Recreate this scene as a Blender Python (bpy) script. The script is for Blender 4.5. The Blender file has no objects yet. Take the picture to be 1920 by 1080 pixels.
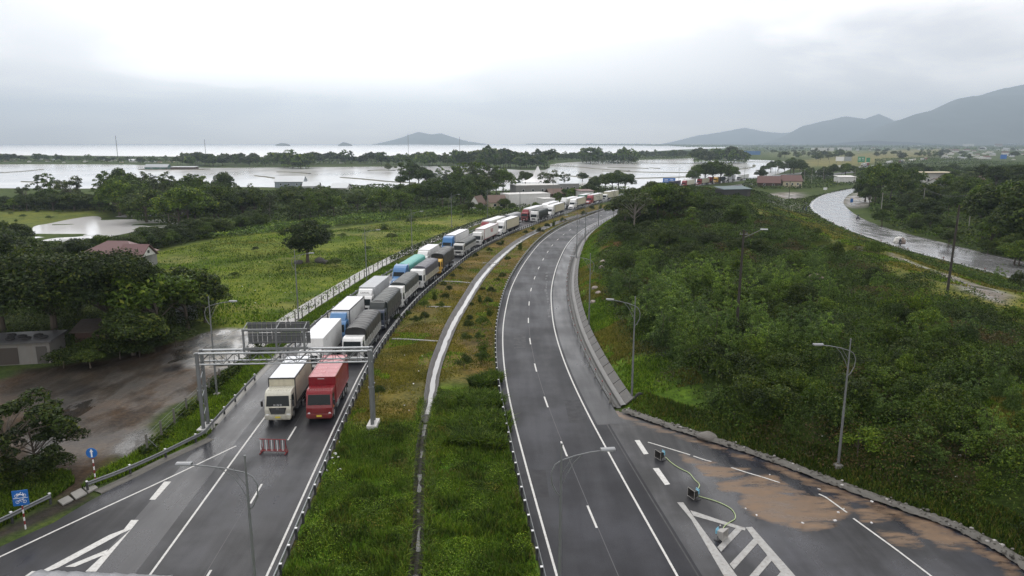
import bpy, bmesh, math, random
import numpy as np
from mathutils import Vector, Matrix
from mathutils.geometry import tessellate_polygon

sc = bpy.context.scene
COL = sc.collection
# ------------------------------------------------------------------ camera
H = 25.5
F = 1321.0
PITCH = math.atan(272 / F)
cam = bpy.data.cameras.new('camera')
cam.sensor_width = 36
cam.lens = 36 * F / 1920
cam.clip_start = 0.5
cam.clip_end = 60000
cam_o = bpy.data.objects.new('camera', cam)
COL.objects.link(cam_o)
cam_o.location = (0, 0, H)
cam_o.rotation_euler = (math.pi / 2 - PITCH, 0, 0)
sc.camera = cam_o

# ------------------------------------------------------------------ sky
SUN_EL, SUN_AZ = math.radians(52), math.radians(-18)     # azimuth from +Y towards +X
w = bpy.data.worlds.new('World')
sc.world = w
w.use_nodes = True
nt = w.node_tree
nt.nodes.clear()


def N(tree, kind, **kw):
    n = tree.nodes.new(kind)
    for k, v in kw.items():
        if k in n.inputs:
            n.inputs[k].default_value = v
        else:
            setattr(n, k, v)
    return n


def math_node(tree, op, a, b=None, clamp=False):
    n = tree.nodes.new('ShaderNodeMath')
    n.operation = op
    n.use_clamp = clamp
    for i, x in enumerate((a, b)):
        if x is None:
            continue
        if isinstance(x, (int, float)):
            n.inputs[i].default_value = x
        else:
            tree.links.new(x, n.inputs[i])
    return n.outputs[0]


def ramp(tree, fac, stops, interp='LINEAR'):
    n = tree.nodes.new('ShaderNodeValToRGB')
    n.color_ramp.interpolation = interp
    e = n.color_ramp.elements
    while len(e) < len(stops):
        e.new(0.5)
    for i, (p, c) in enumerate(stops):
        e[i].position = p
        e[i].color = (c[0], c[1], c[2], 1) if not isinstance(c, (int, float)) else (c, c, c, 1)
    tree.links.new(fac, n.inputs[0])
    return n.outputs[0]


def mixrgb(tree, fac, a, b, mode='MIX'):
    n = tree.nodes.new('ShaderNodeMix')
    n.data_type = 'RGBA'
    n.blend_type = mode
    for x, i in ((fac, 0), (a, 6), (b, 7)):
        if isinstance(x, (int, float)):
            n.inputs[i].default_value = x
        elif isinstance(x, tuple):
            n.inputs[i].default_value = (*x, 1)
        else:
            tree.links.new(x, n.inputs[i])
    return n.outputs[2]


tc = N(nt, 'ShaderNodeTexCoord')
sep = N(nt, 'ShaderNodeSeparateXYZ')
nt.links.new(tc.outputs['Generated'], sep.inputs[0])
zc = math_node(nt, 'MAXIMUM', sep.outputs[2], 0.0)
zd = math_node(nt, 'ADD', zc, 0.16)
cmb = N(nt, 'ShaderNodeCombineXYZ')
nt.links.new(math_node(nt, 'DIVIDE', sep.outputs[0], zd), cmb.inputs[0])
nt.links.new(math_node(nt, 'DIVIDE', sep.outputs[1], zd), cmb.inputs[1])
cn = N(nt, 'ShaderNodeTexNoise', Scale=0.62, Detail=6.0, Roughness=0.52, Distortion=0.35)
mp = N(nt, 'ShaderNodeMapping')
mp.inputs['Location'].default_value = (3.2, 1.7, 0)
nt.links.new(cmb.outputs[0], mp.inputs[0])
nt.links.new(mp.outputs[0], cn.inputs[0])
cl = ramp(nt, cn.outputs[0], [(0.40, 0.0), (0.57, 1.0)], 'EASE')
# brighter patch of thin cloud ahead and a little to the left
dv = N(nt, 'ShaderNodeVectorMath', operation='DOT_PRODUCT')
nt.links.new(tc.outputs['Generated'], dv.inputs[0])
dv.inputs[1].default_value = Vector((-0.16, 1, 0.30)).normalized()
glow = ramp(nt, dv.outputs['Value'], [(0.80, 0.0), (0.995, 1.0)], 'EASE')
lum = math_node(nt, 'ADD', math_node(nt, 'MULTIPLY', cl, 0.55), math_node(nt, 'MULTIPLY', glow, 0.62), True)
ccol = ramp(nt, lum, [(0.0, (1.06, 1.02, 1.03)), (0.45, (1.62, 1.54, 1.50)), (1.0, (2.5, 2.4, 2.3))])
hz = ramp(nt, sep.outputs[2], [(0.0, 1.0), (0.13, 0.0)], 'EASE')
ccol = mixrgb(nt, math_node(nt, 'MULTIPLY', hz, 0.62), ccol, (2.38, 2.12, 1.95))
sky = N(nt, 'ShaderNodeTexSky', sky_type='NISHITA', sun_disc=False)
sky.sun_elevation = SUN_EL
sky.sun_rotation = SUN_AZ
bg1 = N(nt, 'ShaderNodeBackground', Strength=0.1)
nt.links.new(sky.outputs[0], bg1.inputs[0])
bg2 = N(nt, 'ShaderNodeBackground', Strength=1.0)
nt.links.new(ccol, bg2.inputs[0])
mx = N(nt, 'ShaderNodeMixShader', Fac=0.9)
nt.links.new(bg1.outputs[0], mx.inputs[1])
nt.links.new(bg2.outputs[0], mx.inputs[2])
wo = N(nt, 'ShaderNodeOutputWorld')
nt.links.new(mx.outputs[0], wo.inputs[0])

sun = bpy.data.lights.new('sun', 'SUN')
sun.energy = 1.0
sun.angle = math.radians(25)
sun.color = (1, 0.96, 0.9)
sun_o = bpy.data.objects.new('sun', sun)
COL.objects.link(sun_o)
sd = Vector((math.sin(SUN_AZ) * math.cos(SUN_EL), math.cos(SUN_AZ) * math.cos(SUN_EL), math.sin(SUN_EL)))
sun_o.rotation_euler = sd.to_track_quat('Z', 'Y').to_euler()

sc.view_settings.view_transform = 'Standard'
sc.view_settings.look = 'None'
sc.view_settings.exposure = 0.0
sc.view_settings.gamma = 1
cy = sc.cycles
cy.max_bounces = 5
cy.diffuse_bounces = 2
cy.glossy_bounces = 2
cy.transmission_bounces = 2
cy.transparent_max_bounces = 6
cy.volume_bounces = 0
cy.caustics_reflective = False
cy.caustics_refractive = False
cy.use_denoising = True
cy.denoising_prefilter = 'NONE'
sc.render.filter_size = 1.0

# ------------------------------------------------------------------ helpers
RNG = np.random.default_rng(7)
random.seed(5)


def G(px, py, z=0.0):
    """ground point (x, y) seen at a place of the photograph, at height z"""
    u, v = (px - 960) / F, (540 - py) / F
    d = (u, math.cos(PITCH) + v * math.sin(PITCH), -math.sin(PITCH) + v * math.cos(PITCH))
    t = (z - H) / d[2]
    return (d[0] * t, d[1] * t)


def GP(pts, z=0.0):
    return [G(x, y, z) for x, y in pts]


def depth(Y, z=0.0):
    return Y * math.cos(PITCH) + (H - z) * math.sin(PITCH)


def hmetres(px, Y):
    """real height of something px pixels tall standing at distance Y"""
    return px * depth(Y) / F


def curve_fn(pts):
    P = np.array(sorted((y, x) for x, y in pts), float)
    Y, X = P[:, 0], P[:, 1]
    S = np.gradient(X, Y)

    def f(y):
        y = np.asarray(y, float)
        i = np.clip(np.searchsorted(Y, y) - 1, 0, len(Y) - 2)
        h = Y[i + 1] - Y[i]
        t = (y - Y[i]) / h
        t2, t3 = t * t, t ** 3
        return (2*t3 - 3*t2 + 1) * X[i] + (t3 - 2*t2 + t) * h * S[i] + (-2*t3 + 3*t2) * X[i+1] + (t3 - t2) * h * S[i+1]
    return f


def path(fn, y0, y1, step=2.0):
    """points along x = fn(y), evenly spaced by length"""
    yy = np.linspace(y0, y1, 1200)
    xx = fn(yy)
    s = np.concatenate([[0], np.cumsum(np.hypot(np.diff(xx), np.diff(yy)))])
    t = np.linspace(0, s[-1], max(2, int(round(s[-1] / step)) + 1))
    return np.stack([np.interp(t, s, xx), np.interp(t, s, yy)], 1)


def normals(P):
    d = np.gradient(P, axis=0)
    d /= np.linalg.norm(d, axis=1)[:, None]
    return np.stack([d[:, 1], -d[:, 0]], 1)


def offset(P, o):
    return P + normals(P) * o


def resample(pts, step):
    P = np.array(pts, float)
    s = np.concatenate([[0], np.cumsum(np.linalg.norm(np.diff(P, axis=0), axis=1))])
    t = np.linspace(0, s[-1], max(2, int(round(s[-1] / step)) + 1))
    return np.stack([np.interp(t, s, P[:, k]) for k in range(P.shape[1])], 1)


def smooth_poly(pts, step=1.0, it=2):
    P = np.array(pts, float)
    for _ in range(it):
        Q = [P[0]]
        for a, b in zip(P[:-1], P[1:]):
            Q += [0.75 * a + 0.25 * b, 0.25 * a + 0.75 * b]
        Q.append(P[-1])
        P = np.array(Q)
    return resample(P, step)


def pip(x, y, poly):
    P = np.asarray(poly, float)
    x, y = np.asarray(x, float), np.asarray(y, float)
    if np.size(x) > 2000:
        bb = (x >= P[:, 0].min()) & (x <= P[:, 0].max()) & (y >= P[:, 1].min()) & (y <= P[:, 1].max())
        if not bb.all():
            out = np.zeros(np.shape(x), bool)
            if bb.any():
                out[bb] = pip(x[bb], y[bb], P)
            return out
    inside = np.zeros(np.shape(x), bool)
    j = len(P) - 1
    for i in range(len(P)):
        xi, yi, xj, yj = P[i, 0], P[i, 1], P[j, 0], P[j, 1]
        if yi != yj:
            c = ((yi > y) != (yj > y)) & (x < (xj - xi) * (y - yi) / (yj - yi) + xi)
            inside ^= c
        j = i
    return inside


def sample_poly(poly, n, rng):
    """n points spread evenly over a polygon"""
    P = np.array(poly, float)
    T = np.array(tessellate_polygon([[Vector((a, b, 0)) for a, b in P]]))
    A, B, C = P[T[:, 0]], P[T[:, 1]], P[T[:, 2]]
    ar = np.abs((B[:, 0] - A[:, 0]) * (C[:, 1] - A[:, 1]) - (B[:, 1] - A[:, 1]) * (C[:, 0] - A[:, 0]))
    k = rng.choice(len(T), n, p=ar / ar.sum())
    u, v = rng.random((n, 1)), rng.random((n, 1))
    f = u + v > 1
    u, v = np.where(f, 1 - u, u), np.where(f, 1 - v, v)
    return A[k] + (B[k] - A[k]) * u + (C[k] - A[k]) * v


def dist_line(x, y, P):
    P = np.asarray(P, float)
    best = np.full(np.shape(x), 1e9)
    for a, b in zip(P[:-1], P[1:]):
        d = b - a
        l2 = max(d @ d, 1e-9)
        t = np.clip(((x - a[0]) * d[0] + (y - a[1]) * d[1]) / l2, 0, 1)
        best = np.minimum(best, np.hypot(x - a[0] - t * d[0], y - a[1] - t * d[1]))
    return best


def sdist(x, y, poly):
    P = list(map(tuple, poly))
    d = dist_line(x, y, P + [P[0]])
    return np.where(pip(x, y, P), d, -d)


def sstep(a, b, x):
    t = np.clip((x - a) / (b - a), 0, 1)
    return t * t * (3 - 2 * t)


def vnoise(x, y, scale, seed=0):
    x = np.asarray(x, float) / scale + 1000.3 + seed * 17.1
    y = np.asarray(y, float) / scale + 1000.7 + seed * 9.7
    xi, yi = np.floor(x).astype(np.int64), np.floor(y).astype(np.int64)
    fx, fy = x - xi, y - yi
    fx, fy = fx * fx * (3 - 2 * fx), fy * fy * (3 - 2 * fy)

    def h(a, b):
        n = (a * 374761393 + b * 668265263 + seed * 974711) & 0x7fffffff
        n = ((n ^ (n >> 13)) * 1274126177) & 0x7fffffff
        return ((n ^ (n >> 16)) & 0xffff) / 65535.0
    return (h(xi, yi) * (1 - fx) + h(xi + 1, yi) * fx) * (1 - fy) + (h(xi, yi + 1) * (1 - fx) + h(xi + 1, yi + 1) * fx) * fy


def fbm(x, y, scale, seed=0, o=3):
    s = 0
    a = 0.5
    for k in range(o):
        s = s + a * vnoise(x, y, scale / 2 ** k, seed + k)
        a *= 0.5
    return s / (1 - 0.5 ** o)


def npmesh(name, V, Fc, mats, mi=None, smooth=False):
    """mesh from numpy arrays: V (n,3), Fc (m,k)"""
    V = np.asarray(V, np.float32)
    Fc = np.asarray(Fc, np.int32)
    m = bpy.data.meshes.new(name)
    k = Fc.shape[1]
    m.vertices.add(len(V))
    m.vertices.foreach_set('co', V.ravel())
    m.loops.add(Fc.size)
    m.loops.foreach_set('vertex_index', Fc.ravel())
    m.polygons.add(len(Fc))
    m.polygons.foreach_set('loop_start', np.arange(0, Fc.size, k, dtype=np.int32))
    if mi is not None:
        m.polygons.foreach_set('material_index', np.asarray(mi, np.int32))
    if smooth:
        m.polygons.foreach_set('use_smooth', np.ones(len(Fc), bool))
    for a in mats:
        m.materials.append(a)
    m.update(calc_edges=True)
    return m


class MB:
    def __init__(s):
        s.v, s.f, s.m = [], [], []

    def add(s, vs, fs, m=0):
        o = len(s.v)
        s.v += [tuple(map(float, a)) for a in vs]
        s.f += [tuple(i + o for i in f) for f in fs]
        s.m += [m] * len(fs)
        return s

    def box(s, c, d, m=0, R=None):
        vs = []
        for k in range(8):
            p = Vector(((k & 1) - .5, ((k >> 1) & 1) - .5, ((k >> 2) & 1) - .5)) * 1
            p = Vector((p.x * d[0], p.y * d[1], p.z * d[2]))
            if R is not None:
                p = R @ p
            vs.append((p.x + c[0], p.y + c[1], p.z + c[2]))
        return s.add(vs, [(0, 2, 3, 1), (4, 5, 7, 6), (0, 1, 5, 4), (2, 6, 7, 3), (0, 4, 6, 2), (1, 3, 7, 5)], m)

    def bb(s, x0, x1, y0, y1, z0, z1, m=0):
        return s.box(((x0 + x1) / 2, (y0 + y1) / 2, (z0 + z1) / 2), (x1 - x0, y1 - y0, z1 - z0), m)

    def prism(s, prof, x0, x1, m=0):
        """profile of (y, z) extruded along x"""
        n = len(prof)
        vs = [(x0, y, z) for y, z in prof] + [(x1, y, z) for y, z in prof]
        fs = [tuple(range(n))[::-1], tuple(range(n, 2 * n))]
        fs += [(i, (i + 1) % n, n + (i + 1) % n, n + i) for i in range(n)]
        return s.add(vs, fs, m)

    def plate(s, poly, z0, z1, m=0):
        n = len(poly)
        vs = [(x, y, z0) for x, y in poly] + [(x, y, z1) for x, y in poly]
        tri = tessellate_polygon([[Vector((x, y, 0)) for x, y in poly]])
        fs = [tuple(i + n for i in t) for t in tri] + [tuple(reversed(t)) for t in tri]
        fs += [(i, (i + 1) % n, n + (i + 1) % n, n + i) for i in range(n)]
        return s.add(vs, fs, m)

    def tube(s, pts, r, n=8, m=0, cap=True):
        pts = [Vector(p) for p in pts]
        if isinstance(r, (int, float)):
            r = [r] * len(pts)
        o = len(s.v)
        up0 = None
        for i, p in enumerate(pts):
            a = pts[max(i - 1, 0)]
            b = pts[min(i + 1, len(pts) - 1)]
            t = (b - a).normalized()
            if up0 is None:
                up0 = Vector((1, 0, 0)) if abs(t.x) < 0.8 else Vector((0, 1, 0))
            e1 = (up0 - t * up0.dot(t)).normalized()
            up0 = e1
            e2 = t.cross(e1)
            for k in range(n):
                q = p + (e1 * math.cos(2 * math.pi * k / n) + e2 * math.sin(2 * math.pi * k / n)) * r[i]
                s.v.append(tuple(q))
        for i in range(len(pts) - 1):
            for k in range(n):
                s.f.append((o + i * n + k, o + i * n + (k + 1) % n, o + (i + 1) * n + (k + 1) % n, o + (i + 1) * n + k))
                s.m.append(m)
        if cap:
            s.f.append(tuple(o + k for k in range(n))[::-1])
            s.m.append(m)
            L = o + (len(pts) - 1) * n
            s.f.append(tuple(L + k for k in range(n)))
            s.m.append(m)
        return s

    def lathe(s, prof, c=(0, 0, 0), axis='z', n=24, m=0):
        """profile of (radius, height) turned round an axis"""
        o = len(s.v)
        for r, h in prof:
            for k in range(n):
                a = 2 * math.pi * k / n
                p = (r * math.cos(a), r * math.sin(a), h)
                if axis == 'x':
                    p = (h, p[0], p[1])
                elif axis == 'y':
                    p = (p[0], h, p[1])
                s.v.append((p[0] + c[0], p[1] + c[1], p[2] + c[2]))
        for i in range(len(prof) - 1):
            for k in range(n):
                s.f.append((o + i * n + k, o + i * n + (k + 1) % n, o + (i + 1) * n + (k + 1) % n, o + (i + 1) * n + k))
                s.m.append(m)
        return s

    def mesh(s, name, mats, bevel=0.0, smooth=False, seg=2):
        me = bpy.data.meshes.new(name)
        me.from_pydata(s.v, [], s.f)
        for a in (mats if isinstance(mats, (list, tuple)) else [mats]):
            me.materials.append(a)
        me.polygons.foreach_set('material_index', np.array(s.m, np.int32))
        bm = bmesh.new()
        bm.from_mesh(me)
        bmesh.ops.recalc_face_normals(bm, faces=bm.faces)
        if bevel:
            ed = [e for e in bm.edges if len(e.link_faces) == 2 and e.calc_face_angle(0) > 0.4]
            bmesh.ops.bevel(bm, geom=ed, offset=bevel, segments=seg, affect='EDGES', profile=0.5, clamp_overlap=True)
        bm.to_mesh(me)
        bm.free()
        if smooth:
            me.polygons.foreach_set('use_smooth', np.ones(len(me.polygons), bool))
            try:
                me.set_sharp_from_angle(angle=math.radians(40))
            except Exception:
                pass
        me.update()
        return me


def tag(o, label=None, cat=None, group=None, kind=None):
    if label:
        o['label'] = label
    if cat:
        o['category'] = cat
    if group:
        o['group'] = group
    if kind:
        o['kind'] = kind
    return o


def part(name, me, parent=None, loc=(0, 0, 0), rz=0.0, scale=None):
    o = bpy.data.objects.new(name, me)
    COL.objects.link(o)
    o.parent = parent
    o.location = loc
    if rz:
        o.rotation_euler = (0, 0, rz)
    if scale:
        o.scale = scale
    return o


def thing(name, label, cat, loc=(0, 0, 0), rz=0.0, group=None):
    o = bpy.data.objects.new(name, None)
    COL.objects.link(o)
    o.empty_display_size = 0.3
    o.location = loc
    o.rotation_euler = (0, 0, rz)
    return tag(o, label, cat, group)


def solo(name, me, label, cat, loc=(0, 0, 0), rz=0.0, group=None):
    return tag(part(name, me, None, loc, rz), label, cat, group)


def structure(name, me):
    return tag(part(name, me), kind='structure')


def copy_tree(o, parent=None):
    c = o.copy()
    COL.objects.link(c)
    if parent is not None:
        c.parent = parent
    for ch in list(o.children):
        copy_tree(ch, c)
    return c


def sweep(P, prof, closed=False):
    """profile of (offset to the right, z) carried along the ground path P -> V, F"""
    P = np.asarray(P, float)
    nr = normals(P)
    k = len(prof)
    V = np.concatenate([np.concatenate([P + nr * o, np.full((len(P), 1), z)], 1)[:, None, :] for o, z in prof], 1).reshape(-1, 3)
    n = len(P)
    i = np.arange(n - 1)[:, None]
    js = np.arange(k if closed else k - 1)[None, :]
    a = i * k + js
    b = i * k + (js + 1) % k
    Fq = np.stack([a, b, b + k, a + k], -1).reshape(-1, 4)
    return V, Fq


def sweep_mesh(name, P, prof, mat, closed=False, smooth=False):
    V, Fq = sweep(P, prof, closed)
    return npmesh(name, V, Fq, [mat], smooth=smooth)


def flat(name, poly, z, mat):
    V = [(x, y, z) for x, y in poly]
    t = tessellate_polygon([[Vector((x, y, 0)) for x, y in poly]])
    V = np.array(V)
    Tn = []
    for a, b, c in t:
        p, q, r = V[a], V[b], V[c]
        cr = (q[0]-p[0])*(r[1]-p[1]) - (q[1]-p[1])*(r[0]-p[0])
        Tn.append((a, b, c) if cr > 0 else (a, c, b))
    return npmesh(name, V, np.array(Tn), [mat])


def text_mesh(name, s, size, mat, thick=0.01):
    cu = bpy.data.curves.new(name, 'FONT')
    cu.body = s
    cu.size = size
    cu.extrude = thick
    cu.align_x = 'CENTER'
    cu.align_y = 'CENTER'
    ob = bpy.data.objects.new(name, cu)
    COL.objects.link(ob)
    bpy.context.view_layer.update()
    dg = bpy.context.evaluated_depsgraph_get()
    me = bpy.data.meshes.new_from_object(ob.evaluated_get(dg))
    bpy.data.objects.remove(ob)
    bpy.data.curves.remove(cu)
    me.materials.clear()
    me.materials.append(mat)
    return me


# ------------------------------------------------------------------ materials
MATS = {}


def new_mat(name):
    m = bpy.data.materials.new(name)
    m.use_nodes = True
    t = m.node_tree
    b = t.nodes['Principled BSDF']
    MATS[name] = m
    return m, t, b


def M(name, col, rough=0.6, metal=0.0, var=0.2, scale=1.5, spec=0.5, bump=0.0, coat=0.0, dirt=0.0, spray=0.0):
    if name in MATS:
        return MATS[name]
    m, t, b = new_mat(name)
    co = N(t, 'ShaderNodeTexCoord')
    n1 = N(t, 'ShaderNodeTexNoise', Scale=scale, Detail=5.0, Roughness=0.6)
    t.links.new(co.outputs['Object'], n1.inputs[0])
    c = mixrgb(t, n1.outputs[0], tuple(x * (1 - var) for x in col), tuple(min(1, x * (1 + var)) for x in col))
    if dirt:
        mpn = N(t, 'ShaderNodeMapping')
        mpn.inputs['Scale'].default_value = (2.2, 2.2, 0.25)
        t.links.new(co.outputs['Object'], mpn.inputs[0])
        n2 = N(t, 'ShaderNodeTexNoise', Scale=2.0, Detail=6.0, Roughness=0.65)
        t.links.new(mpn.outputs[0], n2.inputs[0])
        c = mixrgb(t, math_node(t, 'MULTIPLY', ramp(t, n2.outputs[0], [(0.48, 0.0), (0.75, 1.0)]), dirt), c, (0.16, 0.13, 0.10))
    if spray:
        sz = N(t, 'ShaderNodeSeparateXYZ')
        t.links.new(co.outputs['Object'], sz.inputs[0])
        n3 = N(t, 'ShaderNodeTexNoise', Scale=2.5, Detail=6.0, Roughness=0.7)
        t.links.new(co.outputs['Object'], n3.inputs[0])
        hg = math_node(t, 'SUBTRACT', 1.25, math_node(t, 'MULTIPLY', sz.outputs[2], 0.62))
        mk_ = math_node(t, 'MULTIPLY', math_node(t, 'MULTIPLY', hg, ramp(t, n3.outputs[0], [(0.35, 0.25), (0.7, 1.0)])), spray, True)
        c = mixrgb(t, mk_, c, (0.10, 0.082, 0.065))
    t.links.new(c, b.inputs['Base Color'])
    rr = ramp(t, n1.outputs[0], [(0.3, max(0.03, rough * 0.8)), (0.7, min(1, rough * 1.2))])
    t.links.new(rr, b.inputs['Roughness'])
    b.inputs['Metallic'].default_value = metal
    b.inputs['Specular IOR Level'].default_value = spec
    b.inputs['Coat Weight'].default_value = coat
    if bump:
        bp = N(t, 'ShaderNodeBump', Strength=bump, Distance=0.05)
        t.links.new(n1.outputs[0], bp.inputs['Height'])
        t.links.new(bp.outputs[0], b.inputs['Normal'])
    return m


def leafmat(name, c1, c2, c3, rough=0.55, trans=0.25, tone=0.32):
    """leaves: every leaf and every plant its own green"""
    m, t, b = new_mat(name)
    g = N(t, 'ShaderNodeNewGeometry')
    oi = N(t, 'ShaderNodeObjectInfo')
    c = ramp(t, g.outputs['Random Per Island'], [(0.0, tuple(x * .6 for x in c1)), (0.3, c1), (0.6, c2), (0.85, tuple(x * 1.15 for x in c2)), (1.0, c3)])
    pn = N(t, 'ShaderNodeTexNoise', Scale=0.22, Detail=3.0)
    t.links.new(g.outputs['Position'], pn.inputs[0])
    c = mixrgb(t, 1.0, c, ramp(t, pn.outputs[0], [(0.3, (0.62, 0.66, 0.7)), (0.52, (1, 1, 1)), (0.72, (1.32, 1.26, 0.9))]), 'MULTIPLY')
    c = mixrgb(t, 1.0, c, ramp(t, oi.outputs['Random'], [(0.0, (1 - tone, 1 - tone, 1 - tone * .8)), (1.0, (1 + tone, 1 + tone * .8, 1 - tone * .2))]), 'MULTIPLY')
    t.links.new(c, b.inputs['Base Color'])
    b.inputs['Roughness'].default_value = rough
    b.inputs['Specular IOR Level'].default_value = 0.14
    tr = N(t, 'ShaderNodeBsdfTranslucent')
    t.links.new(mixrgb(t, 1.0, c, (1.3, 1.35, 0.7), 'MULTIPLY'), tr.inputs[0])
    ms = N(t, 'ShaderNodeMixShader', Fac=trans)
    out = t.nodes['Material Output']
    t.links.new(b.outputs[0], ms.inputs[1])
    t.links.new(tr.outputs[0], ms.inputs[2])
    t.links.new(ms.outputs[0], out.inputs[0])
    return m


def asphalt(name, base, wetcol=0.6, rlo=0.2, rhi=0.5, sand=False, patch=0.0):
    m, t, b = new_mat(name)
    g = N(t, 'ShaderNodeNewGeometry')
    mpn = N(t, 'ShaderNodeMapping')
    mpn.inputs['Scale'].default_value = (0.55, 0.07, 1)
    t.links.new(g.outputs['Position'], mpn.inputs[0])
    st = N(t, 'ShaderNodeTexNoise', Scale=1.0, Detail=5.0, Roughness=0.55, Distortion=0.2)
    t.links.new(mpn.outputs[0], st.inputs[0])
    big = N(t, 'ShaderNodeTexNoise', Scale=0.13, Detail=5.0, Roughness=0.55)
    t.links.new(g.outputs['Position'], big.inputs[0])
    fine = N(t, 'ShaderNodeTexNoise', Scale=14.0, Detail=4.0)
    t.links.new(g.outputs['Position'], fine.inputs[0])
    c = mixrgb(t, st.outputs[0], tuple(x * 0.70 for x in base), tuple(x * 1.32 for x in base))
    c = mixrgb(t, 0.5, c, ramp(t, fine.outputs[0], [(0.3, tuple(x * 0.6 for x in base)), (0.7, tuple(x * 1.5 for x in base))]))
    if patch:
        c = mixrgb(t, 1.0, c, ramp(t, big.outputs[0], [(0.38, (1 - patch, 1 - patch, 1 - patch)), (0.50, (1, 1, 1)), (0.62, (1 + 1.6 * patch, 1 + 1.6 * patch, 1 + 1.7 * patch))]), 'MULTIPLY')
    wet = ramp(t, math_node(t, 'ADD', math_node(t, 'MULTIPLY', st.outputs[0], 0.5), math_node(t, 'MULTIPLY', big.outputs[0], 0.5)), [(0.36, 0.0), (0.64, 1.0)], 'EASE')
    rr = ramp(t, wet, [(0.0, rhi), (1.0, rlo)])
    bs = 0.25 if rhi > .5 else 0.07
    if sand:
        at = N(t, 'ShaderNodeAttribute', attribute_name='sand')
        sn = N(t, 'ShaderNodeTexNoise', Scale=0.8, Detail=9.0, Roughness=0.70)
        mps = N(t, 'ShaderNodeMapping')
        mps.inputs['Rotation'].default_value = (0, 0, 0.55)
        mps.inputs['Scale'].default_value = (0.55, 1.7, 1)
        t.links.new(g.outputs['Position'], mps.inputs[0])
        t.links.new(mps.outputs[0], sn.inputs[0])
        sv = math_node(t, 'ADD', at.outputs['Fac'], math_node(t, 'MULTIPLY', math_node(t, 'SUBTRACT', sn.outputs[0], 0.5), 1.9))
        sm = ramp(t, sv, [(0.34, 0.0), (0.46, 0.55), (0.80, 1.0)])
        scol = mixrgb(t, ramp(t, sn.outputs[0], [(0.3, 0.0), (0.7, 1.0)]), (0.085, 0.055, 0.033), (0.20, 0.13, 0.078))
        hn = N(t, 'ShaderNodeTexNoise', Scale=0.55, Detail=7.0, Roughness=0.65)
        t.links.new(mps.outputs[0], hn.inputs[0])
        sm = math_node(t, 'MULTIPLY', sm, ramp(t, hn.outputs[0], [(0.36, 0.12), (0.46, 1.0)]))
        rim = ramp(t, sv, [(0.40, 0.0), (0.50, 1.0), (0.60, 0.0)])
        scol = mixrgb(t, math_node(t, 'MULTIPLY', rim, 0.55), scol, (0.10, 0.055, 0.03))
        c = mixrgb(t, sm, c, scol)
        rr = mixrgb(t, sm, rr, ramp(t, sn.outputs[0], [(0.4, 0.22), (0.6, 0.6)]))
    t.links.new(c, b.inputs['Base Color'])
    t.links.new(rr, b.inputs['Roughness'])
    b.inputs['Specular IOR Level'].default_value = wetcol
    bp = N(t, 'ShaderNodeBump', Strength=bs, Distance=0.01)
    t.links.new(fine.outputs[0], bp.inputs['Height'])
    t.links.new(bp.outputs[0], b.inputs['Normal'])
    return m


def water_mat(name, col, rough, bump, scale, stretch=(1, 1, 1), spec=0.6):
    m, t, b = new_mat(name)
    g = N(t, 'ShaderNodeNewGeometry')
    mpn = N(t, 'ShaderNodeMapping')
    mpn.inputs['Scale'].default_value = stretch
    t.links.new(g.outputs['Position'], mpn.inputs[0])
    n1 = N(t, 'ShaderNodeTexNoise', Scale=scale, Detail=4.0, Roughness=0.6)
    t.links.new(mpn.outputs[0], n1.inputs[0])
    n2 = N(t, 'ShaderNodeTexNoise', Scale=scale * 0.03, Detail=4.0)
    t.links.new(mpn.outputs[0], n2.inputs[0])
    t.links.new(mixrgb(t, n2.outputs[0], tuple(x * 0.8 for x in col), tuple(x * 1.2 for x in col)), b.inputs['Base Color'])
    t.links.new(ramp(t, n2.outputs[0], [(0.35, rough * 0.9), (0.7, rough * 1.15)]), b.inputs['Roughness'])
    b.inputs['Specular IOR Level'].default_value = spec
    bp = N(t, 'ShaderNodeBump', Strength=bump, Distance=0.1)
    t.links.new(n1.outputs[0], bp.inputs['Height'])
    t.links.new(bp.outputs[0], b.inputs['Normal'])
    return m


A_ROAD = asphalt('road_asphalt', (0.023, 0.024, 0.029), 0.14, 0.44, 0.60, patch=.22)
A_ROAD_L = asphalt('dark_wet_asphalt', (0.0185, 0.0195, 0.024), 0.26, 0.24, 0.56, patch=.38)
A_APRON = asphalt('apron_asphalt', (0.017, 0.018, 0.023), 0.40, 0.10, 0.58, sand=True, patch=.5)
A_OLD = asphalt('old_wet_asphalt', (0.165, 0.165, 0.17), 1.0, 0.08, 0.30)
A_SHOULDER = asphalt('wet_shoulder_asphalt', (0.027, 0.028, 0.033), 0.45, 0.16, 0.48)
PAINT = M('road_paint', (0.55, 0.55, 0.53), 0.55, var=0.3, scale=3, dirt=.55)
PAINT_OLD = M('worn_road_paint', (0.34, 0.34, 0.33), 0.6, var=0.5, scale=2.5, dirt=.7)
CONC = M('concrete', (0.22, 0.215, 0.20), 0.6, var=0.3, scale=1.2, bump=0.2)
CONC_WET = asphalt('wet_concrete', (0.0235, 0.0245, 0.029), 0.28, 0.26, 0.48)
STONE = M('kerb_stone', (0.105, 0.10, 0.088), 0.7, var=0.75, scale=2.2, bump=0.6)
STEEL = M('galvanised_steel', (0.42, 0.44, 0.45), 0.42, 0.75, var=0.15, scale=2)
STEEL_D = M('weathered_steel', (0.19, 0.20, 0.205), 0.55, 0.5, var=0.25, scale=2)
DARK = M('dark_steel', (0.055, 0.057, 0.06), 0.6, 0.2, var=0.2)
RUBBER = M('rubber', (0.018, 0.018, 0.019), 0.75, var=0.2)
GLASS = M('dark_glass', (0.010, 0.016, 0.018), 0.08, 0.0, var=0.3, spec=0.2)
BLACK = M('black_plastic', (0.02, 0.02, 0.022), 0.5)
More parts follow.
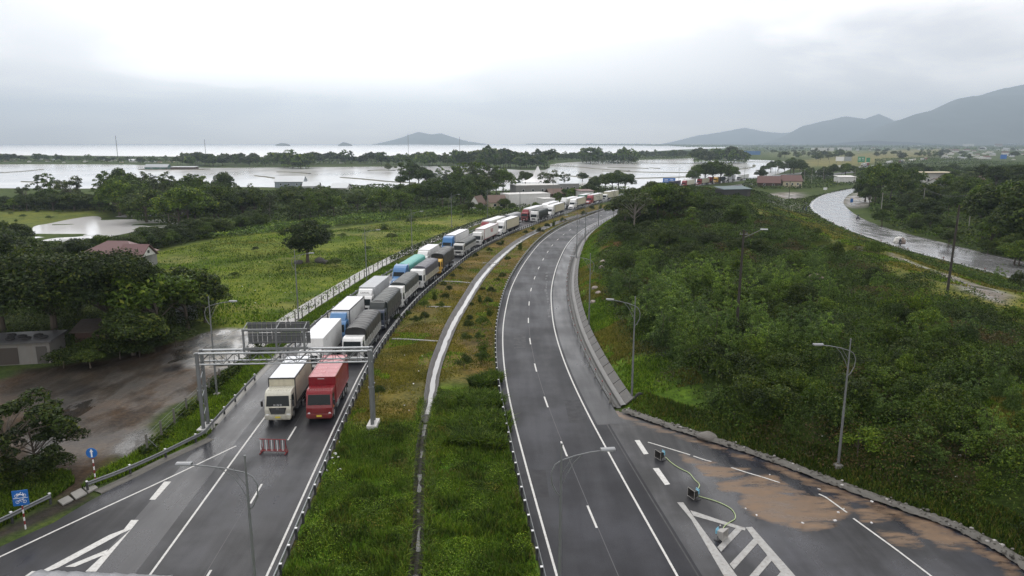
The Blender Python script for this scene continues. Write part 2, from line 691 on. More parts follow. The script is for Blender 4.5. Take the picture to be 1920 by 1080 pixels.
LAMPGLASS = M('lamp_glass', (0.7, 0.72, 0.74), 0.15, 0.2)
CHROME = M('chrome', (0.6, 0.6, 0.62), 0.18, 0.95)
BARK = M('bark', (0.085, 0.07, 0.055), 0.9, var=0.35, scale=4)
BARK_P = M('pale_bark', (0.17, 0.155, 0.13), 0.9, var=0.35, scale=4)
WOOD = M('grey_wood', (0.10, 0.085, 0.07), 0.85, var=0.35, scale=3)
L_DARK = leafmat('leaf_dark', (0.022, 0.040, 0.010), (0.046, 0.076, 0.015), (0.12, 0.14, 0.03))
L_DEEP = leafmat('leaf_deep', (0.016, 0.030, 0.009), (0.033, 0.056, 0.012), (0.09, 0.105, 0.025))
L_MID = leafmat('leaf_mid', (0.035, 0.066, 0.010), (0.074, 0.128, 0.018), (0.17, 0.21, 0.035))
L_LIGHT = leafmat('leaf_light', (0.058, 0.108, 0.028), (0.110, 0.185, 0.046), (0.22, 0.29, 0.08))
L_GREY = leafmat('leaf_grey', (0.046, 0.064, 0.030), (0.075, 0.100, 0.045), (0.13, 0.15, 0.07))
L_UNDER = leafmat('leaf_undergrowth', (0.034, 0.066, 0.010), (0.075, 0.135, 0.018), (0.15, 0.17, 0.035))
L_RUST = leafmat('leaf_rust', (0.060, 0.048, 0.022), (0.10, 0.088, 0.032), (0.16, 0.10, 0.05))
L_PALM = leafmat('leaf_palm', (0.045, 0.07, 0.022), (0.078, 0.12, 0.035), (0.15, 0.16, 0.05))
L_GRASS = leafmat('leaf_grass', (0.068, 0.132, 0.015), (0.130, 0.222, 0.024), (0.25, 0.30, 0.06), trans=0.3)
L_DRY = leafmat('leaf_dry_grass', (0.115, 0.12, 0.025), (0.175, 0.165, 0.045), (0.23, 0.20, 0.09), trans=0.3)

# ------------------------------------------------------------------ road lines (x as a function of y, metres)
CLf = curve_fn([(-12.0, 5), (-13.6, 20), (-14.75, 38), (-16.4, 63), (-17.2, 78), (-17.2, 93), (-16.1, 115), (-14.0, 133), (-9.2, 167), (-2.0, 197),
                (7.2, 226), (19.0, 259), (25.8, 278), (100, 413), (180, 519), (325, 700), (645, 1092)])
RLf = curve_fn([(6.6, 5), (4.7, 20), (2.7, 38), (1.1, 53.1), (0.2, 62.4), (-0.6, 73), (-1.1, 84), (-1.25, 97), (-1.0, 107), (-0.3, 121.5), (1.1, 137),
                (3.8, 159), (8.5, 188), (16.5, 220), (26, 247), (43.3, 290), (118, 413), (202, 519), (350, 700), (680, 1092)])
CL = path(CLf, 14, 1092, 2.0)
RL = path(RLf, 14, 1092, 2.0)
WALL = offset(path(RLf, 64.5, 268, 1.0), 7.2 + 2.8)          # outer edge of the concrete shoulder
KERB = smooth_poly(GP([(1168, 772), (1200, 783), (1257, 803), (1340, 829), (1457, 868), (1552, 905), (1665, 947), (1790, 989), (1890, 1042), (1935, 1075), (1960, 1130), (1975, 1250)]), 0.5, 2)
OLD_L = smooth_poly(GP([(2010, 555), (1920, 530), (1840, 507), (1777, 490), (1690, 467), (1615, 442), (1565, 421), (1528, 401), (1514, 385), (1530, 370), (1565, 357), (1612, 350.5)]), 2.0, 2)
OLD_R = smooth_poly(GP([(2010, 513), (1920, 490), (1840, 473), (1777, 457), (1715, 442), (1652, 425), (1612, 408), (1588, 391), (1579, 378), (1592, 363), (1620, 353)]), 2.0, 2)
DRAIN = smooth_poly([(-5.6, 34), (-6.1, 41.5), (-6.6, 45.5), (-7.6, 53.9), (-8.0, 58.7), (-8.3, 65), (-8.4, 69.1), (-9.0, 78.2), (-8.9, 88), (-8.7, 99),
                     (-7.6, 114.7), (-6.1, 136.2), (-2.5, 162.9), (2.2, 188.5), (7.5, 208), (18, 240), (33, 272), (60, 320)], 1.0, 2)
FENCE = smooth_poly([(-30.5, 55.0), (-31.3, 66), (-31.6, 80), (-31.2, 100), (-29.4, 122), (-27.2, 143), (-23.5, 167), (-17.5, 196), (-8.5, 233), (0.5, 258), (10, 280)], 1.0, 2)

_bnd = offset(path(RLf, 64.5, 268, 1.0), 7.2 + 2.8 + 1.0)
_w = [tuple(p) for p in _bnd[::-5]]
MOUND = _w + [tuple(p) for p in KERB[::4]] + [(60, 20), (96, 60)] + [tuple(p) for p in OLD_L[::3] if p[1] > 60] + [(120, 310), (75, 318)]


OPEN = GP([(1385, 392), (1440, 392), (1500, 400), (1600, 445), (1680, 475), (1760, 500), (1990, 570), (1990, 660), (1850, 612), (1760, 588), (1690, 552), (1640, 522), (1560, 482), (1490, 446), (1420, 428)], 1.5)
GLADE = GP([(1730, 748), (1990, 730), (1990, 815), (1880, 800), (1800, 785)], 3.4)


def mound_z(x, y):
    ins = pip(x, y, MOUND)
    d1 = np.minimum(dist_line(x, y, _bnd[::4]), dist_line(x, y, KERB[::4]) - 0.9)
    d1 = np.maximum(d1, 0)
    d2 = dist_line(x, y, OLD_L[::3])
    lump = 0.75 + 0.5 * fbm(x, y, 22, 3)
    top = np.where(y > 150, 5.0, 3.4) * lump
    z = top * (1 - np.exp(-d1 / 5.0)) * sstep(0, 30, d2)
    return np.where(ins, z, 0.0)


def ground_z(x, y):
    x = np.asarray(x, float)
    y = np.asarray(y, float)
    z = np.full(x.shape, -0.07)
    near = (y > 5) & (y < 330) & (x > -40) & (x < 140)
    z[near] += mound_z(x[near], y[near])
    tr = (y > 30) & (y < 330) & (x > -14) & (x < 70)
    if tr.any():
        d = dist_line(x[tr], y[tr], DRAIN[::3])
        z[tr] -= 0.85 * (1 - sstep(0.45, 0.95, d / np.interp(y[tr], [60, 66, 82, 104, 150], [.6, .62, .74, .88, 1.02])))
    # land rising to the right of the old road
    rr = (x > 95) & (y > 60) & (y < 700)
    if rr.any():
        lx = np.interp(y[rr], [60, 150, 200, 280, 330, 413, 700], [112, 113, 113, 132, 155, 210, 520])
        z[rr] += 7.0 * sstep(4, 90, x[rr] - lx)
    # rough ground off the road
    lf = (x < -34) & (x > -200) & (y > 40) & (y < 400)
    z[lf] += 0.5 * (fbm(x[lf], y[lf], 14, 9) - 0.5) * sstep(-34, -44, x[lf])
    return z


def axis(a, b, step, lo, hi, g):
    mid = list(np.arange(a, b + 1e-6, step))
    up, s, v = [], step, mid[-1]
    while v < hi:
        s *= g
        v += s
        up.append(v)
    dn, s, v = [], step, a
    while v > lo:
        s *= g
        v -= s
        dn.append(v)
    return np.array(dn[::-1] + mid + up)


gx = axis(-62, 62, 0.55, -9600, 9600, 1.055)
gy = axis(24, 150, 0.55, -700, 13400, 1.035)
X, Y = np.meshgrid(gx, gy)
Xf, Yf = X.ravel(), Y.ravel()
Zf = ground_z(Xf, Yf)
nx, ny = len(gx), len(gy)
ii, jj = np.meshgrid(np.arange(nx - 1), np.arange(ny - 1))
a = (jj * nx + ii).ravel()
QF = np.stack([a, a + 1, a + nx + 1, a + nx], 1)

tint = np.tile(np.array([0.055, 0.080, 0.024]), (len(Xf), 1))
wet = np.zeros(len(Xf))
wob = (fbm(Xf, Yf, 6, 21) - 0.5)


def paint(mask, col):
    global tint
    tint = tint * (1 - mask[:, None]) + np.array(col) * mask[:, None]


def zone(px, col, soft=2.0, amp=3.0, wetness=None, world=False):
    global wet
    poly = px if world else GP(px)
    P = np.array(poly)
    c = (Xf > P[:, 0].min() - 8) & (Xf < P[:, 0].max() + 8) & (Yf > P[:, 1].min() - 8) & (Yf < P[:, 1].max() + 8)
    m = np.zeros(len(Xf))
    m[c] = sstep(-soft / 2, soft / 2, sdist(Xf[c], Yf[c], poly) + wob[c] * amp)
    paint(m, col)
    if wetness is not None:
        wet = wet * (1 - m) + wetness * m
    return m


zone([(255, 480), (430, 440), (640, 428), (880, 396), (960, 392), (900, 422), (820, 450), (700, 506), (560, 600), (500, 640), (440, 622), (380, 600), (320, 530)], (0.112, 0.146, 0.024), 4, 6)
zone([(-60, 398), (120, 386), (205, 384), (195, 406), (100, 420), (60, 426), (-60, 428)], (0.11, 0.135, 0.034), 6, 8)
zone([(60, 690), (200, 672), (330, 636), (400, 618), (470, 616), (505, 632), (490, 672), (400, 722), (330, 762), (270, 800), (205, 850), (190, 876), (150, 922), (112, 935), (100, 885), (40, 870), (-80, 850), (-80, 740)],
     (0.048, 0.033, 0.022), 2, 4, 0.55)
zone([(330, 640), (400, 618), (470, 616), (500, 632), (480, 672), (420, 700), (340, 690), (310, 660)], (0.20, 0.197, 0.195), 3, 5, 1.25)  # wet patch; sky reflection partly painted in as a pale grey tint
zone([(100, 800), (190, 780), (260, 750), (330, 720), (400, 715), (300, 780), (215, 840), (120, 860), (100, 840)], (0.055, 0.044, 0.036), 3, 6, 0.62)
zone([(30, 690), (260, 672), (345, 645), (340, 690), (230, 735), (120, 765), (30, 770)], (0.022, 0.017, 0.012), 3, 5, 0.5)  # shadow of the big trees painted into the ground tint
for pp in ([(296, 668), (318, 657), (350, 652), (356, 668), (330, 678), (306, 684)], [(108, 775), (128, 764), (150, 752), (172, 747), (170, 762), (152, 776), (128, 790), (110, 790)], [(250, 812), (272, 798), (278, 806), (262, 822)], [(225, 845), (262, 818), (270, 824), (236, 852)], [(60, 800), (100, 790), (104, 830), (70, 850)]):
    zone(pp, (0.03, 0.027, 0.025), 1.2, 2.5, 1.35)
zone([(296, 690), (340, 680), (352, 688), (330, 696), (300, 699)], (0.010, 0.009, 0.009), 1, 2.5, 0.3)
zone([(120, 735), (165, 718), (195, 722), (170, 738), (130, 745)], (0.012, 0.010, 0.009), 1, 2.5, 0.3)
zone([(-150, 1090), (0, 1010), (85, 975), (172, 934), (160, 916), (97, 945), (0, 990), (-150, 1050)], (0.036, 0.030, 0.024), 1, 1.0, 0.3)
mp_ = pip(Xf, Yf, GP([(255, 480), (430, 440), (640, 428), (880, 396), (960, 392), (900, 422), (820, 450), (700, 506), (560, 600), (500, 640), (440, 622), (380, 600), (320, 530)]))
paint(np.where(mp_, sstep(.50, .62, fbm(Xf, Yf, 20, 201, 4)), 0) * .75, (0.058, 0.098, 0.018))
paint(np.where(mp_, sstep(.54, .66, fbm(Xf, Yf, 15, 207, 4)), 0) * .75, (0.165, 0.175, 0.055))
# strip between guard rail and yard fence
_s = [tuple(p) for p in FENCE[:95]]
_r = [tuple(p) for p in offset(path(CLf, 50, 150, 2.0), -11.2)]
zone(_s + _r[::-1], (0.070, 0.125, 0.018), 1.0, 1.5, 0.0, True)
# concrete lane beyond the fence
# median
_a = [tuple(p) for p in offset(path(CLf, 30, 300, 3.0), 0.9)]
_b = [tuple(p) for p in offset(path(RLf, 30, 300, 3.0), -1.2)]
zone(_a + _b[::-1], (0.135, 0.105, 0.042), 0.8, 0.8, 0.0, True)
med = pip(Xf, Yf, _a + _b[::-1])
pn = fbm(Xf, Yf, 5.0, 31)
m = np.where(med, sstep(0.50, 0.66, pn), 0)
paint(m * 0.8, (0.135, 0.095, 0.050))
m = np.where(med, sstep(0.52, 0.68, fbm(Xf, Yf, 7.0, 37)), 0)
paint(m * 0.5, (0.105, 0.120, 0.030))
dd = np.full(len(Xf), 99.0)
dd[med] = dist_line(Xf[med], Yf[med], DRAIN[::4])
rgt = med & (Xf > np.interp(Yf, DRAIN[:, 1], DRAIN[:, 0]))
lush = np.where(rgt, sstep(74, 69, Yf + wob * 5), np.where(med, sstep(64, 58, Yf + wob * 6), 0))
paint(lush, (0.070, 0.148, 0.013))
# the hill
mi = np.zeros(len(Xf))
c = (Yf > 5) & (Yf < 330) & (Xf > 5) & (Xf < 140)
mi[c] = pip(Xf[c], Yf[c], MOUND)
paint(mi, (0.038, 0.062, 0.015))
db = np.full(len(Xf), 99.0)
db[c] = np.minimum(dist_line(Xf[c], Yf[c], _bnd[::4]), 99)
paint(mi * sstep(9.5, 5.5, db + wob * 3), (0.090, 0.155, 0.020))
paint(mi * sstep(10, 9, db) * sstep(4.0, 5.5, db + wob * 4) * sstep(0.46, 0.56, fbm(Xf, Yf, 9, 44)) * 0.85 * sstep(82, 92, Yf), (0.17, 0.105, 0.055))
d2 = np.full(len(Xf), 99.0)
d2[c] = dist_line(Xf[c], Yf[c], OLD_L[::3])
paint(mi * sstep(34, 22, d2 + wob * 10), (0.105, 0.120, 0.032))
zone(OPEN, (0.125, 0.135, 0.030), 5, 8, world=True)
zone(GLADE, (0.13, 0.14, 0.03), 3, 5, world=True)
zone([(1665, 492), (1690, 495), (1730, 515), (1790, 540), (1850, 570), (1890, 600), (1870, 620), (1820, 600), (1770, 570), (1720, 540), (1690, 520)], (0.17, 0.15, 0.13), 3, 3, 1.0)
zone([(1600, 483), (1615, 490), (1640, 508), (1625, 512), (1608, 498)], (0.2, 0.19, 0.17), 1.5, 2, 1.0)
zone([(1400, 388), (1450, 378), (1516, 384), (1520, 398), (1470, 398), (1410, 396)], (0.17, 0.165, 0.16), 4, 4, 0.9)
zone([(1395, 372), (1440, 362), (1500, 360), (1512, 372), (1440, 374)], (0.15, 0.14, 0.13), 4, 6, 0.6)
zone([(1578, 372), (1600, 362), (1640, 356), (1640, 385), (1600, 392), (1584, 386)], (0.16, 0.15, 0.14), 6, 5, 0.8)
# far plain
zone([(1430, 318), (1470, 304), (1560, 292), (1700, 280), (1800, 279), (1770, 290), (1690, 300), (1600, 310)], (0.17, 0.165, 0.07), 40, 60)
zone([(1440, 286), (1500, 282), (1640, 283), (1600, 290), (1470, 296)], (0.13, 0.15, 0.06), 60, 60)
zone([(0, 277), (150, 276), (300, 277), (100, 279), (0, 284)], (0.05, 0.07, 0.03), 40, 40)
rv = 0.82 + 0.36 * fbm(Xf, Yf, 3.2, 51)
tint *= rv[:, None]

gm, t, b = new_mat('ground_soil_and_grass')
at = N(t, 'ShaderNodeAttribute', attribute_name='tint')
ge = N(t, 'ShaderNodeNewGeometry')
n1 = N(t, 'ShaderNodeTexNoise', Scale=2.6, Detail=7.0, Roughness=0.68)
t.links.new(ge.outputs['Position'], n1.inputs[0])
n2 = N(t, 'ShaderNodeTexNoise', Scale=0.35, Detail=6.0, Roughness=0.62)
t.links.new(ge.outputs['Position'], n2.inputs[0])
n3 = N(t, 'ShaderNodeTexNoise', Scale=0.06, Detail=5.0, Roughness=0.6)
t.links.new(ge.outputs['Position'], n3.inputs[0])
c = mixrgb(t, 1.0, at.outputs['Color'], ramp(t, n1.outputs[0], [(0.28, (0.45, 0.47, 0.5)), (0.5, (1, 1, 1)), (0.72, (1.5, 1.4, 1.15))]), 'MULTIPLY')
c = mixrgb(t, 1.0, c, ramp(t, n2.outputs[0], [(0.3, (0.6, 0.66, 0.68)), (0.5, (1, 1, 1)), (0.7, (1.35, 1.22, 1.0))]), 'MULTIPLY')
c = mixrgb(t, 1.0, c, ramp(t, n3.outputs[0], [(0.3, (0.75, 0.8, 0.8)), (0.5, (1, 1, 1)), (0.7, (1.25, 1.12, 0.95))]), 'MULTIPLY')
t.links.new(c, b.inputs['Base Color'])
mpn = N(t, 'ShaderNodeMapping')
mpn.inputs['Rotation'].default_value = (0, 0, 0.5)
mpn.inputs['Scale'].default_value = (0.30, 0.12, 1)
t.links.new(ge.outputs['Position'], mpn.inputs[0])
n4 = N(t, 'ShaderNodeTexNoise', Scale=1.0, Detail=6.0, Roughness=0.6)
t.links.new(mpn.outputs[0], n4.inputs[0])
wv = math_node(t, 'MULTIPLY', at.outputs['Alpha'], ramp(t, n4.outputs[0], [(0.40, 0.25), (0.58, 1.0)]), True)
t.links.new(ramp(t, wv, [(0.1, 0.95), (0.55, 0.42), (0.85, 0.14)]), b.inputs['Roughness'])
t.links.new(ramp(t, wv, [(0.0, 0.05), (0.6, 0.35), (0.95, 0.85)]), b.inputs['Specular IOR Level'])
bp = N(t, 'ShaderNodeBump', Strength=0.7, Distance=0.12)
t.links.new(n1.outputs[0], bp.inputs['Height'])
bst = ramp(t, wv, [(0.3, 0.75), (0.8, 0.06)])
t.links.new(bst, bp.inputs['Strength'])
t.links.new(bp.outputs[0], b.inputs['Normal'])
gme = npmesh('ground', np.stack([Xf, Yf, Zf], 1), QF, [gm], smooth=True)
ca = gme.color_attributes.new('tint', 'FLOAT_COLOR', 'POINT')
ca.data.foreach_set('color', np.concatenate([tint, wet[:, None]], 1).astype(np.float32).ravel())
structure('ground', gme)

# ------------------------------------------------------------------ water
W_FIELD = water_mat('flood_water', (0.80, 0.79, 0.78), 0.12, 0.10, 0.9, (1, 0.35, 1), 1.0)  # near-white base colour holds part of the sky reflection
W_SEA = water_mat('sea_water', (0.64, 0.66, 0.68), 0.32, 0.5, 0.12, (0.5, 1.0, 1), 1.0)  # base colour paler than sea water, with sky glare painted in
W_PUD = water_mat('puddle_water', (0.10, 0.085, 0.07), 0.05, 0.03, 2.0, (1, 1, 1), 0.6)
sea_px = [(-900, 270.3), (-300, 270.3), (300, 270.2), (700, 270.2), (1000, 270.6), (1150, 272), (1290, 273), (1400, 274.5), (1372, 278), (1290, 279.5), (1235, 283), (1140, 290),
          (1040, 288), (900, 294), (600, 296), (400, 294), (250, 293), (80, 291), (-200, 292), (-900, 292)]
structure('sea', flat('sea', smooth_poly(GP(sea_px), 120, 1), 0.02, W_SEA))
fld = [(-700, 309), (-200, 308), (0, 308), (150, 308), (275, 309), (345, 314), (400, 315), (520, 314), (640, 313), (760, 312), (870, 312), (960, 318), (1000, 320), (1030, 318), (1032, 307), (1087, 303),
       (1197, 300), (1267, 298), (1305, 296.5), (1400, 299), (1470, 302), (1500, 308), (1480, 318), (1450, 330), (1390, 334), (1330, 345), (1280, 352), (1180, 356), (1090, 350), (1000, 352), (930, 360), (860, 352),
       (700, 352), (560, 352), (420, 350), (300, 353), (150, 354), (0, 353), (-300, 352), (-700, 350)]
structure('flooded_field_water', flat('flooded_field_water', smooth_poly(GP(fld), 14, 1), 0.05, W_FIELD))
pond = [(62, 436), (60, 424), (90, 420), (130, 411), (180, 404), (192, 409), (186, 414), (225, 411), (305, 412), (360, 410), (352, 420), (325, 427), (250, 435), (217, 442), (180, 448), (125, 451), (68, 453)]
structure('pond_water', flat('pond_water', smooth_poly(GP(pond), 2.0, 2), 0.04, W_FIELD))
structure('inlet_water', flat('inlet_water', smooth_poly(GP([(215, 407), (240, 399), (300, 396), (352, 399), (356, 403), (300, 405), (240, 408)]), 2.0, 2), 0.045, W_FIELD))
structure('track_puddle_water', flat('track_puddle_water', smooth_poly(GP([(1672, 496), (1686, 500), (1722, 520), (1770, 545), (1812, 560), (1846, 585), (1832, 588), (1786, 570), (1735, 545), (1700, 522)], 0.5), 0.6, 2), 0.55, W_PUD))

# dikes across the flooded fields
SOILV = M('dike_soil', (0.075, 0.075, 0.04), 0.9, var=0.5, scale=0.3)


def dike(px, wd=1.6, hh=0.5):
    P = smooth_poly(GP(px), 6.0, 1)
    P = P + (RNG.random(P.shape) - 0.5) * 1.2
    return tag(part('field_dike', sweep_mesh('field_dike', P, [(-wd, -0.05), (-wd * .5, hh), (wd * .5, hh * 0.9), (wd, -0.05)], SOILV, smooth=True)), kind='structure')


for px, wd in [([(40, 341), (100, 343), (135, 345)], 1.2), ([(480, 330), (500, 332), (530, 337)], 1.5), ([(520, 323), (545, 323), (580, 326)], 2.4), ([(640, 333), (690, 337), (740, 342), (780, 343)], 1.6),
               ([(690, 320), (720, 319), (738, 320)], 2.6), ([(1032, 311), (1080, 313), (1130, 318), (1180, 321)], 1.8), ([(1140, 314), (1180, 315), (1215, 316)], 2.2), ([(1130, 321), (1200, 323), (1290, 324), (1330, 324)], 1.6),
               ([(1180, 335), (1230, 334), (1290, 332)], 1.6), ([(1220, 315), (1235, 316)], 2.0), ([(1395, 303), (1430, 304), (1480, 304)], 1.5), ([(1385, 318), (1400, 316), (1415, 313), (1413, 309)], 1.6),
               ([(1455, 312), (1470, 309), (1490, 308)], 1.6), ([(860, 325), (880, 327), (930, 328)], 1.6), ([(1060, 330), (1090, 332), (1150, 336)], 2.0), ([(80, 318), (40, 322), (0, 324)], 1.0), ([(200, 332), (260, 334), (300, 338)], 1.0), ([(1160, 304), (1200, 306), (1300, 307)], 1.4)]:
    dike(px, wd)

# ------------------------------------------------------------------ roads
structure('old_road', npmesh('old_road', *(lambda L, R: (np.concatenate([np.c_[L, np.full(len(L), 0.03)], np.c_[R, np.full(len(R), 0.03)]]),
          np.array([(i, len(L) + i, len(L) + i + 1, i + 1) for i in range(len(L) - 1)])))(resample(OLD_L, 1)[np.linspace(0, len(resample(OLD_L, 1)) - 1, 160).astype(int)], resample(OLD_R, 1)[np.linspace(0, len(resample(OLD_R, 1)) - 1, 160).astype(int)]), [A_OLD]))
structure('branch_road', flat('branch_road', smooth_poly(GP([(1520, 402), (1470, 393), (1430, 392), (1380, 394), (1380, 387), (1440, 384), (1512, 379)]), 2, 1), 0.02, A_OLD))
structure('road_marking', sweep_mesh('road_marking', offset(OLD_L[4:-30], 0.9), [(-0.09, 0.036), (0.09, 0.036)], PAINT))
structure('road_marking', sweep_mesh('road_marking', offset(OLD_R[4:40], -1.6), [(-0.09, 0.036), (0.09, 0.036)], PAINT_OLD))

structure('left_carriageway', sweep_mesh('left_carriageway', CL, [(-8.0, 0.0), (-3.5, 0.0), (0.75, 0.0)], A_ROAD_L))
structure('road_shoulder', sweep_mesh('road_shoulder', CL, [(-10.9, 0.0), (-9.4, 0.0), (-8.0, 0.0)], A_SHOULDER))
structure('right_carriageway', sweep_mesh('right_carriageway', RL, [(-0.9, 0.0), (3.6, 0.0), (8.7, 0.0)], A_ROAD))
# merging lane, lower left
mg = GP([(400, 818), (372, 836), (330, 852), (300, 868), (235, 903), (170, 938), (100, 980), (0, 1025), (-120, 1085), (-350, 1200), (60, 1500), (420, 1200), (300, 1075), (425, 860)])
structure('merging_lane', flat('merging_lane', mg, -0.006, A_ROAD_L))


def line(P, o, wd=0.15, z=0.005, m=PAINT):
    structure('road_marking', sweep_mesh('road_marking', offset(P, o), [(-wd / 2, z), (wd / 2, z)], m))


def poly_mark(px, m=PAINT, z=0.006):
    structure('road_marking', flat('road_marking', GP(px), z, m))


line(CL, 0.0)
line(CL, -7.05)
line(RL, 0.0)
line(RL[:2 * 130], 7.2)
DASH = offset(path(CLf, 14, 700, 0.1), -3.55)
s = np.arange(len(DASH)) * 0.1
i0 = np.argmin(abs(DASH[:, 1] - 46.7))
for k in range(-3, 4):
    a = int(i0 + k * 111)
    if a > 2:
        structure('road_marking', sweep_mesh('road_marking', DASH[a:a + 31:5], [(-.075, .005), (.075, .005)], PAINT))
DASH = offset(path(RLf, 14, 560, 0.1), 3.6)
i0 = np.argmin(abs(DASH[:, 1] - 44.9 + 1.5))
for k in range(-2, 36):
    a = int(i0 + k * 112)
    if 2 < a < len(DASH) - 40:
        structure('road_marking', sweep_mesh('road_marking', DASH[a:a + 31:5], [(-.075, .005), (.075, .005)], PAINT))
SEAM = M('asphalt_seam', (0.010, 0.010, 0.012), .5, var=.3)
SEAM_L = M('asphalt_seam_pale', (0.06, 0.06, 0.065), .6, var=.3)
for P_, o_, w_, z_, m_ in ((RL[:140], 3.68, .05, .003, SEAM_L), (RL[:30], 8.45, .10, .003, SEAM), (CL[:160], -7.62, .75, .002, A_ROAD_L), (CL[:100], -3.75, .04, .003, SEAM_L)):
    structure('road_seam', sweep_mesh('road_seam', offset(P_, o_), [(-w_ / 2, z_), (w_ / 2, z_)], m_))
rng = np.random.default_rng(8)
for k in range(16):
    py = 512 + k * 5.4
    px = 1027 - 3.5 * math.sin(k * .35) + rng.normal() * 1.2
    x_, y_ = G(px, py)
    w_, l_ = .10 + .22 * rng.random(), .4 + .9 * rng.random()
    structure('road_scuff', flat('road_scuff', [(x_ - w_, y_ - l_), (x_ + w_ * .6, y_ - l_ * .7), (x_ + w_, y_ + l_ * .8), (x_ - w_ * .5, y_ + l_)], .004, SEAM_L))
for px, py, w_, l_ in [(1000, 905, 1.1, 2.2), (1080, 770, .9, 3.0), (975, 640, .8, 3.5)]:
    x_, y_ = G(px, py)
    structure('road_patch', flat('road_patch', [(x_ - w_, y_ - l_), (x_ + w_, y_ - l_ * 1.05), (x_ + w_ * .95, y_ + l_), (x_ - w_ * 1.05, y_ + l_ * .95)], .002, M('patched_asphalt', (.0185, .019, .023), .5, var=.3, spec=.14)))
# merging lane markings
P = resample(GP([(443, 836), (380, 866), (300, 904), (200, 950), (100, 997), (0, 1044), (-120, 1101)]), 1.0)
structure('road_marking', sweep_mesh('road_marking', P, [(-.08, .007), (.08, .007)], PAINT))
poly_mark([(308, 903), (321, 903), (291, 937), (280, 937)])
poly_mark([(246, 975), (260, 975), (246, 992), (228, 1000), (110, 1064), (72, 1078), (66, 1077), (205, 1003), (232, 993)])
poly_mark([(246, 992), (258, 978), (180, 1072), (160, 1072)], z=0.011)
poly_mark([(203, 1030), (196, 1040), (140, 1063), (122, 1063)], z=0.009)
poly_mark([(60, 1071), (76, 1071), (100, 1083), (20, 1110), (40, 1085)], z=0.008)
# right hand markings
poly_mark([(1190, 825.5), (1199, 825), (1216, 851), (1207, 852)])
poly_mark([(1224, 878), (1235, 877.5), (1256.5, 908), (1247, 909.5)])
poly_mark([(1269.5, 942), (1281, 942), (1300, 968), (1393, 1095), (1366, 1095), (1296, 974)], PAINT_OLD)
poly_mark([(1294, 957), (1305, 960), (1352, 976), (1398, 990), (1397, 995), (1378, 990), (1345, 980), (1300, 967)], PAINT_OLD, 0.009)
poly_mark([(1398, 989), (1410, 988), (1500, 1090), (1530, 1125), (1506, 1125), (1414, 1011)], PAINT_OLD, 0.012)
for q in ([(1380, 990), (1391, 994), (1352, 1035), (1345, 1026)], [(1414, 1009), (1424, 1015), (1376, 1068), (1368, 1058)], [(1440, 1040), (1450, 1048), (1412, 1092), (1402, 1084)], [(1466, 1070), (1478, 1078), (1440, 1122), (1430, 1112)]):
    poly_mark(q, PAINT_OLD, 0.015)
for q in ([(1215, 829), (1255, 841), (1294, 853)], [(1300, 855), (1320, 862), (1334, 865.5)], [(1371, 876.5), (1400, 886), (1428, 894), (1462, 905)], [(1535, 926), (1548, 932), (1562, 942), (1588, 961)], [(1600, 972), (1680, 1030), (1747, 1081), (1800, 1122)]):
    structure('road_marking', sweep_mesh('road_marking', resample(GP(q), 0.6), [(-.07, .007), (.07, .007)], PAINT))

# apron with washed-out sand
ax = np.arange(6.5, 36, 0.3)
ay = np.arange(26, 65.5, 0.3)
XX, YY = np.meshgrid(ax, ay)
sands = [[(1275, 853), (1283, 850), (1300, 860), (1320, 866), (1350, 869), (1320, 871), (1290, 868)], [(1308, 875), (1340, 872), (1375, 880), (1412, 875), (1400, 885), (1385, 891), (1350, 898), (1325, 893)],
         [(1346, 906), (1380, 898), (1420, 892), (1450, 889), (1468, 904), (1490, 918), (1520, 928), (1560, 934), (1602, 944), (1590, 965), (1560, 986), (1525, 997), (1495, 993), (1450, 981), (1415, 966), (1388, 946), (1384, 936), (1395, 926), (1375, 923), (1350, 919)],
         [(1608, 955), (1640, 949), (1678, 966), (1662, 981), (1620, 979)], [(1643, 993), (1665, 994), (1700, 1002), (1742, 1015), (1700, 1022), (1665, 1016)], [(1680, 972), (1735, 983), (1790, 1008), (1815, 1032), (1770, 1032), (1738, 1010)]]
sv = np.zeros(XX.shape)
for q in sands:
    sv = np.maximum(sv, np.clip(0.5 + sdist(XX, YY, smooth_poly(GP(q), 0.5, 1)) / 1.1, 0, 1))
dk = dist_line(XX, YY, KERB[::2])
sv = np.maximum(sv, np.clip(0.80 - abs(dk - 0.9) / 1.5, 0, 1) * (0.45 + 0.9 * fbm(XX, YY, 5, 61)))
apoly = [tuple(p) for p in offset(path(RLf, 24, 64.6, 1.5), 7.9)] + [tuple(p) for p in KERB if p[1] > 24]
nxa, nya = len(ax), len(ay)
ii, jj = np.meshgrid(np.arange(nxa - 1), np.arange(nya - 1))
cin = pip((XX[:-1, :-1] + .15), (YY[:-1, :-1] + .15), apoly)
a = (jj * nxa + ii)[cin]
QA = np.stack([a, a + 1, a + nxa + 1, a + nxa], 1)
ame = npmesh('parking_apron', np.stack([XX.ravel(), YY.ravel(), np.full(XX.size, -0.008)], 1), QA, [A_APRON])
at_ = ame.attributes.new('sand', 'FLOAT', 'POINT')
at_.data.foreach_set('value', sv.ravel().astype(np.float32))
structure('roadside_apron', ame)

# kerb of rough stones along the apron
prof = [(-0.45, -0.05), (-0.42, 0.16), (-0.25, 0.25), (0.05, 0.30), (0.35, 0.26), (0.5, 0.1)]
kp = offset(KERB, -0.25)
V, Fk = sweep(resample(kp, 0.22), prof)
V += (RNG.random(V.shape) - 0.5) * np.array([0.10, 0.10, 0.14])
structure('stone_kerb', npmesh('stone_kerb', V, Fk, [STONE], smooth=True))

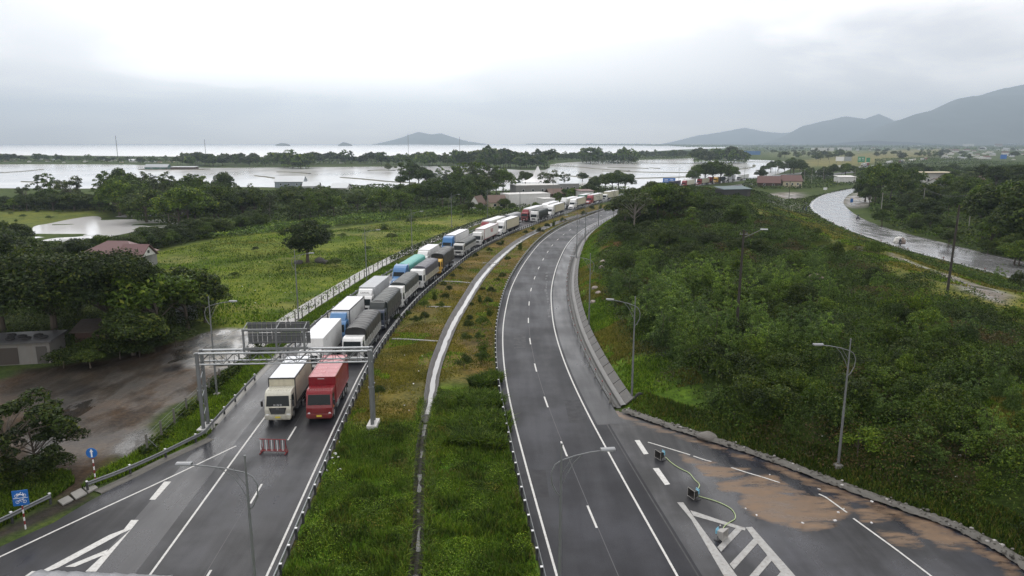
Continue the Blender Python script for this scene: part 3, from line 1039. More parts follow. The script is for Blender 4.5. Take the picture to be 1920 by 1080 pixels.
# loose stones along the kerb
rng = np.random.default_rng(41)
bm = bmesh.new()
bmesh.ops.create_icosphere(bm, subdivisions=1, radius=1)
bv = np.array([v.co[:] for v in bm.verts])
bf = np.array([[v.index for v in f.verts] for f in bm.faces])
bm.free()
kq = resample(kp, .1)
Vs, Fs = [], []
for k in range(420):
    p = kq[rng.integers(0, len(kq))]
    r0 = .05 + .11 * rng.random() ** 2
    q0 = bv * r0 * (0.7 + .6 * rng.random(bv.shape)) * np.array([1, 1, .7])
    Vs.append(q0 + np.array([p[0] + rng.normal() * .22, p[1] + rng.normal() * .22, .24 + .06 * rng.random()]))
    Fs.append(bf + len(bv) * k)
rm_, t, b = new_mat('kerb_rubble')
g = N(t, 'ShaderNodeNewGeometry')
t.links.new(ramp(t, g.outputs['Random Per Island'], [(0, (.05, .047, .04)), (.6, (.11, .105, .09)), (.9, (.20, .19, .175)), (1, (.5, .49, .47))]), b.inputs['Base Color'])
b.inputs['Roughness'].default_value = .8
tag(part('kerb_rubble', npmesh('kerb_rubble', np.concatenate(Vs), np.concatenate(Fs), [rm_])), kind='stuff')

# concrete shoulder, gutter and sloping wall of the right carriageway
SH = offset(path(RLf, 64.5, 268, 1.0), 7.2)
structure('concrete_shoulder', sweep_mesh('concrete_shoulder', offset(path(RLf, 60.5, 268, 1.0), 7.2), [(0.35, 0.006), (1.6, 0.006), (2.8, 0.006)], CONC_WET))
WCON = M('wall_concrete', (0.088, 0.087, 0.083), 0.65, var=0.45, scale=0.9, bump=0.3, dirt=.5)
wl = thing('retaining_wall', 'low sloping concrete wall with an open gutter along the right carriageway', 'wall')
part('gutter', sweep_mesh('gutter', SH, [(2.8, 0.006), (2.82, 0.14), (3.0, 0.14), (3.02, 0.01), (3.50, 0.01), (3.52, 0.2)], M('gutter_concrete', (0.045, 0.044, 0.04), .6, var=.6, scale=1.5)), wl)
part('wall_top', sweep_mesh('wall_top', SH, [(3.52, 0.2), (3.55, 0.30), (4.0, 0.36)], M('pale_concrete', (0.15, 0.148, 0.143), 0.6, var=0.25, scale=0.8)), wl)
V, Fq = [], []
mbp = MB()
P5, Nn = offset(SH, 4.0), normals(SH)
for i in range(0, len(SH) - 3, 3):
    p, q = P5[i], P5[i + 3]
    n1, n2 = Nn[i], Nn[i + 3]
    g = (q - p) * 0.03
    a0, b0 = p + g, q - g
    a1, b1 = a0 + n1 * .72, b0 + n2 * .72
    mbp.add([(*a0, .40), (*b0, .40), (*b1, .98), (*a1, .98), (*a0, .28), (*b0, .28), (*b1, .86), (*a1, .86)], [(0, 1, 2, 3), (0, 4, 5, 1), (1, 5, 6, 2), (2, 6, 7, 3), (3, 7, 4, 0)])
part('slope_panel', mbp.mesh('slope_panel', WCON), wl)

# drain down the middle of the grass
ds = resample(DRAIN[(DRAIN[:, 1] > 33) & (DRAIN[:, 1] < 300)], .5)
hw = np.interp(ds[:, 1], [33, 60, 66, 82, 104, 150], [.34, .38, .64, .78, .95, 1.15])
nd = normals(ds)


def channel(name, prof, mat_, sl=slice(None), wob_=0.0):
    P_, n_, h_ = ds[sl], nd[sl], hw[sl]
    V = []
    for o_, z_, k_ in prof:
        q_ = P_ + n_ * (o_ * np.where(k_, h_, 1.0))[:, None]
        if wob_:
            q_ = q_ + n_ * ((vnoise(P_[:, 1] + o_ * 31, P_[:, 0] * 9, 1.6, 3) - .5) * wob_)[:, None]
        V.append(np.c_[q_, np.full(len(P_), z_)])
    k = len(prof)
    V = np.stack(V, 1).reshape(-1, 3)
    a_ = (np.arange(len(P_) - 1)[:, None] * k + np.arange(k - 1)[None, :])
    structure(name, npmesh(name, V, np.stack([a_, a_ + 1, a_ + k + 1, a_ + k], -1).reshape(-1, 4), [mat_]))


far_ = int(np.argmax(ds[:, 1] > 64.5))
channel('drain_channel', [(-1.02, -.08, 1), (-1.0, .05, 1), (-.86, .05, 1), (-.36, -.5, 1), (.36, -.5, 1), (.86, .05, 1), (1.0, .05, 1), (1.02, -.08, 1)], M('drain_concrete', (0.048, 0.047, 0.045), 0.6, var=0.6, scale=1.1, bump=0.3, dirt=.6), slice(far_ - 4, None))
channel('ditch_channel', [(-1.15, .0, 1), (-.85, -.12, 1), (-.60, -.45, 1), (-.45, -.62, 1), (.45, -.62, 1), (.60, -.45, 1), (.85, -.12, 1), (1.15, .0, 1)], M('ditch_earth', (0.022, 0.019, 0.014), 0.8, var=0.6, scale=2.0, bump=0.5), slice(0, far_), .12)
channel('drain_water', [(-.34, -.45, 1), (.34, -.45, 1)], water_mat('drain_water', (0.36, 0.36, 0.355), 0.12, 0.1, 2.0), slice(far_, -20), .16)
W_D = water_mat('ditch_water', (0.02, 0.02, 0.018), 0.12, 0.6, 3.0, spec=.5)
for y0_, y1_ in ((37.5, 39), (41, 44.5), (46, 47), (49, 52.5), (55, 57), (59.5, 63.5)):
    a0_, b0_ = int(np.argmax(ds[:, 1] > y0_)), int(np.argmax(ds[:, 1] > y1_))
    channel('ditch_water', [(-.34, -.58, 1), (.34, -.58, 1)], W_D, slice(a0_, b0_), .42)
for px in ([(735, 635), (780, 637), (824, 640)], [(826, 527), (858, 528), (886, 531)], [(905, 493), (935, 494)], [(870, 548), (800, 575), (846, 575)][1:]):
    structure('cross_drain', sweep_mesh('cross_drain', resample(GP(px), 1.0), [(-.22, -.05), (-.2, .05), (.2, .05), (.22, -.05)], CONC))

# concrete lane behind the fence
LANE = offset(FENCE, -1.9)
LANE = LANE[(LANE[:, 1] > 78) & (LANE[:, 1] < 262)]
structure('concrete_lane', sweep_mesh('concrete_lane', LANE, [(-1.5, -0.02), (-1.45, 0.03), (1.45, 0.03), (1.5, -0.02)], M('lane_concrete', (0.33, 0.325, 0.31), 0.45, var=0.2, scale=0.5)))
# kerb strips and gutters by the left guard rail
P = offset(path(CLf, 62, 110, 1.0), -11.15)
structure('gutter_strip', sweep_mesh('gutter_strip', P, [(-.75, -.05), (-.7, .05), (.25, .05), (.3, .0)], CONC))
P = smooth_poly(GP([(392, 822), (350, 842), (300, 864), (240, 895), (180, 922)]), 0.6, 1)
structure('gutter_strip', sweep_mesh('gutter_strip', P, [(-.6, -.04), (-.55, .04), (.25, .04), (.3, -.02)], STONE))
for q in ([(155, 914), (172, 906), (184, 915), (166, 925)], [(132, 926), (152, 916), (164, 926), (142, 937)], [(108, 940), (128, 930), (138, 938), (118, 948)]):
    mbq = MB().plate(GP(q), -0.05, 0.07)
    structure('pavement_slab', mbq.mesh('pavement_slab', CONC, bevel=0.02))

# ------------------------------------------------------------------ mountains
MTN = M('forested_mountain', (0.035, 0.055, 0.045), 0.95, var=0.45, scale=0.004)


def mountain(px, D, thick, seed, name='mountain'):
    P = np.array(px, float)
    xs = np.linspace(P[0, 0], P[-1, 0], 160)
    ys = np.interp(xs, P[:, 0], P[:, 1])
    t = np.linspace(-1, 1, 41)
    Xs, T = np.meshgrid(xs, t)
    wx = (Xs - 960) / F * D
    wy = D + T * thick
    hh = (268 - np.interp(Xs, xs, ys)) / F * D
    rg = fbm(wx, wy, 900, seed, 5)
    prof = np.clip(1 - np.abs(T + 0.35 * (rg - 0.5)) ** 1.25, 0, 1)
    z = hh * prof * (0.86 + 0.28 * rg) + H * 0.6 * prof - 1.0
    z = np.maximum(z, -0.8)
    n = len(xs)
    ii, jj = np.meshgrid(np.arange(n - 1), np.arange(40))
    a = (jj * n + ii).ravel()
    structure(name, npmesh(name, np.stack([wx.ravel(), wy.ravel(), z.ravel()], 1), np.stack([a, a + 1, a + n + 1, a + n], 1), [MTN], smooth=True))


mountain([(1620, 262), (1650, 240), (1668, 226), (1690, 217), (1730, 208), (1770, 187), (1800, 179), (1830, 171), (1870, 157), (1920, 151), (1980, 143), (2060, 150), (2200, 190), (2320, 262)], 7300, 1500, 3)
mountain([(1440, 266), (1470, 250), (1490, 237), (1530, 228), (1562, 222), (1600, 226), (1625, 217), (1655, 227), (1700, 222), (1760, 226), (1800, 262)], 9800, 900, 5)
mountain([(1245, 267), (1300, 254), (1340, 248), (1385, 241), (1420, 248), (1455, 250), (1500, 244), (1560, 262)], 12600, 700, 8)
mountain([(712, 268), (740, 262), (765, 255), (790, 248), (812, 252), (830, 250), (850, 256), (880, 264), (912, 268)], 9800, 500, 11, 'island')
mountain([(528, 268), (535, 266), (545, 266.5), (550, 268)], 6400, 60, 12, 'island')
mountain([(642, 268), (650, 264), (655, 265), (664, 268)], 6400, 60, 13, 'island')

# ------------------------------------------------------------------ vegetation builders
def leaf_cards(C, Nn, s, asp=0.55, rng=RNG):
    """diamond leaves at points C with normals Nn and sizes s -> V, quads"""
    n = len(C)
    Nn = Nn / np.maximum(np.linalg.norm(Nn, axis=1), 1e-6)[:, None]
    R = rng.normal(size=(n, 3))
    Tg = np.cross(Nn, R)
    Tg /= np.maximum(np.linalg.norm(Tg, axis=1), 1e-6)[:, None]
    B = np.cross(Nn, Tg)
    s = np.broadcast_to(np.asarray(s, float), (n,))[:, None]
    bend = Nn * s * 0.18
    V = np.stack([C + Tg * s - bend, C + B * s * asp, C - Tg * s - bend, C - B * s * asp], 1).reshape(-1, 3)
    return V, np.arange(4 * n).reshape(-1, 4)


def blob_leaves(centers, radii, per, leaf, seed, squash=0.8, droop=0.0, low=-0.35):
    rng = np.random.default_rng(seed)
    Cs, Ns = [], []
    for c, r in zip(centers, radii):
        k = max(6, int(per * r * r))
        d = rng.normal(size=(int(k * 1.6), 3))
        d /= np.linalg.norm(d, axis=1)[:, None]
        d = d[d[:, 2] > low + rng.random(len(d)) * 0.3 - 0.15][:k]
        rad = r * (0.55 + 0.5 * np.sqrt(rng.random(len(d))))
        rad *= 0.85 + 0.3 * vnoise(d[:, 0] * 2 + c[0], d[:, 1] * 2 + d[:, 2] * 2 + c[1], 0.8, seed)
        p = c + d * rad[:, None] * np.array([1, 1, squash])
        Cs.append(p)
        nn = d + rng.normal(size=d.shape) * 0.55
        nn[:, 2] += 0.35
        Ns.append(nn)
    C = np.concatenate(Cs)
    Nn = np.concatenate(Ns)
    s = leaf * (0.65 + 0.7 * rng.random(len(C)))
    return leaf_cards(C, Nn, s, 0.5, rng)


def limb_mesh(name, h, r0, centers, mat, seed, fork=0.35, lean=0.0, nmax=12, thin=0.22):
    rng = np.random.default_rng(seed)
    mb = MB()
    top = Vector((lean * h, 0, h * 0.82))
    pts = []
    for k in range(7):
        t = k / 6
        pts.append(Vector((top.x * t + math.sin(t * 4 + seed) * 0.03 * h * t, math.cos(t * 3 + seed) * 0.025 * h * t, -0.25 + (top.z + 0.25) * t)))
    mb.tube(pts, [r0 * (1.25 - 0.3 * min(1, k)) * (1 - 0.75 * k / 6) for k in range(7)], 7)
    idx = rng.permutation(len(centers))[:nmax]
    for i in idx:
        c = Vector(centers[i])
        t = min(0.92, max(fork, (c.z / h) * 0.75))
        a = pts[0].lerp(pts[6], t)
        kk = t * 6
        k0 = int(min(5, kk))
        a = pts[k0].lerp(pts[k0 + 1], kk - k0)
        mid = a.lerp(c, 0.55) + Vector((0, 0, 0.10 * (c - a).length))
        mb.tube([a, mid, c], [r0 * 0.42 * (1 - t * 0.6), r0 * thin, r0 * 0.06], 5)
    return mb.mesh(name, mat, smooth=True)


def crown_centers(kind, h, R, seed):
    rng = np.random.default_rng(seed)
    C, r = [], []
    if kind == 'broad':
        n = 30
        for k in range(n):
            a = rng.random() * 6.28
            q = math.sqrt(rng.random())
            z = h * (0.42 + 0.50 * math.sqrt(max(0, 1 - q * q)) * (0.35 + 0.65 * rng.random()))
            C.append((math.cos(a) * q * R * 0.82, math.sin(a) * q * R * 0.82, z))
            r.append(R * (0.24 + 0.16 * rng.random()))
    elif kind == 'tall':
        n = 24
        for k in range(n):
            t = (k + rng.random()) / n
            a = rng.random() * 6.28
            q = R * (0.35 + 0.75 * math.sin(math.pi * min(1, 0.15 + t * 0.85)) ) * rng.random() ** 0.6
            C.append((math.cos(a) * q, math.sin(a) * q, h * (0.28 + 0.68 * t)))
            r.append(R * (0.30 + 0.26 * rng.random()) * (1.1 - 0.5 * t))
    elif kind == 'round':
        n = 34
        for k in range(n):
            d = rng.normal(size=3)
            d /= np.linalg.norm(d)
            q = 0.55 + 0.35 * rng.random()
            C.append((d[0] * R * q, d[1] * R * q, h * 0.56 + d[2] * h * 0.36 * q))
            r.append(R * (0.26 + 0.14 * rng.random()))
    elif kind == 'shrub':
        n = 16
        for k in range(n):
            a = rng.random() * 6.28
            q = math.sqrt(rng.random()) * 0.8
            C.append((math.cos(a) * q * R, math.sin(a) * q * R, h * (0.15 + 0.68 * (1 - q * q) ** 0.5 * (0.5 + 0.5 * rng.random()))))
            r.append(R * (0.26 + 0.18 * rng.random()))
    elif kind == 'feather':
        for k in range(7):
            a = rng.random() * 6.28
            q = R * (0.15 + 0.85 * rng.random())
            hs = h * (0.65 + 0.35 * rng.random())
            for j in range(5):
                t_ = 0.18 + 0.80 * j / 4
                jx, jy = rng.normal(0, .16 * R, 2)
                C.append((math.cos(a) * q * (0.25 + 0.75 * t_) + jx, math.sin(a) * q * (0.25 + 0.75 * t_) + jy, hs * t_))
                r.append(R * (0.44 - 0.30 * t_) * (0.6 + 0.7 * rng.random()))
    elif kind == 'airy':
        n = 26
        for k in range(n):
            a = rng.random() * 6.28
            q = rng.random() ** 0.5
            C.append((math.cos(a) * q * R, math.sin(a) * q * R, h * (0.38 + 0.6 * rng.random() * (1 - 0.45 * q))))
            r.append(R * (0.14 + 0.14 * rng.random()))
    return [np.array(c) for c in C], r


def make_crown(name, kind, h, R, leaf, per, mat, seed, squash=0.75, low=-0.35):
    C, r = crown_centers(kind, h, R, seed)
    V, Q = blob_leaves(C, r, per, leaf, seed + 100, squash, low=low)
    return npmesh(name, V, Q, [mat]), C


def palm_crown(name, h, R, mat, seed, nf=16):
    rng = np.random.default_rng(seed)
    Vs, Qs = [], []
    o = 0
    for k in range(nf):
        a = k * 2.399 + rng.random() * 0.4
        el = 0.75 - 1.15 * (k / nf) + rng.random() * 0.2
        d = np.array([math.cos(a), math.sin(a), 0])
        sd_ = np.array([-math.sin(a), math.cos(a), 0])
        L = R * (0.85 + 0.3 * rng.random())
        for j in range(13):
            t = (j + 1.0) / 13
            p = np.array([0, 0, h]) + d * L * t * math.cos(el * (1 - t * .4)) + np.array([0, 0, 1]) * (L * math.sin(el) * t - L * 0.55 * t * t)
            w_ = L * 0.20 * math.sin(math.pi * min(1, 0.12 + 0.88 * t)) ** 0.6
            st = L / 15
            for sg in (-1, 1):
                tip = p + sd_ * sg * w_ + d * st * 1.6 - np.array([0, 0, w_ * 0.55])
                q = p + d * st
                Vs += [p, q, tip + d * st * .3, tip - d * st * .3]
                Qs.append((o, o + 1, o + 2, o + 3))
                o += 4
    return npmesh(name, np.array(Vs), np.array(Qs), [mat])


def canopy(name, poly, n, leaf_fn, hgt_fn, mats, seed, dens_fn=None, base=None, z_up=0.5, mat_fn=None, world_clip=None):
    """one sheet of tangled leaves over a piece of ground, its surface lumpy"""
    rng = np.random.default_rng(seed)
    X_ = np.empty(0)
    Y_ = np.empty(0)
    for _ in range(40):
        q_ = sample_poly(poly, n, rng)
        if dens_fn is not None:
            q_ = q_[rng.random(n) < dens_fn(q_[:, 0], q_[:, 1])]
        X_ = np.concatenate([X_, q_[:, 0]])
        Y_ = np.concatenate([Y_, q_[:, 1]])
        if len(X_) >= n:
            break
    X_, Y_ = X_[:n], Y_[:n]
    hh = hgt_fn(X_, Y_)
    e = 0.4
    hx = (hgt_fn(X_ + e, Y_) - hh) / e
    hy = (hgt_fn(X_, Y_ + e) - hh) / e
    z = ground_z(X_, Y_) + hh - rng.random(len(X_)) ** 1.6 * np.minimum(hh, 1.2) * 0.9
    Nn = np.stack([-hx, -hy, np.ones(len(X_))], 1) + rng.normal(size=(len(X_), 3)) * 0.65
    V, Q = leaf_cards(np.stack([X_, Y_, z], 1), Nn, leaf_fn(X_, Y_) * (0.6 + 0.8 * rng.random(len(X_))), z_up, rng)
    mi_ = mat_fn(X_, Y_, rng) if mat_fn else None
    return tag(part(name, npmesh(name, V, Q, mats, mi_)), kind='stuff')


def blades(name, poly, n, h, wd, mats, seed, dens_fn=None, hvar=0.6, lean=0.5, mat_fn=None, hfn=None):
    rng = np.random.default_rng(seed)
    XY = np.empty((0, 2))
    for _ in range(40):
        q = sample_poly(poly, n, rng)
        if dens_fn is not None:
            q = q[rng.random(n) < dens_fn(q[:, 0], q[:, 1])]
        XY = np.concatenate([XY, q])
        if len(XY) >= n:
            break
    XY = XY[:n]
    n = len(XY)
    z = ground_z(XY[:, 0], XY[:, 1])
    hh = h * (1 - hvar + 2 * hvar * rng.random(n))
    if hfn is not None:
        hh = hh * hfn(XY[:, 0], XY[:, 1])
    a = rng.random(n) * 6.28
    d = np.stack([np.cos(a), np.sin(a)], 1)
    le = lean * (0.3 + rng.random(n))
    b = rng.random(n) * 6.28
    ld = np.stack([np.cos(b), np.sin(b)], 1) * (le * hh)[:, None]
    w_ = wd * (0.6 + 0.8 * rng.random(n))
    base = np.c_[XY, z - 0.03]
    L = base + np.c_[d * w_[:, None] * .5, np.zeros(n)]
    Rr = base - np.c_[d * w_[:, None] * .5, np.zeros(n)]
    mid = base + np.c_[ld * .35, hh * .6]
    tip = base + np.c_[ld, hh * (1 - 0.25 * le)]
    V = np.stack([L, Rr, mid - np.c_[d * w_[:, None] * .42, np.zeros(n)], tip, mid + np.c_[d * w_[:, None] * .42, np.zeros(n)]], 1).reshape(-1, 3)
    # two faces share a blade: lower quad and upper triangle, as quads with a doubled tip avoided
    i = np.arange(n)[:, None] * 5
    Q = np.concatenate([i + np.array([[0, 1, 2, 4]]), i + np.array([[4, 2, 3, 3]])], 0)
    Fq = np.concatenate([(i + np.array([[0, 1, 2]])), (i + np.array([[0, 2, 4]])), (i + np.array([[4, 2, 3]]))], 0)
    mi_ = None
    if mat_fn is not None:
        mi_ = np.tile(mat_fn(XY[:, 0], XY[:, 1], rng), 3)
    return tag(part(name, npmesh(name, V, Fq, mats, mi_)), kind='stuff')


# ---- prototypes: (trunk mesh, crown mesh, height, radius)
PROTO = {}


def proto(key, kind, h, R, leaf, per, mat, seed, r0, bark=BARK, squash=0.75, low=-0.35, fork=0.35, nmax=12):
    cm, C = make_crown(key + '_crown', kind, h, R, leaf, per, mat, seed, squash, low)
    tm = limb_mesh(key + '_trunk', h, r0, C, bark, seed, fork, nmax=nmax)
    PROTO.setdefault(key, []).append((tm, cm, h, R))


for s_ in range(3):
    proto('broad_dark', 'broad', 9, 4.6, 0.24, 100, L_DARK, 10 + s_, 0.28)
    proto('broad_mid', 'broad', 9, 4.4, 0.24, 100, L_MID, 20 + s_, 0.26)
    proto('round_dark', 'round', 8, 3.8, 0.24, 100, L_DARK, 30 + s_, 0.28)
    proto('tall_grey', 'tall', 13, 2.5, 0.26, 80, L_GREY, 40 + s_, 0.2, BARK_P)
    proto('tall_mid', 'tall', 13, 2.9, 0.26, 90, L_MID, 50 + s_, 0.22)
    proto('shrub_light', 'feather', 3.4, 1.5, 0.075, 750, L_LIGHT, 60 + s_, 0.05, squash=0.9, fork=0.1, nmax=8)
    proto('shrub_mid', 'feather' if s_ == 1 else 'shrub', 2.4, 1.5, 0.075, 620, L_MID, 70 + s_, 0.05, fork=0.1, nmax=8)
    proto('shrub_dark', 'shrub', 2.4, 1.5, 0.075, 620, L_DARK, 80 + s_, 0.05, fork=0.1, nmax=8)
proto('airy_near', 'airy', 7, 3.6, 0.13, 420, L_DEEP, 91, 0.16, fork=0.3, nmax=22)
proto('airy', 'airy', 9, 3.8, 0.26, 90, L_GREY, 92, 0.2, BARK_P, nmax=20)
proto('big_dark', 'broad', 12, 7.0, 0.18, 120, L_DEEP, 95, 0.4, nmax=16)
proto('big_dark', 'broad', 12, 7.0, 0.18, 120, L_DEEP, 96, 0.4, nmax=16)
for s_ in range(2):
    tm = limb_mesh('palm_trunk', 9 / .82, 0.17, [], BARK_P, 3 + s_)
    PROTO.setdefault('palm', []).append((tm, palm_crown('palm_crown', 8.8, 3.2, L_PALM, 97 + s_), 10, 3.2))
# banana clump: broad arching leaves from short stems
for s_ in range(2):
    rng = np.random.default_rng(120 + s_)
    Vs, Qs, o = [], [], 0
    mbs = MB()
    for k in range(5):
        bx, by = rng.normal(0, 0.7, 2)
        hs = 1.5 + rng.random() * 1.0
        mbs.tube([(bx, by, -.2), (bx, by, hs)], [0.14, 0.09], 6)
        for j in range(8):
            a = j * 2.4 + rng.random()
            d = np.array([math.cos(a), math.sin(a), 0])
            sd_ = np.array([-d[1], d[0], 0])
            L = 1.7 + 0.6 * rng.random()
            prev = None
            for q in range(6):
                t_ = q / 5
                p = np.array([bx, by, hs]) + d * L * t_ * 0.75 + np.array([0, 0, L * (1.05 * t_ - 1.15 * t_ * t_)])
                w_ = 0.30 * math.sin(math.pi * (0.06 + 0.92 * t_)) ** 0.7
                cur = (p - sd_ * w_, p + sd_ * w_)
                if prev is not None:
                    Vs += [prev[0], prev[1], cur[1], cur[0]]
                    Qs.append((o, o + 1, o + 2, o + 3))
                    o += 4
                prev = cur
    PROTO.setdefault('banana', []).append((mbs.mesh('banana_stem', L_PALM), npmesh('banana_crown', np.array(Vs), np.array(Qs), [L_LIGHT]), 3.4, 2.0))
# far trees: one mesh, coarse leaves
FAR = []
for s_ in range(6):
    kind = ('broad', 'round', 'tall', 'broad', 'tall', 'round')[s_]
    C, r = crown_centers(kind, 10, 4.5 if kind != 'tall' else 2.6, 140 + s_)
    V, Q = blob_leaves(C, r, 16, 0.75, 150 + s_, 0.75)
    nl = len(V)
    tv = np.array([(-.2, 0, -.3), (.2, 0, -.3), (.12, 0, 7), (-.12, 0, 7), (0, -.2, -.3), (0, .2, -.3), (0, .12, 7), (0, -.12, 7)], float)
    V = np.concatenate([V, tv])
    Q = np.concatenate([Q, np.array([[nl, nl + 1, nl + 2, nl + 3], [nl + 4, nl + 5, nl + 6, nl + 7]])])
    mi_ = np.zeros(len(Q), int)
    mi_[-2:] = 1
    FAR.append(npmesh('far_tree', V, Q, [(L_DARK, L_MID, L_GREY)[s_ % 3], BARK], mi_))

N_PL = 0


def plant(name, key, x, y, h, label, cat, group=None, wide=1.0, z=None, i=None):
    """a tree or shrub of height h standing at (x, y): Empty > trunk, crown"""
    global N_PL
    N_PL += 1
    ps = PROTO[key]
    tm, cm, hh, R = ps[(N_PL if i is None else i) % len(ps)]
    if z is None:
        z = float(ground_z(np.array([x]), np.array([y]))[0])
    t_ = thing(name, label, cat, (x, y, z), random.random() * 6.28, group)
    k = h / hh
    t_.scale = (k * wide, k * wide, k)
    part('stem' if 'shrub' in key or 'banana' in key else 'trunk', tm, t_)
    part('crown', cm, t_)
    return t_


def far_tree(x, y, h, label, group, wide=1.0, name='far_tree', i=None):
    o = part(name, FAR[random.randrange(6) if i is None else i], None, (x, y, 0), random.random() * 6.28)
    k = h / 10
    o.scale = (k * wide, k * wide, k)
    return tag(o, label, 'tree', group)

# ------------------------------------------------------------------ trucks
def paintm(name, c, rough=0.32, dirt=0.25):
    return M('paint_' + name, c, rough, 0.0, 0.06, 2.0, coat=0.2, dirt=dirt, spray=.6)


P_WHITE = paintm('white', (0.72, 0.73, 0.72))
P_CREAM = paintm('cream', (0.60, 0.59, 0.50))
P_BEIGE = paintm('beige', (0.56, 0.53, 0.41))
P_RED = paintm('red', (0.21, 0.006, 0.013), 0.35, 0.15)
P_DRED = paintm('dark_red', (0.28, 0.03, 0.045))
P_BLUE = paintm('blue', (0.035, 0.17, 0.40))
P_LBLUE = paintm('pale_blue', (0.08, 0.21, 0.42))
P_DBLUE = paintm('navy', (0.03, 0.045, 0.08))
P_YEL = paintm('yellow', (0.62, 0.36, 0.03))
P_GREY = paintm('silver_grey', (0.42, 0.43, 0.42))
P_GREEN = paintm('green', (0.03, 0.16, 0.09))
P_GREYBOX = paintm('grey_box', (0.46, 0.48, 0.50))
T_BLACK = M('tarp_black', (0.011, 0.0125, 0.0135), 0.42, var=0.4, scale=1.2, bump=0.3)
T_GREEN = M('tarp_dark_green', (0.020, 0.027, 0.026), 0.42, var=0.35, scale=1.2, bump=0.3)
T_TEAL = M('tarp_teal', (0.10, 0.36, 0.32), 0.45, var=0.25, scale=1.2, bump=0.3)
T_PURP = M('tarp_slate', (0.06, 0.06, 0.08), 0.40, var=0.3, scale=1.2, bump=0.3)
T_GREY = M('tarp_grey', (0.22, 0.225, 0.24), 0.42, var=0.25, scale=1.2, bump=0.3)
ALU = M('aluminium_sheet', (0.60, 0.62, 0.66), 0.34, 0.4, var=0.15, scale=1.0)
ROOF_W = M('white_roof_sheet', (0.72, 0.73, 0.75), 0.35, 0.05, var=0.1, scale=1.0)
ROOF_R = M('pink_red_roof', (0.38, 0.06, 0.075), 0.25, 0.0, var=0.15, scale=1.0, spec=0.8)
PLATE_W = M('number_plate', (0.75, 0.75, 0.72), 0.4, var=0.1)
PLATE_Y = M('yellow_plate', (0.65, 0.55, 0.06), 0.4, var=0.1)
AMBER = M('amber_lens', (0.7, 0.25, 0.03), 0.3)
LETTER_W = M('white_letters', (0.75, 0.75, 0.75), 0.5)
LETTER_D = M('dark_letters', (0.06, 0.06, 0.065), 0.5)
LETTER_R = M('red_letters', (0.45, 0.03, 0.03), 0.5)

_wheel = MB().lathe([(0.0, -.14), (0.50, -.14), (0.52, -.10), (0.52, .10), (0.50, .14), (0.30, .14)], axis='x', n=20).mesh('tyre', RUBBER, smooth=True)
_wheel2 = MB().lathe([(0.0, -.28), (0.50, -.28), (0.52, -.22), (0.52, -.03), (0.46, 0.0), (0.52, .03), (0.52, .22), (0.50, .28), (0.30, .28)], axis='x', n=20).mesh('tyre', RUBBER, smooth=True)
_rim = MB().lathe([(0.30, .10), (0.28, .13), (0.16, .06), (0.12, .12), (0.0, .13)], axis='x', n=16).mesh('rim', STEEL, smooth=True)
_head = MB().box((0, 0, 0), (0.34, 0.08, 0.2)).mesh('headlight', LAMPGLASS, bevel=0.03)
_headr = MB().lathe([(0.0, -0.05), (0.10, -0.045), (0.13, 0), (0.13, 0.05)], axis='y', n=16).mesh('headlight', LAMPGLASS, smooth=True)
_mir = MB().box((0, 0, 0), (0.2, 0.1, 0.52)).tube([(0.0, 0.02, 0.3), (-.12, 0.05, 0.36), (-.28, 0.1, 0.34)], 0.02, 6).mesh('mirror', BLACK, bevel=0.03)
_mirr = MB().box((0, 0, 0), (0.2, 0.1, 0.52)).tube([(0.0, 0.02, 0.3), (.12, 0.05, 0.36), (.28, 0.1, 0.34)], 0.02, 6).mesh('mirror', BLACK, bevel=0.03)
_plate = {0: MB().box((0, 0, 0), (0.48, 0.03, 0.16)).mesh('number_plate', PLATE_W), 1: MB().box((0, 0, 0), (0.48, 0.03, 0.16)).mesh('number_plate', PLATE_Y)}
_tank = MB().box((0, 0, 0), (0.5, 1.1, 0.5)).mesh('fuel_tank', STEEL_D, bevel=0.08)
_guard = MB().box((0, 0, 0.12), (0.05, 2.6, 0.09)).box((0, 0, -0.16), (0.05, 2.6, 0.09)).box((0, -1, 0), (0.04, 0.06, 0.5)).box((0, 1, 0), (0.04, 0.06, 0.5)).mesh('side_guard', STEEL_D)
CACHE = {}


def cached(key, fn):
    if key not in CACHE:
        CACHE[key] = fn()
    return CACHE[key]


def wheel(parent, x, y, dual=False):
    s_ = 1 if x > 0 else -1
    wo_ = part('wheel', _wheel2 if dual else _wheel, parent, (x, y, 0.52), 0 if s_ > 0 else math.pi)
    part('rim', _rim, wo_, (0.14 if dual else 0.0, 0, 0))


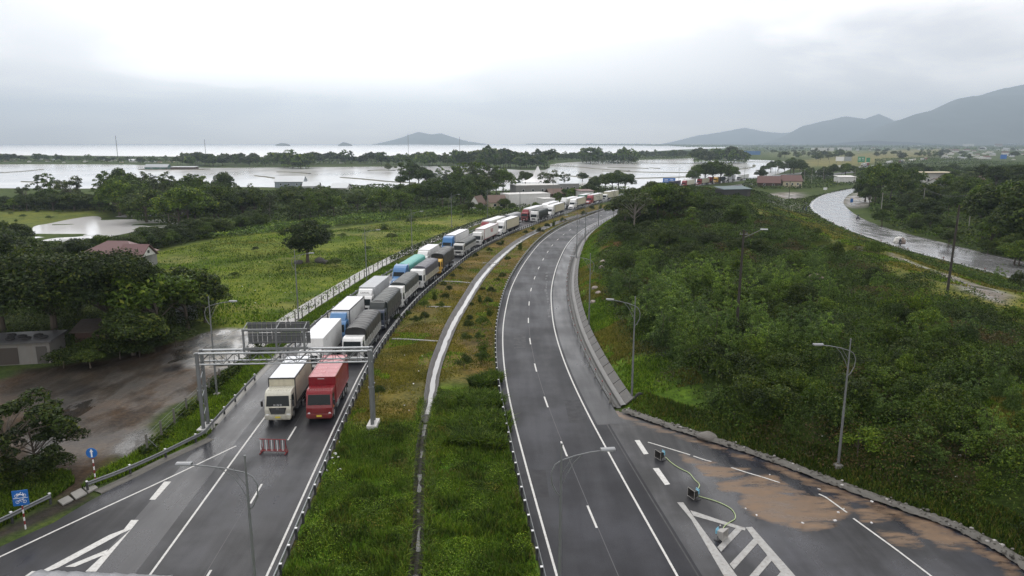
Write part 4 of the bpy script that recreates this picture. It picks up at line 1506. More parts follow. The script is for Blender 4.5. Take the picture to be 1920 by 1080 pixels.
def cab_over(root, col, high=False, ribs=False, grille=BLACK, big_grille=False, plate=0, roof=None, letters=None, round_lamps=False, deflector=None, simple=False):
    def mk():
        mb = MB()
        top = 2.95 if not high else 3.45
        pr = [(0.02, .55), (-0.03, 1.35), (0.05, 1.62), (.30, 2.62), (.52, top - .12), (.75, top), (1.95, top), (1.95, .95), (1.72, .95), (1.6, 1.08), (0.78, 1.08), (.62, .55)]
        mb.prism(pr, -1.19, 1.19)
        if ribs:
            for k in range(9):
                x = -0.96 + k * 0.24
                mb.box((x, 1.25, top + 0.015), (0.10, 1.2, 0.05))
                mb.box((x, 0.52, top - 0.16), (0.10, 0.42, 0.05), 0, Matrix.Rotation(0.62, 3, 'X'))
        return mb.mesh('cab', col, bevel=0.06)
    part('cab', cached(('co', col.name, high, ribs), mk), root)
    top = 2.95 if not high else 3.45

    def mkw():
        mb = MB()
        mb.add([(-1.06, 0.041, 1.63), (1.06, 0.041, 1.63), (1.0, .272, 2.56), (-1.0, .272, 2.56), (-1.06, 0.10, 1.63), (1.06, 0.10, 1.63), (1.0, .33, 2.56), (-1.0, .33, 2.56)],
               [(0, 1, 2, 3), (0, 4, 5, 1), (1, 5, 6, 2), (2, 6, 7, 3), (3, 7, 4, 0)])
        return mb.mesh('windshield', GLASS)
    part('windshield', cached('cow', mkw), root)
    for s_ in (-1, 1):
        part('side_window', cached('cosw', lambda: MB().prism([(.42, 1.62), (.56, 2.5), (1.35, 2.5), (1.35, 1.62)], -0.01, 0.01).mesh('side_window', GLASS)), root, (s_ * 1.193, 0, 0))
        if not simple:
            part('mirror', _mir if s_ > 0 else _mirr, root, (s_ * 1.42, 0.05, 1.9))
            part('headlight', _headr if round_lamps else _head, root, (s_ * 0.95, -0.05, 0.82))
    if big_grille:
        gm2 = MB().add([(-.62, -.075, .92), (.62, -.075, .92), (.80, -.06, 1.50), (-.80, -.06, 1.50), (-.62, .03, .92), (.62, .03, .92), (.80, .06, 1.50), (-.80, .06, 1.50)], [(0, 1, 2, 3), (0, 4, 5, 1), (1, 5, 6, 2), (2, 6, 7, 3), (3, 7, 4, 0)])
        for zz in (1.02, 1.14, 1.26, 1.38):
            gm2.box((0, -.085, zz), (1.25, .02, .025), 1)
        gm2.box((0, -.09, 1.42), (.26, .03, .09), 1)
        part('grille', gm2.mesh('grille', [BLACK, STEEL_D]), root)
    else:
     part('grille', cached(('gr', grille.name), lambda: MB().box((0, -0.035, 1.12), (1.25, 0.05, 0.42)).box((0, -0.065, 1.22), (1.2, 0.02, 0.03)).box((0, -0.065, 1.06), (1.2, 0.02, 0.03)).mesh('grille', grille, bevel=0.015)), root)
    part('bumper', cached(('bu', col.name), lambda: MB().box((0, -0.03, 0.66), (2.4, 0.24, 0.36)).box((0, 0.02, 0.42), (2.2, 0.2, 0.16)).mesh('bumper', col, bevel=0.04)), root)
    if not simple:
        part('number_plate', _plate[plate], root, (0, -0.165, 0.64))
        part('wiper', cached('wip', lambda: MB().tube([(-.8, .02, 1.62), (-.1, 0.05, 1.75)], .015, 5).tube([(.1, .02, 1.62), (.8, 0.05, 1.75)], .015, 5).mesh('wiper', BLACK)), root)
    if deflector:
        def mkd():
            mb = MB()
            mb.prism([(.7, top - .03), (1.0, top + .35), (1.55, top + .85), (1.9, top + .9), (1.9, top - .03)], -1.05, 1.05)
            return mb.mesh('roof_deflector', deflector, bevel=0.08)
        d_ = part('roof_deflector', cached(('rd', deflector.name, top), mkd), root)
    if letters:
        tx = part('lettering', text_mesh('lettering', letters, 0.22, LETTER_W, 0.004), root, (0, 0.055, 1.74))
        tx.rotation_euler = (math.pi / 2 - 0.24, 0, 0)
    return 2.1, 1.0


def cab_nose(root, col, simple=False, oval=False, tall=4.0, plate=0):
    """bonneted tractor cab with a high streamlined sleeper roof"""
    def mk():
        mb = MB()
        mb.prism([(0.05, .62), (0.0, 1.1), (.10, 1.42), (.45, 1.62), (1.75, 1.86), (1.75, .62)], -0.86, 0.86)
        for s_ in (-1, 1):
            mb.prism([(0.10, .62), (.05, .95), (.30, 1.18), (.95, 1.30), (1.62, 1.2), (1.7, .95), (1.55, .95), (1.42, 1.08), (.72, 1.08), (.58, .95), (.55, .62)], s_ * 0.80, s_ * 1.16)
        mb.prism([(1.65, .7), (1.65, 1.85), (2.15, 2.72), (2.35, 3.05), (2.7, tall - .38), (3.2, tall - .08), (3.7, tall), (4.5, tall), (4.5, .7)], -1.17, 1.17)
        return mb.mesh('cab', col, bevel=0.09, seg=3)
    part('cab', cached(('cn', col.name, tall), mk), root)

    def mkw():
        mb = MB()
        mb.add([(-1.0, 1.71, 1.98), (1.0, 1.71, 1.98), (.96, 2.11, 2.68), (-.96, 2.11, 2.68), (-1.0, 1.77, 1.96), (1.0, 1.77, 1.96), (.96, 2.17, 2.66), (-.96, 2.17, 2.66)],
               [(0, 1, 2, 3), (0, 4, 5, 1), (1, 5, 6, 2), (2, 6, 7, 3), (3, 7, 4, 0)])
        return mb.mesh('windshield', GLASS)
    part('windshield', cached('cnw', mkw), root)
    for s_ in (-1, 1):
        part('side_window', cached('cnsw', lambda: MB().prism([(1.95, 1.95), (2.25, 2.6), (2.9, 2.6), (2.9, 1.95)], -0.01, 0.01).mesh('side_window', GLASS)), root, (s_ * 1.172, 0, 0))
        if not simple:
            part('mirror', _mir if s_ > 0 else _mirr, root, (s_ * 1.40, 1.75, 2.2))
            part('headlight', _head, root, (s_ * 0.93, 0.1, 1.0))
            part('exhaust_stack', cached('exh', lambda: MB().tube([(0, 0, 1.0), (0, 0, 3.7), (0, .12, 3.85)], .075, 10).mesh('exhaust_stack', CHROME, smooth=True)), root, (s_ * 1.12, 4.58, 0))
    part('grille', cached('cng', lambda: MB().prism([(-.03, .85), (-.03, 1.12), (.07, 1.40), (.12, 1.40), (.05, .85)], -.55, .55).mesh('grille', CHROME, bevel=0.01)), root)
    part('bumper', cached(('cnb', col.name), lambda: MB().box((0, 0.02, 0.60), (2.3, 0.24, 0.34)).mesh('bumper', col, bevel=0.05)), root)
    if oval:
        o_ = part('emblem', MB().lathe([(0.0, -.01), (0.98, -.01), (1.0, 0.01)], axis='y', n=28).mesh('emblem', LETTER_W), root, (0, 2.80, tall - .58))
        o_.scale = (0.52, 1, 0.20)
        o_.rotation_euler = (-0.85, 0, 0)
    if not simple:
        part('number_plate', _plate[plate], root, (0, -0.11, 0.60))
    return 4.75, 1.05


def cargo(root, kind, y0, y1, col, z0=1.15, z1=3.75, roof=None, trim=None, bed=None, seed=0):
    w_ = 1.22
    L = y1 - y0
    if kind in ('box', 'container'):
        def mk():
            mb = MB()
            mb.bb(-w_, w_, y0, y1, z0, z1 - .03)
            if kind == 'container':
                n = int(L / 0.30)
                for k in range(n):
                    yy = y0 + (k + .5) * L / n
                    for s_ in (-1, 1):
                        mb.bb(s_ * w_ - .018, s_ * w_ + .018, yy - .075, yy + .075, z0 + .14, z1 - .16)
            return mb.mesh('cargo_box', col, bevel=0.012, seg=1)
        part('cargo_box', mk(), root)
        mb = MB().bb(-w_ + .01, w_ - .01, y0 + .01, y1 - .01, z1 - .028, z1 + .004)
        mb.bb(-.02, .02, y0 + .05, y1 - .05, z1 + .004, z1 + .016)
        k = y0 + 1.2
        while k < y1 - .5:
            mb.bb(-w_ + .05, w_ - .05, k - .012, k + .012, z1 + .004, z1 + .012)
            k += 1.22
        part('box_roof', mb.mesh('box_roof', roof or ROOF_W), root)
        if trim:
            t_ = 0.045
            mb = MB()
            for s_ in (-1, 1):
                mb.bb(s_ * w_ - t_, s_ * w_ + t_, y0 - .01, y1 + .01, z1 - .09, z1 + .03)
                mb.bb(s_ * w_ - t_, s_ * w_ + t_, y0 - .02, y0 + .09, z0, z1 - .09)
                mb.bb(s_ * w_ - t_, s_ * w_ + t_, y1 - .09, y1 + .02, z0, z1 - .09)
                mb.bb(s_ * w_ - t_, s_ * w_ + t_, y0 + .09, y1 - .09, z0 - .02, z0 + .10)
            mb.bb(-w_ + .05, w_ - .05, y0 - .03, y0 + .06, z1 - .10, z1 + .03)
            mb.bb(-w_ + .05, w_ - .05, y1 - .06, y1 + .03, z1 - .10, z1 + .03)
            part('box_trim', mb.mesh('box_trim', trim), root)
    else:
        if seed in (1, 2, 3, 4, 5):
            rp = MB()
            q_ = y0 + .5
            while q_ < y1 - .3:
                for s_ in (-1, 1):
                    rp.tube([(s_ * (w_ + .05), q_, z0 + .2), (s_ * (w_ + .06), q_ + .5, (z0 + z1) / 2), (s_ * (w_ + .02), q_ + .95, z1 - .3)], .016, 4)
                    rp.tube([(s_ * (w_ + .05), q_ + .95, z0 + .2), (s_ * (w_ + .06), q_ + .5, (z0 + z1) / 2), (s_ * (w_ + .02), q_, z1 - .3)], .016, 4)
                q_ += 1.05
            part('rope', rp.mesh('rope', M('rope', (.24, .23, .2), .8)), root)
        # tarpaulin stretched over hoops above a slatted bed
        zb = z0 + (0.95 if bed else 0.35)
        rng = np.random.default_rng(seed + 3)
        n = int(L / 0.16)
        sec = [(-w_ - .03, zb), (-w_ - .02, (zb + z1) / 2), (-w_, z1 - .35), (-w_ + .10, z1 - .12), (-.7, z1 + .02), (-.3, z1 + .08), (.3, z1 + .08), (.7, z1 + .02), (w_ - .10, z1 - .12), (w_, z1 - .35), (w_ + .02, (zb + z1) / 2), (w_ + .03, zb)]
        k = len(sec)
        V = np.zeros((n, k, 3))
        for i in range(n):
            y = y0 + L * i / (n - 1)
            hoop = abs(math.sin(math.pi * (y - y0) / 1.05))
            for j, (x, z) in enumerate(sec):
                sag = (1 - hoop) * 0 + (-0.07 * (1 - (1 - hoop) ** 2))
                V[i, j] = (x * (1 - 0.012 * hoop), y, z + (sag if z > z1 - .3 else 0) + rng.normal() * 0.012)
                V[i, j, 0] += rng.normal() * 0.014
        V += 0
        ii, jj = np.meshgrid(np.arange(k - 1), np.arange(n - 1))
        a = (jj * k + ii).ravel()
        Q = np.stack([a, a + k, a + k + 1, a + 1], 1)
        Vv = V.reshape(-1, 3)
        me = npmesh('tarpaulin', Vv, Q, [col], smooth=True)
        bm = bmesh.new()
        bm.from_mesh(me)
        bm.verts.ensure_lookup_table()
        bm.faces.new([bm.verts[j] for j in range(k)])
        bm.faces.new([bm.verts[(n - 1) * k + j] for j in range(k)][::-1])
        bmesh.ops.recalc_face_normals(bm, faces=bm.faces)
        bm.to_mesh(me)
        bm.free()
        part('tarpaulin', me, root)
        mb = MB().bb(-w_, w_, y0, y1, z0, z0 + .12)
        bc = bed or STEEL_D
        for s_ in (-1, 1):
            q = z0 + .12
            while q < zb - .05:
                mb.bb(s_ * w_ - .025, s_ * w_ + .025, y0, y1, q + .03, q + .19)
                q += .24
            yy = y0
            while yy <= y1 + .01:
                mb.bb(s_ * (w_ + .03) - .03, s_ * (w_ + .03) + .03, yy - .04, yy + .04, z0, zb)
                yy += L / max(3, round(L / 1.5))
        mb.bb(-w_, w_, y0 - .03, y0 + .03, z0, zb + .05)
        mb.bb(-w_, w_, y1 - .03, y1 + .03, z0, zb)
        part('cargo_bed', mb.mesh('cargo_bed', bc), root)


def truck(label, cat_name, x, y, rz, cab, ckind, ccol, L, cabcol, z1=3.75, group=None, roof=None, trim=None, bed=None, box0=None, axles=None, simple=False, seed=0, **kw):
    root = thing(cat_name, label, 'truck', (x, y, 0), rz, group)
    if cab == 'over':
        y0, fy = cab_over(root, cabcol, simple=simple, **kw)
    else:
        y0, fy = cab_nose(root, cabcol, simple=simple, **kw)
    semi = L > 13
    if box0 is not None:
        y0 = box0
    elif semi and cab == 'over':
        y0 = 2.9
    cargo(root, ckind, y0, L, ccol, 1.15 if not semi else 1.3, z1, roof, trim, bed, seed)
    mb = MB()
    for s_ in (-1, 1):
        mb.bb(s_ * .42 - .05, s_ * .42 + .05, 0.5, L - .1, .80, 1.13)
    for q in np.arange(1.5, L, 1.8):
        mb.bb(-.4, .4, q, q + .12, .85, 1.05)
    mb.bb(-1.1, 1.1, L - .12, L - .02, .55, .70)
    part('chassis', mb.mesh('chassis', DARK), root)
    ax = [(fy + 0.15, False)]
    if semi:
        ax += [(y0 + .6, True), (y0 + 1.9, True), (L - 3.4, True), (L - 2.1, True), (L - .9, True)]
    elif L > 9.5:
        ax += [(fy + 2.0, False), (L - 3.2, True), (L - 1.9, True)]
    else:
        ax += [(L - 2.9, True), (L - 1.65, True)]
    for yy, dual in ax:
        for s_ in (-1, 1):
            if simple and s_ < 0:
                continue
            wheel(root, s_ * (1.02 if not dual else 0.93), yy, dual)
    if not simple:
        for s_ in (-1, 1):
            part('side_guard', _guard, root, (s_ * 1.1, (y0 + L) / 2 - .3, .75))
            part('mudguard', cached('mg', lambda: MB().box((0, 0, 0), (0.5, 0.03, 0.5)).mesh('mudguard', RUBBER)), root, (s_ * .95, L - .35, .55))
        part('fuel_tank', _tank, root, (1.0, y0 + .9, .75))
    return root


def lane_pos(off, y):
    """place on the queue: (x, y, heading) at lateral offset off from the carriageway's right line"""
    p = np.array([CLf(y), y])
    d = np.array([float(CLf(y + .5) - CLf(y - .5)), 1.0])
    d /= np.linalg.norm(d)
    n_ = np.array([d[1], -d[0]])
    q = p + n_ * off
    return q[0], q[1], math.atan2(-d[0], d[1])

# ------------------------------------------------------------------ street furniture
BLUE_S = M('sign_blue', (0.02, 0.13, 0.42), 0.35, var=0.06)
WHITE_S = M('sign_white', (0.75, 0.76, 0.77), 0.4, var=0.06)
RED_P = M('post_red', (0.20, 0.022, 0.025), 0.5, var=0.15)
GREEN_S = M('sign_green', (0.02, 0.22, 0.10), 0.4, var=0.06)
GREY_PNL = M('sign_back', (0.115, 0.12, 0.125), 0.5, 0.3, var=0.2)


def _lamp_meshes(Hh, arm):
    key = ('lamp', Hh, arm)

    def mk():
        pole = MB().tube([(0, 0, 0), (0, 0, Hh * .5), (0, 0, Hh)], [.115, .085, .045], 10)
        pole.lathe([(0, .07), (.06, .05), (.075, 0), (.05, -.06)], (0, 0, Hh + .05), n=10)
        pole.box((0, 0, 1.0), (.03, .25, .5))
        A = MB()
        z = Hh - .9
        pts = [(0.05, 0, z - 2.0), (-.22, 0, z - 1.75), (-.48, 0, z - 1.2), (-.52, 0, z - .6), (-.32, 0, z - .15), (0, 0, z + .06), (arm * .35, 0, z + .28), (arm * .7, 0, z + .42), (arm, 0, z + .48)]
        A.tube(pts, .036, 7)
        A.tube([(0, 0, z - 1.4), (.28, 0, z - .75), (.62, 0, z - .15), (arm * .5, 0, z + .33)], .022, 6)
        A.tube([(0, 0, z - .75), (.22, 0, z - .35), (.45, 0, z + .0), (.62, 0, z + .3)], .018, 6)
        LH = M('lamp_head_grey', (.26, .27, .28), .45, .4)
        hd = MB().prism([(-.13, z + .48), (-.16, z + .54), (-.10, z + .62), (.10, z + .62), (.16, z + .54), (.13, z + .48)], arm - .05, arm + .72)
        ls = MB().bb(arm + .08, arm + .62, -.11, .11, z + .465, z + .482)
        bs = MB().bb(-.28, .28, -.28, .28, -.1, .22).bb(-.18, .18, -.18, .18, .22, .25)
        return (pole.mesh('pole', STEEL_D, smooth=True), A.mesh('arm', STEEL_D, smooth=True), hd.mesh('lamp_head', LH, bevel=.02), ls.mesh('lens', LAMPGLASS), bs.mesh('base', CONC, bevel=.03))
    return cached(key, mk)


def lamp(x, y, rz, label, arm=2.1, Hh=10.3, group='street lamps along the highway', z=0.0):
    po, ar, hd, ls, bs = _lamp_meshes(Hh, arm)
    r = thing('street_lamp', label, 'street lamp', (x, y, z), rz, group)
    part('pole', po, r)
    part('arm', ar, r)
    h_ = part('lamp_head', hd, r)
    part('lens', ls, h_)
    part('base', bs, r)
    return r


def guardrail(name, label, P, side, sp=2.0, mat=STEEL, post=DARK, near=None, z0=0.0, cap=True):
    r = thing(name, label, 'guard rail', (0, 0, 0))
    prof = [(0, .43), (.05, .48), (.05, .53), (0, .58), (0, .61), (.05, .66), (.05, .71), (0, .76), (-.012, .76), (-.012, .43)]
    prof = [(-side * o, z + z0) for o, z in prof]
    part('rail', sweep_mesh('rail', P, prof, mat, closed=True), r)
    Q = resample(P, sp)
    nr = normals(Q)
    pm = MB().bb(-.075, .075, -.06, .06, -.3, .74, 0)
    pm.bb(-.08, .08, -.065, .065, .74, .80, 1)
    pme = pm.mesh('post', [post, WHITE_S], bevel=.0)
    bk = MB()
    order = np.argsort(np.hypot(Q[:, 0], Q[:, 1] - 30))
    for n_, i in enumerate(order):
        p = Q[i] + nr[i] * side * .10
        an = math.atan2(nr[i][1], nr[i][0])
        if n_ < 98:
            part('post', pme, r, (p[0], p[1], z0), an)
        else:
            bk.box((p[0], p[1], z0 + .25), (.15, .12, 1.05), 0, Matrix.Rotation(an, 3, 'Z'))
    if bk.v:
        tag(part('distant_posts', bk.mesh('distant_posts', post), r), kind='stuff')
    return r


guardrail('guard_rail', 'long steel guard rail on the median side of the truck queue', offset(path(CLf, 16, 440, 2.0), 0.75), 1)
guardrail('guard_rail', 'curving steel guard rail on the median side of the empty carriageway', offset(path(RLf, 16, 300, 2.0), -0.85), -1, mat=STEEL_D)
P = np.concatenate([smooth_poly(GP([(166, 921), (234, 895), (300, 865), (345, 842), (385, 822)]), .5, 1), offset(path(CLf, 60.5, 74, .5), -11.0)])
guardrail('guard_rail', 'bent guard rail on the outer shoulder by the gantry and the yard fence', smooth_poly(P, .6, 1), -1, mat=STEEL_D, sp=3.2)
guardrail('guard_rail', 'short guard rail end at the lower left below the square blue sign', smooth_poly(GP([(-160, 1058), (-60, 1018), (0, 993), (60, 962), (97, 944)]), .6, 1), -1, mat=STEEL_D, sp=2.6)
guardrail('guard_rail', 'outer guard rail of the truck queue along the grass verge', offset(path(CLf, 82, 300, 2.0), -10.7), -1, mat=STEEL_D, sp=3.0)

# broken rail with leaning posts above the gutter
r = thing('broken_barrier', 'broken cable barrier with leaning posts over the gutter of the right carriageway', 'barrier')
SHb = offset(path(RLf, 66, 262, 4.0), 7.2 + 2.72)
for i, p in enumerate(SHb):
    mb = MB().box((0, 0, .45), (.11, .11, 1.0), 0, Matrix.Rotation(random.uniform(-.18, .18), 3, 'Y')).box((0, 0, .95), (.12, .12, .12), 1)
    part('post', mb.mesh('post', [CONC, RED_P]), r, (p[0], p[1], 0))
for zz in (.42, .72):
    pts = []
    for i, p in enumerate(resample(SHb, 1.0)):
        pts.append((p[0] + random.uniform(-.03, .03), p[1], zz - .10 * abs(math.sin(i * math.pi / 4)) + random.uniform(-.04, .04)))
    part('cable', MB().tube(pts, .03, 5).mesh('cable', STEEL_D), r)

# fence between verge and lane
fe = thing('wire_fence', 'long wire fence with concrete posts between truck queue and meadow', 'fence')
FQ = resample(FENCE[FENCE[:, 1] > 52.5], 2.9)
pm = MB().bb(-.07, .07, -.07, .07, -.3, 1.75).mesh('post', M('old_post', (0.13, 0.125, 0.11), 0.85, var=0.3), bevel=.01)
for p in FQ[:98]:
    part('post', pm, fe, (p[0], p[1], 0))
for k, zz in enumerate((.25, .62, 1.0, 1.35, 1.66)):
    part('wire', MB().tube([(p[0], p[1], zz + .02 * math.sin(i * 1.3)) for i, p in enumerate(FQ)], .010 if zz < 1.6 else .016, 4).mesh('wire', STEEL_D), fe)
for a, b in ((0, 1), (1, 0)):
    p, q = FQ[0], FQ[1]
part('brace', MB().tube([(FQ[0][0], FQ[0][1], 1.5), (FQ[0][0] + .9, FQ[0][1] + .5, 0)], .03, 6).mesh('brace', STEEL_D), fe)

# ------------------------------------------------------------------ gantry with the back of a road sign
ga = thing('sign_gantry', 'steel truss gantry across the queue carrying the back of a big sign', 'gantry', (0, 0, 0))
gl, gr = np.array([-27.75, 60.0]), np.array([-12.75, 60.9])
d = (gr - gl) / np.linalg.norm(gr - gl)
n_ = np.array([-d[1], d[0]])
zt, zb = 7.35, 6.35
for e, p in (('l', gl), ('r', gr)):
    for k in ((0, 1) if e == 'l' else (0, 1)):
        q = p + n_ * (k * 1.1 - .55)
        part('column', MB().tube([(q[0], q[1], -.2), (q[0], q[1], zt + .1)], .17, 12).lathe([(.17, 3.9), (.24, 3.9), (.24, 4.0), (.17, 4.0)], (q[0], q[1], 0), n=12).mesh('column', STEEL_D, smooth=True), ga)
    lat = MB()
    for k in range(7):
        z0_ = .4 + k * .85
        s0, s1 = (-.55, .55) if k % 2 else (.55, -.55)
        a_, b_ = p + n_ * s0, p + n_ * s1
        lat.tube([(a_[0], a_[1], z0_), (b_[0], b_[1], z0_ + .85)], .035, 6)
    part('lacing', lat.mesh('lacing', STEEL), ga)
    mbq = MB()
    mbq.box((p[0], p[1], .15), (.9, 1.9, .5), 0)
    part('footing', mbq.mesh('footing', M('white_concrete', (0.5, 0.5, 0.48), .6, var=.2), bevel=.03), ga)
for zz in (zt, zb):
    for k in (-.55, .55):
        a_, b_ = gl + n_ * k - d * .2, gr + n_ * k + d * .2
        part('chord', MB().tube([(a_[0], a_[1], zz), (b_[0], b_[1], zz)], .10 if zz == zt else .075, 10).mesh('chord', STEEL, smooth=True), ga)
Lg = np.linalg.norm(gr - gl)
web = MB()
nb = 14
for k in (-.55, .55):
    for i in range(nb):
        a_, b_ = gl + d * Lg * i / nb + n_ * k, gl + d * Lg * (i + 1) / nb + n_ * k
        z0_, z1_ = (zb, zt) if i % 2 == 0 else (zt, zb)
        web.tube([(a_[0], a_[1], z0_), (b_[0], b_[1], z1_)], .035, 6)
        web.tube([(b_[0], b_[1], zb), (b_[0], b_[1], zt)], .028, 6)
for zz in (zt, zb):
    for i in range(nb):
        a_ = gl + d * Lg * i / nb - n_ * .55
        b_ = gl + d * Lg * (i + 1) / nb + n_ * .55
        web.tube([(a_[0], a_[1], zz), (b_[0], b_[1], zz)], .026, 6)
part('web_bars', web.mesh('web_bars', STEEL_D), ga)
sx0, sx1 = 4.05, 9.6          # along the truss
pn = MB()
rot = Matrix.Rotation(math.atan2(d[1], d[0]), 3, 'Z')
for row, (z0_, z1_) in enumerate(((7.75, 8.75), (8.8, 9.75))):
    for k in range(13):
        u = sx0 + (k + .5) * (sx1 - sx0) / 13
        c_ = gl + d * u + n_ * 1.0
        pn.box((c_[0], c_[1], (z0_ + z1_) / 2), ((sx1 - sx0) / 13 - .035, .05, z1_ - z0_), 0, rot)
part('sign_panel', pn.mesh('sign_panel', GREY_PNL), ga)
fr = MB()
for u in (sx0 + .05, (sx0 + sx1) / 2 + .1, sx1 - .25):
    a_ = gl + d * u - n_ * .45
    b_ = gl + d * u + n_ * .93
    fr.box((a_[0], a_[1], 8.45), (.16, .14, 2.1), 0, rot)
    fr.tube([(a_[0], a_[1], 9.4), (b_[0], b_[1], 9.7)], .05, 6)
    fr.tube([(a_[0], a_[1], 7.6), (b_[0], b_[1], 7.8)], .05, 6)
for zz in (7.7, 9.4):
    a_ = gl + d * (sx0 + sx1) / 2 - n_ * .45
    fr.box((a_[0], a_[1], zz), (sx1 - sx0 + .1, .16, .18), 0, rot)
for zz in (7.9, 8.5, 9.1, 9.6):
    a_ = gl + d * (sx0 + sx1) / 2 + n_ * .93
    fr.box((a_[0], a_[1], zz), (sx1 - sx0, .06, .06), 0, rot)
part('sign_frame', fr.mesh('sign_frame', STEEL_D), ga)

# ------------------------------------------------------------------ signs
def post_banded(h, n=6, r=.05):
    mb = MB()
    for k in range(n):
        mb.tube([(0, 0, h * k / n - (0.2 if k == 0 else 0)), (0, 0, h * (k + 1) / n)], r, 10, k % 2)
    return mb.mesh('post', [WHITE_S, RED_P])


x, y = G(180, 907)
rs = thing('round_road_sign', 'round blue sign with a white upward arrow on a banded post', 'road sign', (x, y, 0), 0.12)
part('post', post_banded(2.3, 8), rs)
dsk = MB().lathe([(0, -.02), (.40, -.02), (.41, 0), (.40, .02), (0, .02)], axis='y', n=32).mesh('disc', BLUE_S)
part('disc', dsk, rs, (0, -.07, 2.55))
ar = MB()
pl = [(-.055, -.32), (.055, -.32), (.055, .1), (.14, .08), (0, .34), (-.14, .08), (-.055, .1)]
ar.add([(a_, -.096, b_) for a_, b_ in pl] + [(a_, -.088, b_) for a_, b_ in pl], [tuple(range(7)), tuple(range(13, 6, -1))] + [(i, (i + 1) % 7, 7 + (i + 1) % 7, 7 + i) for i in range(7)])
part('arrow', ar.mesh('arrow', WHITE_S), rs, (0, -.0, 2.55))

x, y = G(48, 990)
ss = thing('square_road_sign', 'square blue sign with white motorcycle and bicycle on a banded post', 'road sign', (x, y, 0), 0.28)
part('post', post_banded(2.2, 8), ss)
part('board', MB().box((0, -.07, 2.25), (.95, .03, 1.10)).mesh('board', BLUE_S, bevel=.01), ss)


def ring(mb, cx, cz, r, w_=.02, y=-.092):
    pts = [(cx + math.cos(2 * math.pi * k / 18) * r, y, cz + math.sin(2 * math.pi * k / 18) * r) for k in range(19)]
    mb.tube(pts, w_, 5)


pc = MB().box((0, -.09, 2.25), (.86, .012, .035))
ring(pc, -.22, 2.42, .10, .012)
ring(pc, .24, 2.42, .10, .012)
pc.tube([(-.22, -.092, 2.42), (-.05, -.092, 2.50), (.1, -.092, 2.48), (.24, -.092, 2.42)], .03, 6)
pc.tube([(-.2, -.092, 2.56), (0, -.092, 2.54), (.06, -.092, 2.66)], .028, 6)
pc.tube([(.24, -.092, 2.42), (.14, -.092, 2.62)], .02, 6)
ring(pc, -.20, 1.98, .10, .012)
ring(pc, .22, 1.98, .10, .012)
pc.tube([(-.20, -.092, 1.98), (-.06, -.092, 2.12), (.12, -.092, 2.12), (.03, -.092, 1.97), (-.06, -.092, 2.12)], .018, 5)
pc.tube([(.22, -.092, 1.98), (.11, -.092, 2.18), (.19, -.092, 2.20)], .018, 5)
part('pictogram', pc.mesh('pictogram', WHITE_S), ss)

# barricade on the road
x, y = G(513, 850)
br = thing('barricade', 'red and white barred barricade standing on the road before the two front trucks', 'barricade', (x, y, 0), -0.06)
W = 2.25
part('frame', MB().tube([(-W / 2, 0, .22), (W / 2, 0, .22)], .045, 8).tube([(-W / 2, 0, 1.25), (W / 2, 0, 1.25)], .04, 8).tube([(-W / 2, .25, .22), (W / 2, .25, .22)], .04, 8).mesh('frame', RED_P), br)
for k in range(10):
    part('bar', MB().tube([(0, 0, .22), (0, 0, 1.25)], .034, 8).mesh('bar', WHITE_S if k % 2 == 0 else RED_P), br, (-W / 2 + .06 + k * (W - .12) / 9, 0, 0))
for s_ in (-1, 1):
    part('foot', MB().tube([(0, -.3, .04), (0, .45, .04)], .045, 8).tube([(0, 0, .04), (0, 0, .24)], .04, 8).tube([(0, .4, .06), (0, 0, .9)], .03, 6).mesh('foot', RED_P), br, (s_ * (W / 2 - .06), 0, 0))

# floodlights joined by a hose-like cable
CABLE = M('yellow_green_cable', (0.42, 0.52, 0.26), .5, var=.1)
BLUE_C = M('pale_blue_housing', (0.16, 0.42, 0.55), .4, var=.1)
HOUS = M('lamp_housing', (0.33, 0.32, 0.30), .5, var=.2)


